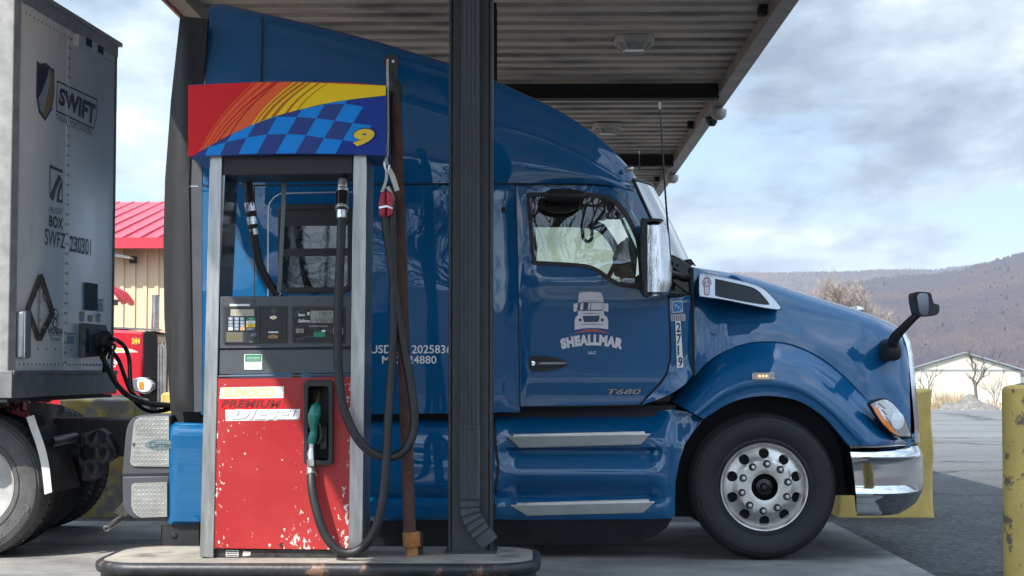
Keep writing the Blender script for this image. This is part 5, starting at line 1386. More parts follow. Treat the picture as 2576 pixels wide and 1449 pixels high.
mk('permit_stickers', g, [M['white'], mat('sticker_blue', (.02, .18, .48), .5), M['darkink'], mat('silver_sticker', (.42, .44, .46), .4), M['greyink']], cowl)
# --- windshield
g = G(); pil = spl([(1594, 452), (1612, 492), (1640, 553), (1668, 612), (1699, 668)], 4, False); cen = spl([(1640, 478), (1662, 520), (1690, 577), (1712, 620), (1733, 662)], 4, False)
rows = []
for (u0, v0), (u1, v1) in zip(pil, cen):
    a = P(u0, v0, YT+.13); c = P(u1, v1, YC); row = []
    for k in range(17):
        t = k/16; row.append((a.x+(c.x-a.x)*(1-(1-t)**2.3), a.y+(c.y-a.y)*t, a.z+(c.z-a.z)*t))
    row += [(x, 2*YC-y, z) for x, y, z in row[-2::-1]]; rows.append(row)
g.grid(rows, 0, False); ws = mk('windshield', g, M['wglass'], truck, ang=80)
g = G(); 
g.tube([tuple(Vector(r[0])+Vector((-.004, -.004, 0))) for r in rows], .014, 6); g.tube(rows[0], .013, 6); g.tube(rows[-1], .016, 6); g.tube([r[-1] for r in rows], .014, 6); mk('windshield_seal', g, M['black'], ws)
# wiper and washer at the cowl
g = G(); g.tube([P(1690, 664, YT+.2), P(1716, 660, YT+.5), P(1733, 655, YT+.75)], .010, 6); g.tube([P(1722, 658, YT+.45), P(1737, 653, YT+.4), P(1748, 668, YT+.36)], .007, 6); p = P(1728, 661, YT+.45); g.ball(p, .04, .03, .025); mk('wiper', g, M['black'], truck)
# --- cab interior
g = G(); xa_, xb_ = sx_(1312), sx_(1600)
g.box(xa_, xb_, YT+.1, 2*YC-YT-.1, P(0, 1015, YT).z, P(0, 1012, YT).z)
g.box(xa_-.02, xa_, YT+.1, 2*YC-YT-.1, P(0, 1015, YT).z, P(0, 470, YT).z)
g.box(xa_, sx_(1560), YT+.08, 2*YC-YT-.08, P(0, 478, YT).z, P(0, 470, YT).z)
g.box(sx_(1600), sx_(1690), YT+.14, 2*YC-YT-.14, P(0, 1010, YT).z, P(0, 742, YT).z)
mk('cab_interior', g, M['interior'], truck)
g = G(); g.prism3([P(1570, 742, YT+.14), P(1700, 742, YT+.14), P(1702, 672, YT+.14), P(1625, 680, YT+.14), P(1590, 700, YT+.14)], (0, 2.2, 0)); mk('dashboard', g, M['interior'], truck, bevel=.03)
def seat(y, u, name='seat'):
    g = G(); x = P(u, 800, YT).x
    g.prism3([(x-.16, y, 1.95), (x-.02, y, 1.95), (x+.02, y, 2.35), (x-.02, y, 2.62), (x-.12, y, 2.64), (x-.2, y, 2.4)], (0, .48, 0)); g.prism3([(x-.1, y, 1.78), (x+.45, y, 1.8), (x+.48, y, 1.93), (x-.1, y, 1.96)], (0, .5, 0)); g.box(x, x+.35, y+.1, y+.4, 1.1, 1.79)
    mk(name, g, M['interior'], truck, bevel=.04)
# far driver seat and wheel, seen small through the window
seat(YC+.45, 1345)
wc = P(1545, 668, YC+.75); g = G(); g.tube([Vector(wc)+Vector((.11*math.cos(a)*1.0, .24*math.sin(a), .22*math.cos(a))) for a in [2*math.pi*k/24 for k in range(25)]], .017, 8, caps=False)
g.tube([Vector(wc), Vector(wc)+Vector((.3, 0, -.22))], .03, 8); g.tube([Vector(wc)+Vector((0, -.22, 0)), Vector(wc)+Vector((0, .22, 0))], .015, 6); mk('steering_wheel', g, M['black'], truck)
g = G(); g.tube([P(u, v, YC-.3) for u, v in spl([(1465, 560), (1466, 585), (1468, 600), (1478, 607), (1488, 600), (1489, 570), (1489, 540)], 5, False)], .014, 8); mk('grab_strap', g, M['black'], truck)
# far quarter: driver door pillar pad
g = G(); g.prism3([P(1548, 690, YC+.2), P(1600, 700, YC+.2), P(1604, 640, YC+.2), P(1585, 600, YC+.2), P(1560, 606, YC+.2), P(1545, 640, YC+.2)], (0, .3, 0)); mk('seat_back', g, M['interior'], truck, bevel=.03)
# look-down mirror over the door
g = G(); g.panel(spl([(1372, 482), (1400, 474), (1465, 480), (1471, 492), (1466, 503), (1440, 508), (1400, 506), (1374, 502), (1369, 492)], 4), lambda u, v: YT-.20+.06*((v-490)/20)**2, [], 10, .16); g.pg([(1384, 474), (1439, 473), (1440, 484), (1384, 484)], YT-.06, .06)
lm = mk('lookdown_mirror', g, M['black'], truck, bevel=.008)
g = G(); g.panel(spl([(1362, 497), (1400, 505), (1455, 505), (1450, 524), (1420, 535), (1385, 532), (1358, 522), (1354, 512)], 4), lambda u, v: YT-.10-.001*(v-497), [], 12, .02); mk('mirror_face', g, M['gloss_black'], lm)
# --- hood
htop = [(1743, 672), (1800, 681), (1867, 691), (1946, 713), (2007, 733), (2060, 750), (2100, 762), (2145, 776), (2190, 792), (2221, 804), (2250, 818), (2268, 830), (2280, 850), (2286, 885)]
hlow = [(1748, 946), (1775, 915), (1810, 890), (1860, 868), (1912, 859), (1970, 861), (2020, 876), (2070, 903), (2120, 942), (2170, 993), (2210, 1040), (2250, 1090), (2292, 1122)]
ht = resample(spl(htop, 6, False), 61); hl = resample(spl(hlow, 6, False), 61)
prof_h = [(0, .62), (.02, .56), (.05, .50), (.10, .445), (.18, .395), (.3, .345), (.45, .30), (.6, .265), (.8, .235), (1, .22)]
rows = []
for (u0, v0), (u1, v1) in zip(ht, hl):
    s = sstep(1743, 1830, (u0+u1)/2); fr = sstep(2150, 2330, (u0+u1)/2)
    row = []
    for k in range(31):
        t = k/30; off = sinterp(t, prof_h)
        off = off*(.62+.38*s)+.0
        off = .10+(off-.10)*(.45+.55*s)+.10*fr*(1-t)+.05*fr
        u = u0+(u1-u0)*t; v = v0+(v1-v0)*t
        row.append(P(u, v, YT+off))
    a = row[0]
    top = [Vector((a.x, a.y+(YC-a.y)*k/8, a.z+.02*math.sin(math.pi/2*k/8))) for k in range(8, 0, -1)]
    half = top+row
    full = [Vector((p.x, 2*YC-p.y, p.z)) for p in half[::-1]]+half[1:]
    rows.append(full)
g = G(); g.grid(rows, 0, True); mk('hood', g, M['blue'], truck, ang=50)
# --- fender: bands from the crease to the wheel opening
fo = [(1702, 1040), (1735, 1052), (1772, 1052), (1797, 1036), (1832, 1016), (1870, 1003), (1916, 996), (1962, 998), (2007, 1008), (2040, 1025), (2075, 1050), (2102, 1080), (2122, 1104), (2136, 1121)]
fc = [(1640, 1003), (1680, 985), (1720, 962), (1748, 940), (1775, 913), (1810, 888), (1860, 866), (1912, 857), (1970, 859), (2020, 874), (2070, 901), (2120, 940), (2170, 991), (2210, 1038), (2252, 1090), (2303, 1108)]
fo = [(1770, 1054), (1797, 1036), (1832, 1016), (1870, 1003), (1916, 996), (1962, 998), (2007, 1008), (2040, 1025), (2075, 1050), (2102, 1080), (2122, 1104), (2136, 1121)]
fc = [(1690, 1010), (1712, 980), (1748, 940), (1775, 913), (1810, 888), (1860, 866), (1912, 857), (1970, 859), (2020, 874), (2070, 901), (2120, 940), (2170, 991), (2220, 1040), (2275, 1085), (2303, 1100), (2304, 1118)]
A = resample(spl(fc, 6, False), 81); B = resample(spl(fo, 6, False), 81)
prof_f = [(0, .245), (.03, .225), (.08, .20), (.16, .16), (.22, .125), (.30, .07), (.40, .025), (.5, .0), (.62, -.02), (.74, -.03), (.80, -.028), (.84, -.012), (.9, -.008), (1, -.004)]
rows = []
for i, ((u0, v0), (u1, v1)) in enumerate(zip(A, B)):
    row = []; s = i/80
    for k in range(41):
        t = k/40; off = sinterp(t, prof_f); u = u0+(u1-u0)*t; v = v0+(v1-v0)*t
        fr = max(0, (u-2170)/135)
        off += .42*fr**2.2
        off += .02*(1-sstep(1690, 1800, u))
        row.append(P(u, v, YT+off))
    p = row[-1]; row.append(p+Vector((0, .02, .0))); row.append(p+Vector((0, .12, 0)))
    rows.append(row)
def fender_front(u): return YT+.0
g = G(); g.grid(rows, 0, True); fen = mk('fender', g, M['blue'], truck, ang=45)
g2 = G(); g2.grid(rows, 0, True); g2.v = [Vector((p.x, 2*YC-p.y, p.z)) for p in g2.v]; g2.f = [f[::-1] for f in g2.f]; mk('fender', g2, M['blue'], truck, ang=45)
# front of hood: grille and chrome surround
g = G(); y0 = YT+.62; y1 = 2*YC-y0
xg = P(2282, 1000, YT+.6).x
g.prism3([P(2266, 846, y0), P(2281, 880, y0), P(2294, 1000, y0), P(2300, 1060, y0), P(2302, 1115, y0), P(2230, 1115, y0), P(2230, 846, y0)], (0, y1-y0, 0)); mk('grille', g, M['seam'], truck)
g = G(); g.tube([P(2270, 838, y0-.02), P(2281, 866, y0-.03), P(2287, 900, y0-.035), P(2296, 1000, y0-.04), P(2301, 1060, y0-.05), P(2303, 1112, y0-.05)], .03, 8)

_q = [P(2270, 838, y0-.02), P(2281, 866, y0-.03), P(2287, 900, y0-.035), P(2296, 1000, y0-.04), P(2301, 1060, y0-.05), P(2303, 1112, y0-.05)]; g.tube([Vector((p.x, 2*YC-p.y, p.z)) for p in _q], .03, 8); g.tube([_q[0], Vector((_q[0].x+.02, YC, _q[0].z+.01)), Vector((_q[0].x, 2*YC-_q[0].y, _q[0].z))], .03, 8)
for k in range(7):
    v = 880+30*k; u = interp(v, [(846, 2268), (880, 2283), (1000, 2296), (1060, 2302), (1115, 2304)]); q = P(u, v, y0); g.tube([q, Vector((q.x, y1, q.z))], .012, 6)
mk('grille_surround', g, M['chrome'], truck)
g = G(); p = P(2152, 776, YC); g.ball((p.x+.02, YC, p.z-.01), .05, .02, .028, 12, 8); g.box(p.x-.05, p.x-.005, YC-.02, YC+.02, p.z-.05, p.z+.012); mk('hood_ornament', g, M['chrome'], truck)
# hood intake with badge
yh = lambda u, v: YT+.30-.0*u
def hood_y(u, v):
    best = None; bd = 1e9
    for (u0, v0), (u1, v1) in zip(ht, hl):
        t = (v-v0)/(v1-v0) if v1 != v0 else 0
        uu = u0+(u1-u0)*t
        if abs(uu-u) < bd: bd = abs(uu-u); best = (u0, u1, t)
    u0, u1, t = best; t = min(1, max(0, t)); s = sstep(1743, 1830, (u0+u1)/2); fr = sstep(2150, 2330, (u0+u1)/2)
    off = sinterp(t, prof_h); off = off*(.62+.38*s); off = .10+(off-.10)*(.45+.55*s)+.10*fr*(1-t)+.05*fr
    return YT+off
hood_raw = hood_y
_p = [(1775, 720), (1940, 764), (1850, 705)]; _z = [hood_raw(*q) for q in _p]
_det = (_p[1][0]-_p[0][0])*(_p[2][1]-_p[0][1])-(_p[2][0]-_p[0][0])*(_p[1][1]-_p[0][1])
_b = ((_z[1]-_z[0])*(_p[2][1]-_p[0][1])-(_z[2]-_z[0])*(_p[1][1]-_p[0][1]))/_det; _c = ((_p[1][0]-_p[0][0])*(_z[2]-_z[0])-(_p[2][0]-_p[0][0])*(_z[1]-_z[0]))/_det
def hood_pl(u, v): return _z[0]+_b*(u-_p[0][0])+_c*(v-_p[0][1])
_m = min(hood_raw(u, v)-hood_pl(u, v) for u, v in [(1760, 690), (1765, 744), (1800, 693), (1850, 704), (1900, 716), (1930, 735), (1962, 775), (1880, 765), (1820, 753), (1850, 730), (1790, 720)])
def hood_y(u, v): return hood_pl(u, v)+_m+.002
so_ = spl([(1760, 692), (1768, 688), (1800, 693), (1850, 704), (1895, 715), (1920, 727), (1940, 745), (1955, 762), (1963, 773), (1958, 778), (1930, 775), (1880, 765), (1820, 753), (1770, 746), (1760, 742), (1759, 715)], 3)
si_ = spl([(1799, 705), (1803, 702), (1850, 712), (1890, 722), (1908, 732), (1922, 747), (1934, 762), (1930, 767), (1890, 762), (1840, 753), (1803, 745), (1799, 738)], 3)
g = G(); g.panel(so_, lambda u, v: hood_y(u, v)-.012, [si_], 10, .09); hi = mk('intake_bezel', g, M['polished'], truck, bevel=.004)
g = G(); g.panel([((u-1862)*1.02+1862, (v-736)*1.04+736) for u, v in so_], lambda u, v: hood_y(u, v)-.003, [], 12, .02); mk('intake_gasket', g, M['seam'], truck)
g = G(); g.panel(si_, lambda u, v: hood_y(u, v)-.0045, [], 12, 0); mk('intake_mesh', g, M['seam'], hi)
g = G()
def hb(pts, k, m): g.flat([P(u, v, hood_y(u, v)-.0125-.0015*k) for u, v in pts], m)
hb([(1771, 700), (1773, 697), (1783, 697), (1785, 700), (1789, 706), (1790, 714), (1786, 720), (1785, 740), (1783, 743), (1774, 743), (1771, 740), (1770, 720), (1766, 714), (1767, 706)], 1, 0)
hb(circ(1778, 711, 8.6, 20), 2, 1); hb(circ(1778, 711, 7.6, 20), 3, 0)
g.textpx('K', 1775.3, 704.5, 1780.8, 710.3, lambda u, v: hood_y(u, v)-.0185, 1, 0, .04); g.textpx('W', 1774.3, 711.3, 1782, 717, lambda u, v: hood_y(u, v)-.0185, 1, 0, .04)
for k in range(3): hb([(1774+3.2*k, 722), (1775.8+3.2*k, 722), (1775.8+3.2*k, 740), (1774+3.2*k, 740)], 2, 1)
mk('intake_badge', g, [M['maroon'], M['white']], hi)
# chrome line on hood top edge
g = G(); pts = []
for (u, v) in ht[2:-6]:
    pts.append(rows and P(u, v, YT+.60)+Vector((0, .05, .012)))
# --- marker light on the fender
def fy(u, v): return YT-.03
g = G(); g.pg(rrect(1892, 937, 1949, 955, 4), YT-.045, .04); ml = mk('fender_light', g, M['chrome'], fen, bevel=.008)
g = G(); g.pg(rrect(1903, 940, 1936, 953, 3), YT-.052, .01); mk('lamp_lens', g, mat('pale_amber', (.75, .55, .4), .12, coat=1), ml, bevel=.004)
g = G()
for k in range(3): p = P(1911+8.5*k, 946, YT-.0545); g.lathe([(0, -.003), (.007, 0)], p, 'y', 8)
mk('bulb', g, emit('amber_bulb', (1, .55, .2), 1.2), ml)
g = G(); p = P(1583, 424, YT+.13); g.ball(p, .034, .025, .02, 12, 8); rl = mk('roof_light', g, M['chrome'], truck)
g = G(); p = P(1582, 425, YT+.115); g.ball(p, .022, .022, .014, 12, 8); mk('lamp_lens', g, mat('pale_amber2', (.75, .5, .35), .12, coat=1), rl)
# --- headlight
hlp = [(2192, 1021), (2194, 1016), (2208, 1009), (2225, 1005), (2236, 1008), (2250, 1019), (2264, 1036), (2277, 1056), (2286, 1078), (2291, 1097), (2275, 1098), (2257, 1096), (2240, 1085), (2222, 1067), (2206, 1045)]
def yhl(u, v):
    t = .62; fr = max(0, (u-2170)/135); return YT-.045+.30*fr**2.0+.10*sstep(1060, 1000, v)*sstep(2190, 2260, u)+.0008*max(0, u-2230)
g = G(); g.panel(spl(hlp, 3), yhl, [], 8, .12); hlm = mk('headlight', g, M['chrome_w'], fen, bevel=.004)
g = G(); g.panel([(2194, 1022), (2206, 1024), (2216, 1040), (2232, 1062), (2250, 1082), (2264, 1096), (2257, 1095), (2240, 1084), (2222, 1066), (2207, 1045)], lambda u, v: yhl(u, v)-.010, [], 8, .01); mk('turn_signal', g, M['amber'], hlm)
g = G(); p = P(2262, 1066, yhl(2262, 1066)); g.panel(circ(2258, 1058, 17, 18, 22), lambda u, v: yhl(u, v)-.006, [], 8, .006); mk('reflector', g, M['lens'], hlm)
g = G()
for q in ([(2212, 1014), (2226, 1010), (2240, 1026), (2228, 1028)], [(2220, 1030), (2238, 1030), (2246, 1042), (2232, 1044)], [(2230, 1048), (2242, 1046), (2240, 1062)]): g.panel(q, lambda u, v: yhl(u, v)-.008, [], None, .008)
mk('light_tube', g, M['offwhite'], hlm)
g = G(); g.panel([((u-2240)*1.06+2240, (v-1055)*1.06+1055) for u, v in spl(hlp, 3)], lambda u, v: yhl(u, v)+.012, [], 12, .1); mk('light_housing', g, M['seam'], hlm)
# --- bumper
bprof = [(1126, .07), (1130, .02), (1136, -.01), (1142, -.022), (1152, -.028), (1160, -.016), (1190, -.012), (1236, -.016), (1242, -.03), (1248, -.024), (1253, .0), (1270, .02), (1288, .05), (1298, .09)]
vs = []
for i in range(len(bprof)-1):
    for k in range(3): vs.append(bprof[i][0]+(bprof[i+1][0]-bprof[i][0])*k/3)
vs.append(1298)
def bleft(v): return interp(v, [(1126, 2134), (1140, 2140), (1165, 2144), (1200, 2149), (1248, 2154), (1298, 2155)])
def bright(v): return interp(v, [(1126, 2300), (1134, 2303), (1150, 2310), (1190, 2312), (1236, 2313), (1250, 2308), (1275, 2294), (1288, 2274), (1298, 2254)])
rows = []
for v in vs:
    o_ = interp(v, bprof); row = []; uL, uR = bleft(v), bright(v)
    pl = P(uL, v, YT+o_); pr_ = P(uR, v, YT+.72+o_)
    xf = pr_.x+.0
    # plan curve: straight return then rounded corner to the front face
    zv = pl.z
    for k in range(25):
        t = k/24; a = t*math.pi/2
        x = pl.x+(xf-pl.x)*(math.sin(a)**1.0)*1.0 if False else pl.x+(xf-pl.x)*(1-(1-t)**1.7)
        y = pl.y+(YT+o_+.75-pl.y)*(t**2.6)
        row.append(Vector((x, y, zv)))
    row.append(Vector((xf+.05, YC, zv)))
    row += [Vector((p.x, 2*YC-p.y, p.z)) for p in row[-2::-1]]
    rows.append(row)
g = G(); g.grid(rows, 0, False); bump = mk('bumper', g, M['chrome'], truck, ang=60)
g = G(); back = []
g.panel([(2138, 1128), (2300, 1128), (2300, 1240), (2270, 1285), (2160, 1290), (2152, 1200)], lambda u, v: YT+.35, [], None, .1); mk('bumper_back', g, M['seam'], truck)
g = G(); g.panel([(2136, 1119), (2300, 1119), (2306, 1130), (2140, 1130)], lambda u, v: YT+.06+.3*max(0, (u-2200)/110)**2, [], 12, .03); mk('bumper_strip', g, M['alu'], truck)
# --- wheel well liner
g = G(); g.panel([(1692, 1030), (1780, 985), (1910, 960), (2040, 985), (2150, 1105), (2156, 1246), (2100, 1246), (2020, 1246), (1900, 1246), (1800, 1300), (1690, 1300)], lambda u, v: YT+.46, [], None, .05); 
a = [P(u, v, YT+.05) for u, v in resample(spl([(1700, 1290), (1706, 1190), (1730, 1110), (1775, 1045), (1835, 1010), (1914, 990), (1990, 998), (2060, 1030), (2110, 1080), (2140, 1130), (2150, 1190), (2156, 1244)], 4, False), 50)]
g.grid([a, [p+Vector((0, .42, 0)) for p in a]]); g.grid([a, [p+Vector((0, .42, 0)) for p in a]], 0, True); mk('wheel_liner', g, M['seam'], truck)
# --- chassis fairing with steps
def stepprof(v):
    return sinterp(v, [(1040, .20), (1052, .15), (1070, .10), (1086, .07), (1094, .05), (1100, .04), (1126, .045), (1134, .10), (1150, .075), (1175, .035), (1195, .025), (1215, .045), (1235, .085), (1250, .10), (1260, .06), (1266, .03), (1300, .03), (1308, .06)])
def flatprof(v):
    return sinterp(v, [(1040, .20), (1055, .12), (1070, .05), (1090, .015), (1130, .0), (1200, -.012), (1235, -.004), (1249, .045), (1256, .02), (1264, -.01), (1300, .0), (1312, .05)])
def ychas(u, v):
    w = sstep(1245, 1305, u)*(1-sstep(1625, 1690, u))
    y = YT+flatprof(v)*(1-w)+stepprof(v)*w
    if u > 1600: 
        y = y*(1-sstep(1625, 1700, u))+(YT+.03+.05*sstep(1130, 1045, v)+.012*math.sin((u-1690)*.1))*sstep(1625, 1700, u)
    return y
ch_out = [(1240, 1046), (1300, 1046), (1450, 1045), (1610, 1044), (1650, 1036), (1690, 1030), (1730, 1036), (1766, 1058), (1745, 1084), (1722, 1120), (1708, 1165), (1700, 1210), (1698, 1250), (1698, 1298), (1690, 1304), (1640, 1306), (1300, 1308), (1240, 1306)]
g = G(); g.panel(ch_out, ychas, [], 9, .04); cf = mk('chassis_fairing', g, M['blue'], truck, ang=38)
# step plates
for (t, n0, n1) in (((1275, 1098, 1638, 1091), (1307, 1127), (1612, 1119)), ((1283, 1271, 1649, 1262), (1326, 1298), (1618, 1291))):
    g = G(); g.panel([(t[0], t[1]), (t[2], t[3]), n1, n0], lambda u, v: YT-.005+.03*((v-t[1])/28), [], None, .05)
    st_ = mk('step', g, M['polished'], cf, bevel=.006)
    g = G(); a, b = P(t[0]+20, t[1]-1, YT), P(t[2]-20, t[3]-1, YT)
    for k in range(46):
        f_ = k/45; q = a.lerp(b, f_)
        for d in (0.02, .05, .08): g.box(q.x-.010, q.x+.012, YT+d-.012, YT+d+.006, q.z-.004+.015*0, q.z+.012)
    g.prism3([a+Vector((0, 0, .004)), b+Vector((0, 0, .004)), b+Vector((0, .13, .004)), a+Vector((0, .13, .004))], (0, 0, -.01))
    mk('tread', g, M['alu'], st_)
# fuel tank fairing: rear section
tk_out = [(428, 1064), (440, 1062), (900, 1058), (1125, 1056), (1243, 1054), (1247, 1120), (1252, 1180), (1246, 1230), (1240, 1304), (1000, 1310), (600, 1316), (430, 1319), (418, 1312), (418, 1200), (422, 1075)]
def ytank(u, v):
    y = YT+flatprof(v) if u > 800 else YT+.03*sstep(1086, 1064, v)
    w = sstep(560, 860, u); y = (YT+sinterp(v, [(1060, .09), (1066, .04), (1076, .012), (1090, 0), (1310, 0), (1319, .02)]))*(1-w)+(YT+flatprof(v))*w
    y += .05*(1-sstep(416, 436, u)); return y
g = G(); g.panel(tk_out, ytank, [], 12, .05); tf = mk('tank_fairing', g, M['blue'], truck, ang=38)
g = G(); line(spl([(1243, 1054), (1247, 1120), (1253, 1180), (1246, 1232), (1241, 1304)], 4, False), 7, lambda u, v: min(ytank(u, v), ychas(u, v))-.004, 0, g); mk('fairing_gap', g, M['seam'], tf)
# black lower skirt
g = G(); g.panel([(405, 1322), (500, 1318), (930, 1312), (1240, 1306), (1640, 1304), (1692, 1302), (1678, 1326), (1650, 1348), (1620, 1358), (1580, 1367), (1240, 1372), (930, 1378), (405, 1384)], lambda u, v: YT+.07+.001*(v-1304), [], 25, .03); mk('skirt', g, M['black'], truck)
# dark core: frame, engine bay, floor
g = G()
def core(u0, u1, v0, v1, ya, yb): a = P(u0, v1, ya); b = P(u1, v0, ya); g.box(a.x, b.x, ya, yb, a.z, b.z)
core(430, 1700, 1020, 1062, YT+.16, 2*YC-YT-.16); core(440, 1690, 1060, 1300, YT+.2, 2*YC-YT-.2); core(1690, 2240, 1000, 1225, YT+.52, 2*YC-YT-.52)
mk('chassis_core', g, M['seam'], truck)
g = G(); g.panel([(1752, 690), (1752, 1000), (1780, 1000), (1780, 700)], lambda u, v: YT+.3, [], None, .1); mk('firewall', g, M['seam'], truck)
# --- wheels
def lug_wheel(cx, cz, yo, far=False, par=truck, pale_tyre=False, full=True, name='wheel'):
    """steer wheel; yo is the depth of its outer face, side = +1 faces the camera"""
    sg = -1 if far else 1
    def L(g, prof, n=64, m=0):
        b = len(g.f); g.lathe([(r, o*sg) for r, o in prof], (cx, yo, cz), 'y', n, m)
        if far: g.f[b:] = [f[::-1] for f in g.f[b:]]
    g = G()
    pr = [(.302, .02), (.325, .004), (.345, .006), (.36, -.004), (.42, -.018), (.46, -.012), (.463, -.006), (.485, .006), (.488, .012), (.503, .03), (.512, .05), (.516, .075)]
    for k in range(4): y = .105+.045*k; pr += [(.516, y-.016), (.505, y-.012), (.505, y+.004), (.516, y+.008)]
    pr += [(.516, .265), (.505, .29), (.47, .315), (.33, .32), (.302, .30)]
    L(g, pr, 96); w = mk(name, g, M['tyre'] if not pale_tyre else M['tyre_grey'], par, ang=28)
    if far: return w
    g = G(); L(g, [(.262, .06), (.285, .045), (.290, .03), (.294, .012), (.300, .004), (.308, .002), (.312, .008), (.306, .02), (.302, .03)], 72)
    # disc with hand holes
    ol = circ(0, 0, .286, 72); hub = circ(0, 0, .094, 32)
    hh = [circ(.237*math.cos(math.radians(18+36*k)), .237*math.sin(math.radians(18+36*k)), .037, 18) for k in range(10)]
    V, F = cdt(ol, [hub]+hh, .02)
    def yd_(r): return sinterp(r, [(.09, -.012), (.10, -.02), (.19, -.02), (.196, -.017), (.205, -.003), (.215, .008), (.235, .016), (.26, .026), (.275, .034), (.287, .040)])
    pts = [(cx+a, yo+yd_(math.hypot(a, b)), cz+b) for a, b in V]; F2 = []
    for a, b, c in F:
        nn = (Vector(pts[b])-Vector(pts[a])).cross(Vector(pts[c])-Vector(pts[a])); F2.append((a, b, c) if nn.y < 0 else (b, a, c))
    g.add(pts, F2)
    for h in hh:
        a = [(cx+x, yo+yd_(math.hypot(x, z)), cz+z) for x, z in h]; a.append(a[0]); g.grid([a, [(x, y+.02, z) for x, y, z in a]], 0, False)
    rim = mk('rim', g, M['alu_rim'], w, ang=30)
    g = G(); L(g, [(0, .09), (.29, .09), (.30, .2)], 48); mk('brake_drum', g, M['seam'], w)
    g = G(); L(g, [(.094, -.012), (.088, .0), (.082, .03), (.075, .05)], 40); L(g, [(0, -.015), (.02, -.014), (.026, -.008), (.03, .01), (.056, .015), (.060, .03), (.062, .06)], 36)
    for k in range(10): a = math.radians(36*k); p = Vector((cx+.05*math.cos(a), yo+.018, cz+.05*math.sin(a))); g.lathe([(0, -.008), (.005, -.006), (.006, .004)], p, 'y', 8)
    mk('hub', g, M['gloss_black'], w)
    for k in range(10):
        a = math.radians(36*k+18-5); c = (cx+.166*math.cos(a), yo, cz+.166*math.sin(a))
        g = G(); g.lathe([(0, -.066), (.012, -.065), (.0135, -.06), (.0135, -.045)], c, 'y', 14, 0); g.lathe([(.0135, -.047), (.021, -.047), (.024, -.043), (.024, -.03), (.027, -.026), (.027, -.019)], c, 'y', 12, 1); mk('lug_nut', g, [M['alu'], M['castiron']], w)
    return w
wc_ = P(1922, 1222, YT+.02); WZ = PADZ+.516
lug_wheel(wc_.x, WZ, YT+.0)
lug_wheel(wc_.x, WZ, 2*YC-YT-.02, far=True)
# drive axle: duals
DXN = dx = P(-72, 1235, YT+.05).x
def dual(yo, pale_tyre, far=False):
    dx = DXN-.17 if far else DXN
    sg = -1 if far else 1
    g = G(); pr = [(.29, .05), (.32, .01), (.36, -.002), (.43, -.008), (.48, .004), (.50, .018), (.512, .03), (.518, .05)]
    prof_ = [(r, o*sg) for r, o in pr]
    b = len(g.f); g.lathe(prof_, (dx, yo, WZ), 'y', 120)
    # blocky tread: grooved rows
    rows = []; N = 240
    for k in range(N+1):
        a = 2*math.pi*k/N; row = []
        for j in range(9):
            y = .05+.2*j/8; r = .520-(.014 if (k+j) % 4 == 0 or j % 3 == 1 else 0); row.append((dx+r*math.cos(a), yo+sg*y, WZ+r*math.sin(a)))
        rows.append(row)
    g.grid(rows, 0, True)
    prof_ = [(.518, .25), (.5, .285), (.43, .30), (.3, .29)]; g.lathe([(r, o*sg) for r, o in prof_], (dx, yo, WZ), 'y', 96)
    if far: g.f = [f[::-1] for f in g.f]
    w = mk('drive_wheel', g, M['tyre_grey'] if pale_tyre else M['tyre'], truck, ang=30)
    if pale_tyre:
        g = G()
        for r0, r1, o in ((.345, .350, -.004), (.47, .475, -.003), (.49, .494, .008)): g.lathe([(r0, o), ((r0+r1)/2, o-.006), (r1, o)], (dx, yo, WZ), 'y', 96)
        # raised sidewall letters
        def arc(a0, a1, r0, r1):
            def mp(a, b):
                an = math.radians(a0+(a1-a0)*a); r = r0+(r1-r0)*b; return (dx+r*math.cos(an), yo-.0095, WZ+r*math.sin(an))
            return mp
        g.text('Continental', arc(-18, -62, .40, .455), 0, 0, .02); g.text('295/75 R 22.5', arc(50, 14, .41, .44), 0, 0, .0); mk('sidewall_lettering', g, mat('tyre_raised', (.10, .10, .098), .7), w)
        g = G(); g.lathe([(.27, .09), (.285, .05), (.295, .03), (.304, .025), (.308, .04)], (dx, yo, WZ), 'y', 72); g.lathe([(0, .14), (.2, .14), (.27, .10)], (dx, yo, WZ), 'y', 48); mk('rim', g, mat('white_rim', (.36, .35, .33), .5, .2, var=.15, vscale=9), w)
    return w
dual(YT+.03, True); dual(YT+.37, False); dual(2*YC-YT-.03, False, True); dual(2*YC-YT-.37, False, True)
g = G(); g.tube([(dx, YT+.3, WZ), (dx, 2*YC-YT-.3, WZ)], .12, 16); g.ball((dx, YC, WZ), .25, .22, .25); mk('drive_axle', g, M['seam'], truck)
# --- frame, bracket, flap, pipes behind the sleeper
g = G()
for yy in (YC-.45, YC+.39):
    a, b = P(-350, 1148, yy), P(440, 1058, yy); g.box(a.x, b.x, yy, yy+.06, a.z+.0, b.z-.0)
a, b = P(120, 1060, YC-.4), P(440, 1050, YC-.4); g.box(P(-330, 1060, YC).x, b.x, YC-.4, YC+.4, b.z-.04, b.z-.02)
mk('frame_rail', g, M['rubber'], truck)
g = G(); br = [(206, 1090), (250, 1078), (272, 1092), (290, 1130), (288, 1152), (262, 1168), (256, 1196), (222, 1214), (205, 1208), (198, 1150)]
g.panel(br, lambda u, v: YT+.42+.04*math.sin(u*.11)*math.cos(v*.08), [circ(214, 1137, 13, 16, 18)], 10, .12); mk('hanger_casting', g, M['hanger'], truck, bevel=.008)
g = G(); g.pg([(200, 1118), (232, 1118), (232, 1166), (200, 1168)], YT+.52, .02); mk('hanger_back', g, M['seam'], truck)
g = G()
fl = resample(spl([(86, 1046), (96, 1075), (112, 1120), (124, 1170), (132, 1240)], 5, False), 18)
gl_, gr_ = G(), G()
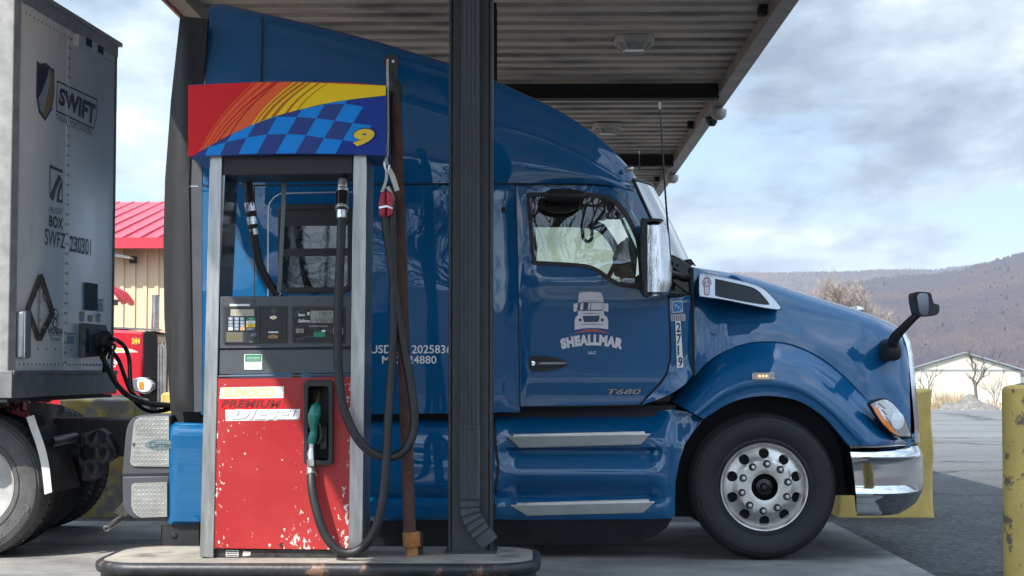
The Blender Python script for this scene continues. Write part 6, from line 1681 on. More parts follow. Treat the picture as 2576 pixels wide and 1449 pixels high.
gl_.grid([[P(u-20+ (6 if i > 8 else 0)*0, v+4, YT+.02), P(u-1, v-2, YT+.02), P(u-1, v-2, YT+.05)] for i, (u, v) in enumerate(fl)], 0, False)
mk('fender_edge', gl_, M['offwhite'], truck)
gr_.grid([[P(u, v, YT+.03+.0*i)]+[P(u+(10+ 60*k/4*(.5+.5*i/17)), v-4*k*(i/17), YT+.03+.15*k) for k in range(1, 5)] for i, (u, v) in enumerate(fl)], 0, False); gr_.grid([[P(u, v, YT+.04)]+[P(u+(10+60*k/4*(.5+.5*i/17)), v-4*k*(i/17), YT+.04+.15*k) for k in range(1, 5)] for i, (u, v) in enumerate(fl)], 0, True)
mk('half_fender', gr_, M['rubber'], truck, ang=60)
g = G(); g.panel(spl([(72, 1012), (110, 1014), (155, 1020), (160, 1030), (150, 1045), (120, 1060), (105, 1072), (80, 1060), (70, 1035)], 3), lambda u, v: YT+.10+.05*math.sin(u*.08), [], 12, .02); mk('torn_flap', g, M['rubber'], truck)
g = G(); a, b = P(128, 1112, YT-.02), P(188, 1100, YT+.45)
g.tube([a, b], .036, 20, caps=False); g.tube([a, b], .030, 20, caps=False); g.f = g.f[:len(g.f)//2]+[f[::-1] for f in g.f[len(g.f)//2:]]; g.tube([a, a+(b-a)*.01], .036, 20, caps=False)
mk('bracket_pipe', g, M['alu'], truck)
g = G(); g.ball(a+(b-a)*.25, .031, .031, .031); g.tube([b, P(200, 1120, YT+.5)], .04, 10); mk('pipe_plug', g, M['seam'], truck)
g = G(); g.pg([(18, 1010), (70, 1008), (70, 1052), (45, 1054), (24, 1050)], YT+.5, .08); mk('tail_light', g, mat('red_tail_lens', (.62, .012, .025), .25, coat=.6), truck, bevel=.01)
g = G(); g.tube([P(u, v, YT+.48) for u, v in spl([(26, 1036), (24, 1020), (32, 1014), (36, 1030), (44, 1018), (52, 1016), (50, 1030), (60, 1034)], 4, False)], .008, 6); mk('light_wiring', g, M['seam'], truck)
# --- auxiliary power box with diamond plate
M['diamond'] = mat('diamond_plate', (.58, .56, .50), .28, .95, var=.1, vscale=8)
apu = [(334, 1052), (350, 1044), (425, 1042), (425, 1300), (330, 1300), (312, 1285), (308, 1262), (312, 1080)]
g = G(); g.pg([(316, 1090), (320, 1072), (326, 1060), (336, 1050), (350, 1045), (430, 1043), (430, 1196), (306, 1196)], YT+.03, .5); ap = mk('power_unit', g, M['sidegrey'], truck, bevel=.012)
g = G(); g.pg([(308, 1199), (425, 1197), (425, 1304), (346, 1306), (334, 1303), (322, 1295), (313, 1284), (309, 1268)], YT+.02, .55); mk('lower_cover', g, M['sidegrey'], ap, bevel=.01)
g = G(); g.pg([(306, 1192), (425, 1190), (425, 1199), (306, 1199)], YT+.025, .3); mk('cover_gap', g, M['seam'], ap)
def dplate(poly, Y, name):
    g = G(); g.panel(poly, lambda u, v: Y, [], None, .01)
    us_ = [p[0] for p in poly]; vs_ = [p[1] for p in poly]; r_ = 0; v = min(vs_)+5
    while v < max(vs_)-3:
        u = min(us_)+4+(5 if r_ % 2 else 0)
        c_ = 0
        while u < max(us_)-3:
            if inside((u, v), poly) and segdist((u, v), poly) > 4:
                s = 1 if (r_ % 2) else -1
                a = [(u-4.0, v+3.0*s), (u-.5, v-1.1), (u+4.0, v-3.0*s), (u+.5, v+1.1)]
                pc = P(u, v, Y-.012); q = [P(x, y, Y-.0005) for x, y in a]
                g.add(q+[pc], [(0, 1, 4), (1, 2, 4), (2, 3, 4), (3, 0, 4)] if False else [(1, 0, 4), (2, 1, 4), (3, 2, 4), (0, 3, 4)])
                k = len(g.f)
                for fi in range(k-4, k):
                    f = g.f[fi]; nn = (g.v[f[1]]-g.v[f[0]]).cross(g.v[f[2]]-g.v[f[0]])
                    if nn.y > 0: g.f[fi] = f[::-1]
            u += 10
        v += 5.6; r_ += 1
    return mk(name, g, M['diamond'], ap, ang=10)
dplate([(336, 1066), (341, 1056), (352, 1049), (425, 1046), (425, 1174), (338, 1173), (330, 1169), (327, 1160)], YT+.018, 'diamond_plate')
dplate([(338, 1215), (420, 1213), (420, 1300), (354, 1302), (344, 1297), (335, 1287), (330, 1272), (330, 1224), (332, 1218)], YT+.008, 'diamond_plate')
g = G(); g.panel(circ(404, 1119, 39, 28, 13), lambda u, v: YT+.012, [], None, .006, 0); g.panel(circ(404, 1119, 36.5, 28, 11), lambda u, v: YT+.0105, [], None, .002, 1); g.textpx('Carrier', 376, 1110.5, 434, 1126, YT+.0085, 2, .25, .01)
mk('maker_plate', g, [mat('plate_rim', (.10, .14, .15), .4), mat('plate_teal', (.15, .21, .22), .4), mat('plate_text', (.06, .08, .09), .4)], ap)
g = G(); p = P(336, 1118, YT+.01); g.lathe([(0, -.006), (.009, -.004), (.01, 0)], p, 'y', 10); mk('bolt', g, M['rust'], ap)
g = G(); a, b = P(267, 1329, YT-.05), P(304, 1304, YT+.1); g.tube([a, b], .024, 14); g.tube([a, a+(b-a)*-.005], .017, 12); ep = mk('exhaust_tip', g, M['alu'], truck)
g = G(); g.ball(a+(a-b)*.02, .013, .013, .013, 10, 6); mk('exhaust_bore', g, M['seam'], ep)
g = G(); g.pg([(282, 1290), (312, 1260), (322, 1292), (318, 1300)], YT+.1, .04); mk('exhaust_bracket', g, M['castiron'], truck)
g = G(); g.pg([(408, 1322), (500, 1318), (500, 1384), (408, 1384)], YT+.05, .03); p = P(438, 1347, YT+.05); g.lathe([(0, -.012), (.02, -.01), (.025, 0)], p, 'y', 12); mk('rear_skirt', g, M['black'], truck)
# --- mirrors
g = G()
ms = [(556, 1621, 1664), (566, 1620, 1674), (590, 1620, 1679), (640, 1620, 1683), (684, 1620, 1688.5), (688, 1620, 1690), (716, 1620, 1689.5), (734, 1620, 1688), (741, 1622, 1682), (744, 1626, 1672)]
rows = []
for v, a, b in ms:
    row = []
    for k in range(15):
        t = k/14; u = a+9+(b+2-a-9)*t
        y = YT-.37+.13*(2*abs(t-.42))**2.8*(1 if t > .42 else .35)+(.02 if v > 686 else 0)*0+(.06 if v < 560 or v > 740 else 0)
        row.append(P(u, v, y))
    row.append(row[-1]+Vector((-.02, .16, 0)))
    rows.append(row)
g.grid(rows, 0, True); mir = mk('door_mirror', g, M['chrome_w'], truck, ang=50)
g = G(); g.pg(spl([(1616, 560), (1622, 550), (1660, 550), (1668, 556), (1631, 558), (1629, 572), (1630, 700), (1632, 735), (1638, 744), (1628, 744), (1621, 738), (1619, 700)], 3), YT-.34, .22)
g.pg([(1625, 556), (1660, 556), (1672, 690), (1676, 738), (1630, 740)], YT-.11, .05)
mk('mirror_shell', g, M['black'], mir, bevel=.006)
g = G(); g.pg([(1626, 700), (1684, 650), (1692, 662), (1640, 716)], YT-.12, .3); g.tube([P(1660, 735, YT-.15), P(1735, 742, YT+.12)], .022, 8); g.tube([P(1670, 680, YT-.15), P(1730, 700, YT+.12)], .022, 8); mk('mirror_arm', g, M['black'], mir)
hy = YT+.22
g = G(); g.tube([P(u, v, hy+d) for u, v, d in spl([(2244, 868, -.05), (2252, 848, -.12), (2272, 826, -.2), (2298, 800, -.28), (2316, 786, -.3)], 5, False)], [.05+(.024-.05)*(i/20)**.5 for i in range(21)], 12)
hm = mk('hood_mirror', g, M['black'], truck, ang=60)
g = G(); g.panel(spl([(2226, 866), (2236, 855), (2252, 850), (2262, 856), (2268, 880), (2266, 900), (2250, 908), (2232, 905), (2225, 890)], 3), lambda u, v: hy-.09+.05*((u-2246)/22)**2+.05*((v-880)/30)**2, [], 9, .3); mk('mirror_foot', g, M['black'], hm, bevel=.008)
g = G(); hcase = spl([(2301, 738), (2310, 734), (2335, 735), (2343, 740), (2349, 762), (2361, 766), (2364, 775), (2361, 788), (2350, 794), (2330, 795), (2312, 793), (2306, 780), (2301, 755)], 3)
g.panel(hcase, lambda u, v: hy-.42+.03*((u-2330)/25)**2, [], 9, .18); mk('mirror_case', g, M['black'], hm, bevel=.012)
g = G(); g.panel(spl([(2309, 741), (2332, 739), (2336, 760), (2334, 790), (2317, 790), (2311, 770)], 3), lambda u, v: hy-.435, [], 9, .008); mk('mirror_glass', g, M['mirror_dark'], hm)
# --- antennas
g = G(); pa = resample([(1687, 662), (1676, 520), (1668, 400), (1660, 275)], 60); g.tube([P(u, v, YT-.02) for u, v in pa], [.0085-.003*i/59+.0012*(i % 2) for i in range(60)], 6); an = mk('antenna', g, M['gloss_black'], truck)
g = G(); g.tube([P(1660, 275, YT-.02), P(1659, 257, YT-.02)], .0085, 8); mk('antenna_tip', g, M['offwhite'], an)
g = G(); g.tube([P(1608, 430, YC+1.0), P(1607.5, 388, YC+1.0)], .006, 6); an = mk('antenna', g, M['gloss_black'], truck)
g = G(); g.tube([P(1607.5, 388, YC+1.0), P(1607.5, 380, YC+1.0)], .007, 6); mk('antenna_tip', g, M['offwhite'], an)
# ------------------------------------------------------------------ semi trailer (left)
Nn = P(26, 930, 10.96); Ff = P(288, 930, 13.12)
dn = Vector((Ff.x-Nn.x, Ff.y-Nn.y, 0)); TW = dn.length; dn.normalize(); nf = Vector((dn.y, -dn.x, 0))   # nf: forward, out of the nose
def PN(u, v, off=0.0):
    d = ray(u, v); o = Vector((Nn.x, Nn.y, 0))+nf*off
    t = (o-CAMPOS).dot(nf)/d.dot(nf); return CAMPOS+d*t
def LT(s, z, off=0.0): p = Vector((Nn.x, Nn.y, 0))+dn*s+nf*off; return Vector((p.x, p.y, z))
def sz(u, v): p = PN(u, v); return ((p-Vector((Nn.x, Nn.y, 0))).dot(dn), p.z)
ZT = PN(288, 112).z; ZB = PN(288, 932).z; ZR = PN(288, 990).z
TL = 9.0
tr = thing('box_trailer', tuple(LT(TW/2, 0, -4)), 'pale grey dry van trailer nose with shield logo, coupled behind the tractor', 'trailer')
M['tpanel'] = mat('trailer_panel', (.88, .80, .70), .3, 0, .3, var=.035, vscale=.9, coatr=.22, dirt=((.55, .50, .44), 5, .60, .95), stretch=(1, 1, .3))
M['galv'] = mat('galvanised', (.30, .30, .29), .5, .3, var=.16, vscale=9)
g = G(); R0 = .10
def plan(off0=0): 
    # nose plan: near side, rounded corner, nose, corner, far side
    pts = [(-0.0-R0*0, -TL)]
    return pts
b = [LT(0, ZR+.02, -TL), LT(0, ZR+.02, -.12), LT(.02, ZR+.02, -.04), LT(.09, ZR+.02, 0), LT(TW-.09, ZR+.02, 0), LT(TW-.02, ZR+.02, -.04), LT(TW, ZR+.02, -.12), LT(TW, ZR+.02, -TL)]
t = [Vector((p.x, p.y, ZT)) for p in b]
g.grid([b+[b[0]], t+[t[0]]], 0, True); g.flat(t, 0, (0, 0, 1)); g.flat(b, 0, (0, 0, -1)); mk('body', g, M['tpanel'], tr, ang=50)
# corner posts and rails
g = G()
for s0 in (0,):
    q = [LT(-.012, ZR, -.34), LT(-.012, ZR, -.12), LT(.01, ZR, -.02), LT(.075, ZR, .008), LT(.075, ZR, -.02), LT(.03, ZR, -.14), LT(.03, ZR, -.34)]
    g.prism3(q, (0, 0, ZT-ZR))
mk('corner_post', g, M['galv'], tr, bevel=.006)
g = G(); q = [LT(TW-.05, ZR, .008), LT(TW-.01, ZR, -.02), LT(TW+.012, ZR, -.12), LT(TW+.012, ZR, -.3), LT(TW-.03, ZR, -.3), LT(TW-.05, ZR, -.03)]; g.prism3(q, (0, 0, ZT-ZR)); mk('corner_post', g, M['galv'], tr, bevel=.006)
g = G(); q = [LT(.07, ZT-.10, .012), LT(TW-.04, ZT-.10, .012), LT(TW-.04, ZT+.02, .012), LT(.07, ZT+.02, .012)]; g.prism3(q, -nf*.1); 
q = [LT(-.02, ZT, .03), LT(TW+.02, ZT, .03), LT(TW+.02, ZT+.035, .03), LT(-.02, ZT+.035, .03)]; g.prism3(q, -nf*.3)
mk('top_rail', g, M['galv'], tr, bevel=.005)
g = G(); q = [LT(-.012, ZR, .018), LT(TW+.012, ZR, .018), LT(TW+.012, ZB, .018), LT(-.012, ZB, .018)]; g.prism3(q, -nf*.12); q = [LT(0, ZB-.03, .03), LT(TW, ZB-.03, .03), LT(TW, ZB, .03), LT(0, ZB, .03)]; g.prism3(q, -nf*.02)
mk('bottom_rail', g, mat('grey_rail', (.15, .15, .152), .5, .3, var=.3, vscale=6, dirt=((.04, .04, .042), 7, .58, .75)), tr, bevel=.005)
g = G(); q = [LT(0, ZR-.005, -.02), LT(TW, ZR-.005, -.02), LT(TW, ZR-.03, -.02), LT(0, ZR-.03, -.02)]; g.prism3(q, -nf*8.5)
g.prism3([LT(TW*.5-.5, ZR-.03, -.3), LT(TW*.5+.5, ZR-.03, -.3), LT(TW*.5+.5, ZR-.05, -.3), LT(TW*.5-.5, ZR-.05, -.3)], -nf*1.6); mk('floor_frame', g, M['seam'], tr)
# seam strips and rivets
def strip(u0, v0, u1, v1, w, off, m, g):
    a, b_ = sz(u0, v0), sz(u1, v1); h = w/2
    g.prism3([LT(a[0]-h, a[1], off), LT(a[0]+h, a[1], off), LT(b_[0]+h, b_[1], off), LT(b_[0]-h, b_[1], off)], -nf*.004)
sm_ = sz(168, 500)[0]
g = G(); g.prism3([LT(sm_-.03, ZB, .004), LT(sm_+.03, ZB, .004), LT(sm_+.03, ZT-.1, .004), LT(sm_-.03, ZT-.1, .004)], -nf*.004); mk('panel_joint', g, M['tpanel'], tr)
g = G()
def rivet(s, z, off=.001, r=.011):
    c = LT(s, z, off); n = 6; V = [c+nf*.006]+[c+dn*(r*math.cos(2*math.pi*k/n))+Vector((0, 0, r*math.sin(2*math.pi*k/n))) for k in range(n)]
    F = [(0, 1+k, 1+(k+1) % n) for k in range(n)]; 
    nn = (V[2]-V[1]).cross(V[0]-V[1])
    g.add(V, F if (V[1]-V[0]).cross(V[2]-V[0]).dot(nf) > 0 else [f[::-1] for f in F])
z = ZB+.06
while z < ZT-.15:
    rivet(sm_-.02, z, .004); rivet(sm_+.022, z, .004); z += .075
s = .16
while s < TW-.08:
    rivet(s, ZB+.045, 0, .011); rivet(s+.02, ZT-.16, 0, .009); s += .075
s = sz(95, 878)[0]
while s < TW-.9: rivet(s, PN(120, 878).z, 0, .012); s += .17
mk('rivets', g, mat('rivet_grey', (.13, .135, .145), .5), tr)
# lettering on the nose
NL = [M['navy'], mat('trailer_dark_print', (.06, .062, .066), .5), mat('light_grey_print', (.15, .15, .155), .5), mat('logo_silver', (.42, .43, .44), .4), M['navy'], mat('shield_gold', (.35, .22, .03), .4), M['tpanel'], M['darkink'], mat('number_blue', (.03, .045, .11), .5)]
def ntext(g, st, u0, u1, vt0, vb0, vt1, vb1, m, off=.003, shear=0, bold=0.0):
    """quad: left top/bottom at u0, right top/bottom at u1 in the photograph"""
    a, b_, c, d = sz(u0, vt0), sz(u0, vb0), sz(u1, vt1), sz(u1, vb1)
    def mp(x, y):
        zt = a[1]+(c[1]-a[1])*x; zb_ = b_[1]+(d[1]-b_[1])*x; s0 = a[0]+(c[0]-a[0])*x
        return LT(s0, zb_+(zt-zb_)*y, off)
    g.text(st, mp, m, shear, bold, tuple(nf))
def npoly(g, pts, m, off): g.flat([LT(*sz(u, v), off) for u, v in pts], m, tuple(nf))
g = G()
ntext(g, 'SWIFT', 147, 240, 218, 262, 263, 318, 0, .004, .12, .045)
fr = [(141, 209), (168, 204+14), (205, 234), (244, 252), (241, 292), (233, 320), (215, 318), (180, 296), (142, 278)]
def outline(pts, w, off, m):
    n = len(pts); S = [sz(u, v) for u, v in pts]
    for i in range(n):
        a, b_ = Vector(S[i]), Vector(S[(i+1) % n]); t = (b_-a).normalized(); nn = Vector((-t.y, t.x))*w/2; e = t*w/2
        q = [a+nn-e, b_+nn+e, b_-nn+e, a-nn-e]; g.flat([LT(x.x, x.y, off+.0001*i) for x in q], m, tuple(nf))
outline([(143, 204), (244, 251), (242, 292), (234, 323), (213, 313), (141, 279)], .013, .0025, 1)
ntext(g, 'TRANSPORTATION', 139, 231, 285, 301, 325, 343, 2, .003)
mk('company_lettering', g, NL, tr); g = G()
# shield
npoly(g, [(92, 153), (101, 160), (114, 158), (125, 167), (136, 176), (136, 235), (130, 276), (113, 305), (97, 283), (90, 240)], 1, .002)
npoly(g, [(95, 163), (103, 168), (114, 167), (124, 174), (133, 182), (133, 232), (127, 268), (113, 295), (100, 276), (94, 238)], 3, .003)
npoly(g, [(95, 163), (103, 168), (114, 167), (122, 172), (117, 200), (104, 232), (95, 246), (94, 238)], 4, .004)
npoly(g, [(122, 172), (133, 182), (133, 232), (128, 262), (113, 293), (108, 286), (118, 240), (126, 205)], 5, .004)
npoly(g, [(123, 180), (127, 196), (118, 222), (120, 226), (103, 262), (100, 256), (108, 232), (104, 230)], 3, .005)
mk('shield_emblem', g, NL, tr); g = G()
# freight box mark
npoly(g, [(124, 414), (157, 428), (157, 436), (126, 423), (126, 488), (146, 440), (152, 442), (127, 498), (124, 498)], 1, .003)
npoly(g, [(127, 500), (150, 446), (155, 448), (140, 476), (133, 506)], 1, .003)
npoly(g, [(146, 476), (156, 450), (157, 512), (141, 507)], 1, .003); npoly(g, [(147, 500), (153, 470), (154, 504)], 6, .004)
ntext(g, 'FREIGHT', 124, 158, 520, 535, 526, 542, 2, .003); ntext(g, 'BOX', 123, 158, 540, 570, 549, 578, 7, .003, 0, .03)
mk('freight_mark', g, NL, tr); g = G()
ntext(g, 'SWFZ', 112, 164, 573, 616, 588, 627, 8, .003, 0, .012); mk('unit_number', g, NL, tr); g = G()
ntext(g, '230301', 175, 228, 592, 632, 602, 644, 8, .005, 0, .012)
mk('unit_number', g, NL, tr); g = G()
c = sz(138, 801); rr_ = (sz(148, 801)[0]-c[0])
g.flat([LT(c[0]+rr_*1.0*math.cos(a), c[1]+.075*math.sin(a), .003) for a in [2*math.pi*k/28 for k in range(28)]], 8, tuple(nf)); g.flat([LT(c[0]+rr_*.82*math.cos(a), c[1]+.06*math.sin(a), .004) for a in [2*math.pi*k/28 for k in range(28)]], 6, tuple(nf))
ntext(g, 'H', 131, 145, 787, 815, 789, 816, 8, .005, .3, .06)
ntext(g, 'HYUNDAI', 121, 155, 823, 841, 826, 842, 7, .003, 0, .03); ntext(g, 'Translead', 124, 151, 846, 857, 848, 858, 2, .003)
npoly(g, [(121, 843.5), (154, 844), (154, 845), (121, 844.5)], 1, .003)
mk('maker_lettering', g, NL, tr)
def nbox(pts, off, th): 
    g = G(); g.prism3([LT(*sz(u, v), off) for u, v in pts], -nf*th); return g
g = nbox([(183, 84), (248, 117), (248, 143), (238, 146), (183, 116)], .045, .05); v_ = mk('vent', g, M['offwhite'], tr, bevel=.01)
g = nbox([(202, 94), (217, 102), (217, 121), (202, 113)], .048, .003); mk('vent_opening', g, M['seam'], v_); g = nbox([(232, 112), (246, 119), (246, 139), (232, 131)], .048, .003); mk('vent_opening', g, M['seam'], v_)
# placard holder: raised diamond frame with clips
g = G(); dm = [(95, 690), (127, 790), (95, 858), (64, 775)]
di = [(94, 703), (120, 789), (95, 843), (70, 775)]
dm = [(96, 693), (126, 788), (92, 855), (63, 778)]; 
S = [sz(u, v) for u, v in dm]; pth = [LT(s, z, .02) for s, z in S]; pth = [pth[0].lerp(pth[1], .03)]+[pth[0].lerp(pth[1], .97), pth[1].lerp(pth[2], .03), pth[1].lerp(pth[2], .97), pth[2].lerp(pth[3], .03), pth[2].lerp(pth[3], .97), pth[3].lerp(pth[0], .03), pth[3].lerp(pth[0], .97), pth[0].lerp(pth[1], .03)]
g.tube(pth, .019, 8, caps=False); ph = mk('placard_frame', g, mat('placard_metal', (.07, .065, .06), .5, .3, var=.4, vscale=12), tr)
g = G(); g.tube([LT(*sz(96, 705), .012), LT(*sz(93, 845), .012)], .006, 6)
for v in (725, 760, 805, 835): p = LT(*sz(95, v), .014); g.ball(p, .012, .012, .012, 8, 6)
for u, v in ((82, 740), (108, 750), (80, 825), (108, 830)): g.tube([LT(*sz(u-4, v-8), .02), LT(*sz(u+2, v+6), .012)], .012, 6)
mk('placard_clip', g, M['galv'], ph)
g = nbox([(40, 783), (58, 780), (58, 902), (38, 902)], .06, .06); mk('document_holder', g, mat('grey_box', (.15, .16, .18), .4, var=.15, vscale=6), tr, bevel=.015)
g = nbox([(26.5, 782), (31, 782), (29, 902), (25, 902)], .03, .03); g = nbox([(41, 784), (44, 784), (42, 900), (39, 900)], .064, .004); mk('holder_strip', g, M['alu'], tr)
g = nbox([(211, 710), (243, 714), (242, 782), (211, 780)], .012, .012); mk('rubber_pad', g, mat('dark_pad', (.07, .068, .066), .8, var=.2, vscale=20), tr, bevel=.004)
SM = [mat('pale_sticker', (.33, .34, .36), .5), M['gold'], M['navy'], mat('dull_red', (.3, .10, .10), .5)]
for qs in ([([(201, 783), (212, 784), (211, 809), (200, 808)], 0), ([(201, 783), (212, 784), (212, 790), (201, 789)], 1)], [([(222, 792), (232, 793), (232, 810), (222, 809)], 1)], [([(243, 788), (252, 789), (252, 811), (243, 810)], 0), ([(243, 788), (252, 789), (252, 796), (243, 795)], 2)], [([(168, 838), (185, 838), (185, 842), (168, 842)], 1)], [([(168, 845), (185, 845), (185, 865), (168, 864)], 0)], [([(246, 752), (260, 754), (260, 758), (246, 757)], 3)], [([(246, 760), (259, 761), (259, 785), (246, 784)], 0)]):
    g = G()
    for q, m in qs: npoly(g, q, m, .003 if m == 0 else .004)
    mk('sticker', g, SM, tr)
# connector box with glad hands
g = nbox([(199, 813), (253, 818), (257, 830), (254, 895), (197, 900)], .05, .05); cb = mk('connector_box', g, mat('old_zinc', (.13, .13, .128), .6, .3, var=.4, vscale=14), tr, bevel=.01)
g = nbox([(202, 826), (208, 828), (207, 888), (200, 888)], .054, .006); mk('box_slot', g, M['seam'], cb)
g = G(); ctr = LT(*sz(232, 858), .05)
for u, v, r in ((230, 858, .05), (245, 845, .045), (222, 848, .03), (220, 866, .02), (240, 870, .05)): g.ball(LT(*sz(u, v), .07), r, r, r, 10, 8)
g.tube([LT(*sz(230, 858), .05), LT(*sz(230, 858), .14)], .045, 14); mk('glad_hand', g, M['castiron'], cb)
g = G(); g.tube([LT(*sz(230, 858), .135), LT(*sz(230, 858), .15)], .03, 14); mk('socket', g, M['seam'], cb)
# near side panel details
g = G(); g.prism3([LT(-.006, ZR+.02, -TL), LT(-.006, ZR+.02, -.33), LT(-.006, ZT, -.33), LT(-.006, ZT, -TL)], dn*.005); mk('side_wall', g, M['galv'], tr)
g = G(); rowz = ZB+.1
while rowz < ZT-.1:
    p = LT(-.001, rowz, -.42); g.add([p, p+Vector((-.016, 0, 0)), p+Vector((-.008, -.006, .014)), p+Vector((-.008, -.006, -.014))], [(0, 2, 1), (0, 1, 3)]); rowz += .09
g.prism3([LT(-.014, ZR, -TL), LT(-.014, ZR, -.35), LT(-.014, ZR+.24, -.35), LT(-.014, ZR+.24, -TL)], dn*.012); mk('side_rail', g, M['galv'], tr)
g = G(); g.prism3([LT(-.016, ZB+.22, -1.2), LT(-.016, ZB+.22, -.36), LT(-.016, ZB+.38, -.36), LT(-.016, ZB+.38, -1.2)], dn*.012); mk('side_label', g, M['seam'], tr)
# ------------------------------------------------------------------ air and power lines between trailer and tractor
def airline(pts, r, label, seed):
    p0 = Vector(pts[0]); o = thing('air_line', tuple(p0), label, 'hose', 'air lines between trailer and tractor')
    g = G(); g.tube(spl([tuple(p) for p in pts], 7, False), r, 10); mk('rubber_line', g, M['gloss_black'], o)
    g = G(); a = Vector(pts[0]); b = Vector(pts[1]); d = (b-a).normalized(); g.tube([a-d*.03, a+d*.10], r*1.9, 12); mk('fitting', g, M['castiron'], o); return o
def A_(u, v, Y): return tuple(P(u, v, Y))
airline([LT(*sz(258, 853), .06), A_(285, 852, 12.5), A_(312, 870, 12.5), A_(325, 905, 12.4), A_(328, 960, 12.3), A_(338, 1005, 12.2), A_(365, 1030, 12.1), A_(400, 1034, 11.95), A_(440, 1025, 11.8)], .017, 'upper air line arching from the trailer plug down to the tractor', 1)
airline([LT(*sz(262, 872), .07), A_(280, 880, 12.4), A_(300, 910, 12.4), A_(315, 950, 12.3), A_(330, 985, 12.2), A_(360, 1008, 12.1), A_(400, 1020, 11.95), A_(440, 1018, 11.8)], .017, 'middle air line running from the trailer plug over the deck plate', 2)
airline([LT(*sz(244, 880), .09), A_(262, 905, 12.3), A_(278, 940, 12.2), A_(300, 975, 12.1), A_(330, 1000, 12.05), A_(370, 1014, 11.95), A_(430, 1020, 11.8)], .021, 'lower thick cable slanting down from the trailer connector box', 3)
airline([LT(*sz(236, 872), .08), LT(*sz(234, 900), .10), LT(*sz(236, 935), .09)], .022, 'short black cable end hanging straight below the connector box', 4)
# ------------------------------------------------------------------ red truck behind
YR2 = 21.0
def rx(u): return P(u, 930, YR2).x
rt = thing('red_truck', (rx(330), YR2+1, 0), 'red conventional truck numbered 244 parked behind the trailer', 'truck')
M['redpaint'] = mat('red_truck_paint', (.50, .008, .022), .25, coat=.8, var=.05)
zt2 = P(330, 829, YR2).z
g = G(); g.prism3([P(120, 815, YR2), P(287, 829, YR2), P(358, 834, YR2), P(362, 842, YR2), P(358, 1010, YR2), P(340, 1060, YR2), P(250, 1040, YR2), P(120, 1040, YR2)], (0, 1.9, 0)); hd2 = mk('hood', g, M['redpaint'], rt, bevel=.05)
g = G(); g.box(rx(-160), rx(122), YR2-.1, YR2+2.1, .9, 2.35); mk('cab', g, M['redpaint'], rt, bevel=.08)
g = G(); g.prism3([P(358, 836, YR2-.0), P(366, 832, YR2), P(392, 838, YR2), P(396, 850, YR2), P(394, 1035, YR2), P(358, 1035, YR2)], (0, 1.9, 0)); mk('grille_shell', g, M['gloss_black'], rt, bevel=.03)
g = G(); xg2 = rx(394)
for k in range(9): y = YR2+.12+.2*k; g.box(xg2+.0, xg2+.03, y, y+.1, P(0, 1030, YR2).z, P(0, 862, YR2).z)
g.pg([(388, 862), (396, 862), (416, 870), (416, 1040), (385, 1035)], YR2+.05, .03)
for k in range(4): g.pg([(389+7*k, 868), (393+7*k, 868), (393+7*k, 1034), (388+7*k, 1034)], YR2+.02, .03)
mk('grille_bars', g, M['alu'], rt)
g = G(); g.prism3([P(200, 823, YR2+.05), P(300, 827, YR2+.05), P(405, 832, YR2+.05), P(405, 828, YR2+.05), P(300, 823, YR2+.05), P(200, 819, YR2+.05)], (0, 1.8, 0)); mk('hood_trim', g, M['chrome'], rt)
g = G(); g.panel(spl([(332, 956), (345, 950), (372, 950), (382, 958), (385, 972), (380, 985), (365, 992), (350, 988), (334, 982)], 3), lambda u, v: YR2-.25+.1*((u-358)/30)**2, [], 8, .3); hl2 = mk('headlight', g, M['chrome'], rt, bevel=.02)
g = G(); g.panel(spl([(346, 956), (372, 954), (381, 968), (372, 984), (350, 982)], 3), lambda u, v: YR2-.27, [], 8, .02); mk('lens', g, M['lens'], hl2)
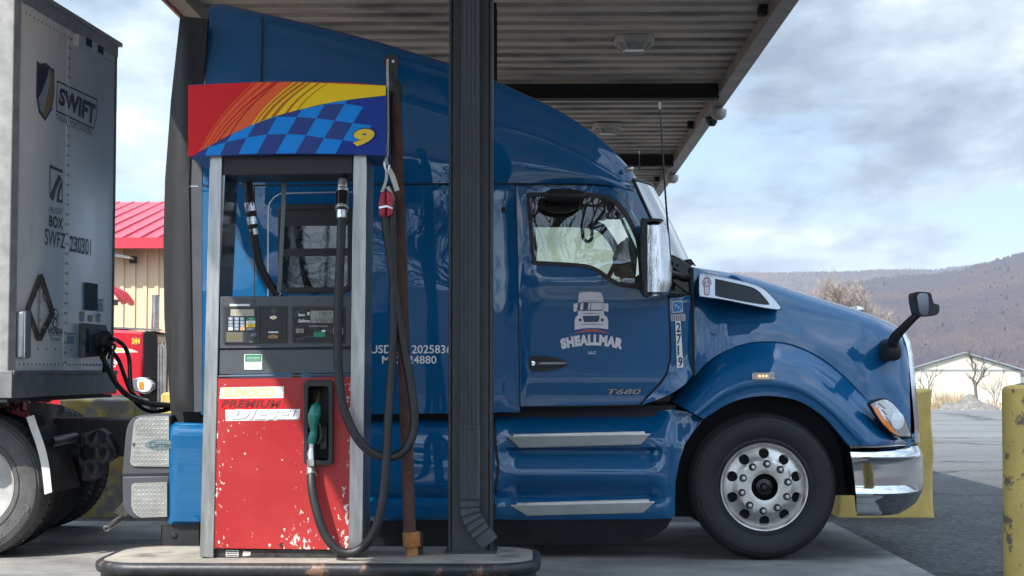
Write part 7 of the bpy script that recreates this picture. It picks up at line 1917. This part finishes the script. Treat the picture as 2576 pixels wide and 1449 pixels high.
g = G(); g.panel([(349, 962), (360, 960), (361, 978), (350, 978)], lambda u, v: YR2-.28, [], None, .01); mk('turn_signal', g, M['amber'], hl2)
g = G(); g.tube([P(388, 845, YR2+2.0), P(391, 765, YR2+2.0), P(392, 742, YR2+2.0)], [.05, .05, .06], 12); mk('mirror_post', g, M['alu'], rt)
g = G(); g.fpx(circ(341, 858, 10.5, 20, 12), YR2-.002, 0); g.fpx(circ(341, 858, 9.5, 20, 11), YR2-.004, 1); g.textpx('244', 331, 851, 352, 865, YR2-.006, 2, 0, .03)
g.fpx([(270, 882), (345, 884), (330, 880), (345, 878)][:0] or [(270, 873), (330, 878), (348, 886), (270, 888)], YR2-.003, 3); g.fpx([(270, 878), (326, 880), (336, 883), (270, 883)], YR2-.005, 2)
g.textpx('2938.', 262, 902, 299, 917, YR2-.004, 3, 0, .02); g.textpx('09', 284, 919, 291, 924, YR2-.004, 3, 0, .02)
mk('number_decal', g, [M['darkink'], M['redink'], M['yellowink'], M['white']], hd2)
for dxw in (P(300, 930, YR2).x, P(-100, 930, YR2).x):
    for yy, sg in ((YR2-.12, 1), (YR2+2.1, -1)):
        g = G(); b_ = len(g.f); g.lathe([(r, o*sg) for r, o in [(0, .06), (.28, .06), (.3, .0), (.42, -.01), (.5, .04), (.51, .1), (.51, .26), (.3, .28)]], (dxw, yy, .512), 'y', 40)
        if sg < 0: g.f = [f[::-1] for f in g.f]
        mk('wheel', g, M['tyre'], rt, ang=40)
# ------------------------------------------------------------------ thin air haze over the far hills
m = bpy.data.materials.new('haze_air'); m.use_nodes = True; nt = m.node_tree; nt.nodes.remove(nt.nodes['Principled BSDF'])
pv = node(nt, 'ShaderNodeVolumePrincipled'); pv.inputs['Color'].default_value = (.80, .86, .95, 1); pv.inputs['Density'].default_value = HAZE
nt.links.new(pv.outputs[0], nt.nodes['Material Output'].inputs['Volume'])
g = G(); g.box(-4500, 5500, -3200, 6500, -6, 420); o = mk('haze', g, m); tag(o, 'thin pale blue air in front of the far hills', 'haze', kind='stuff')
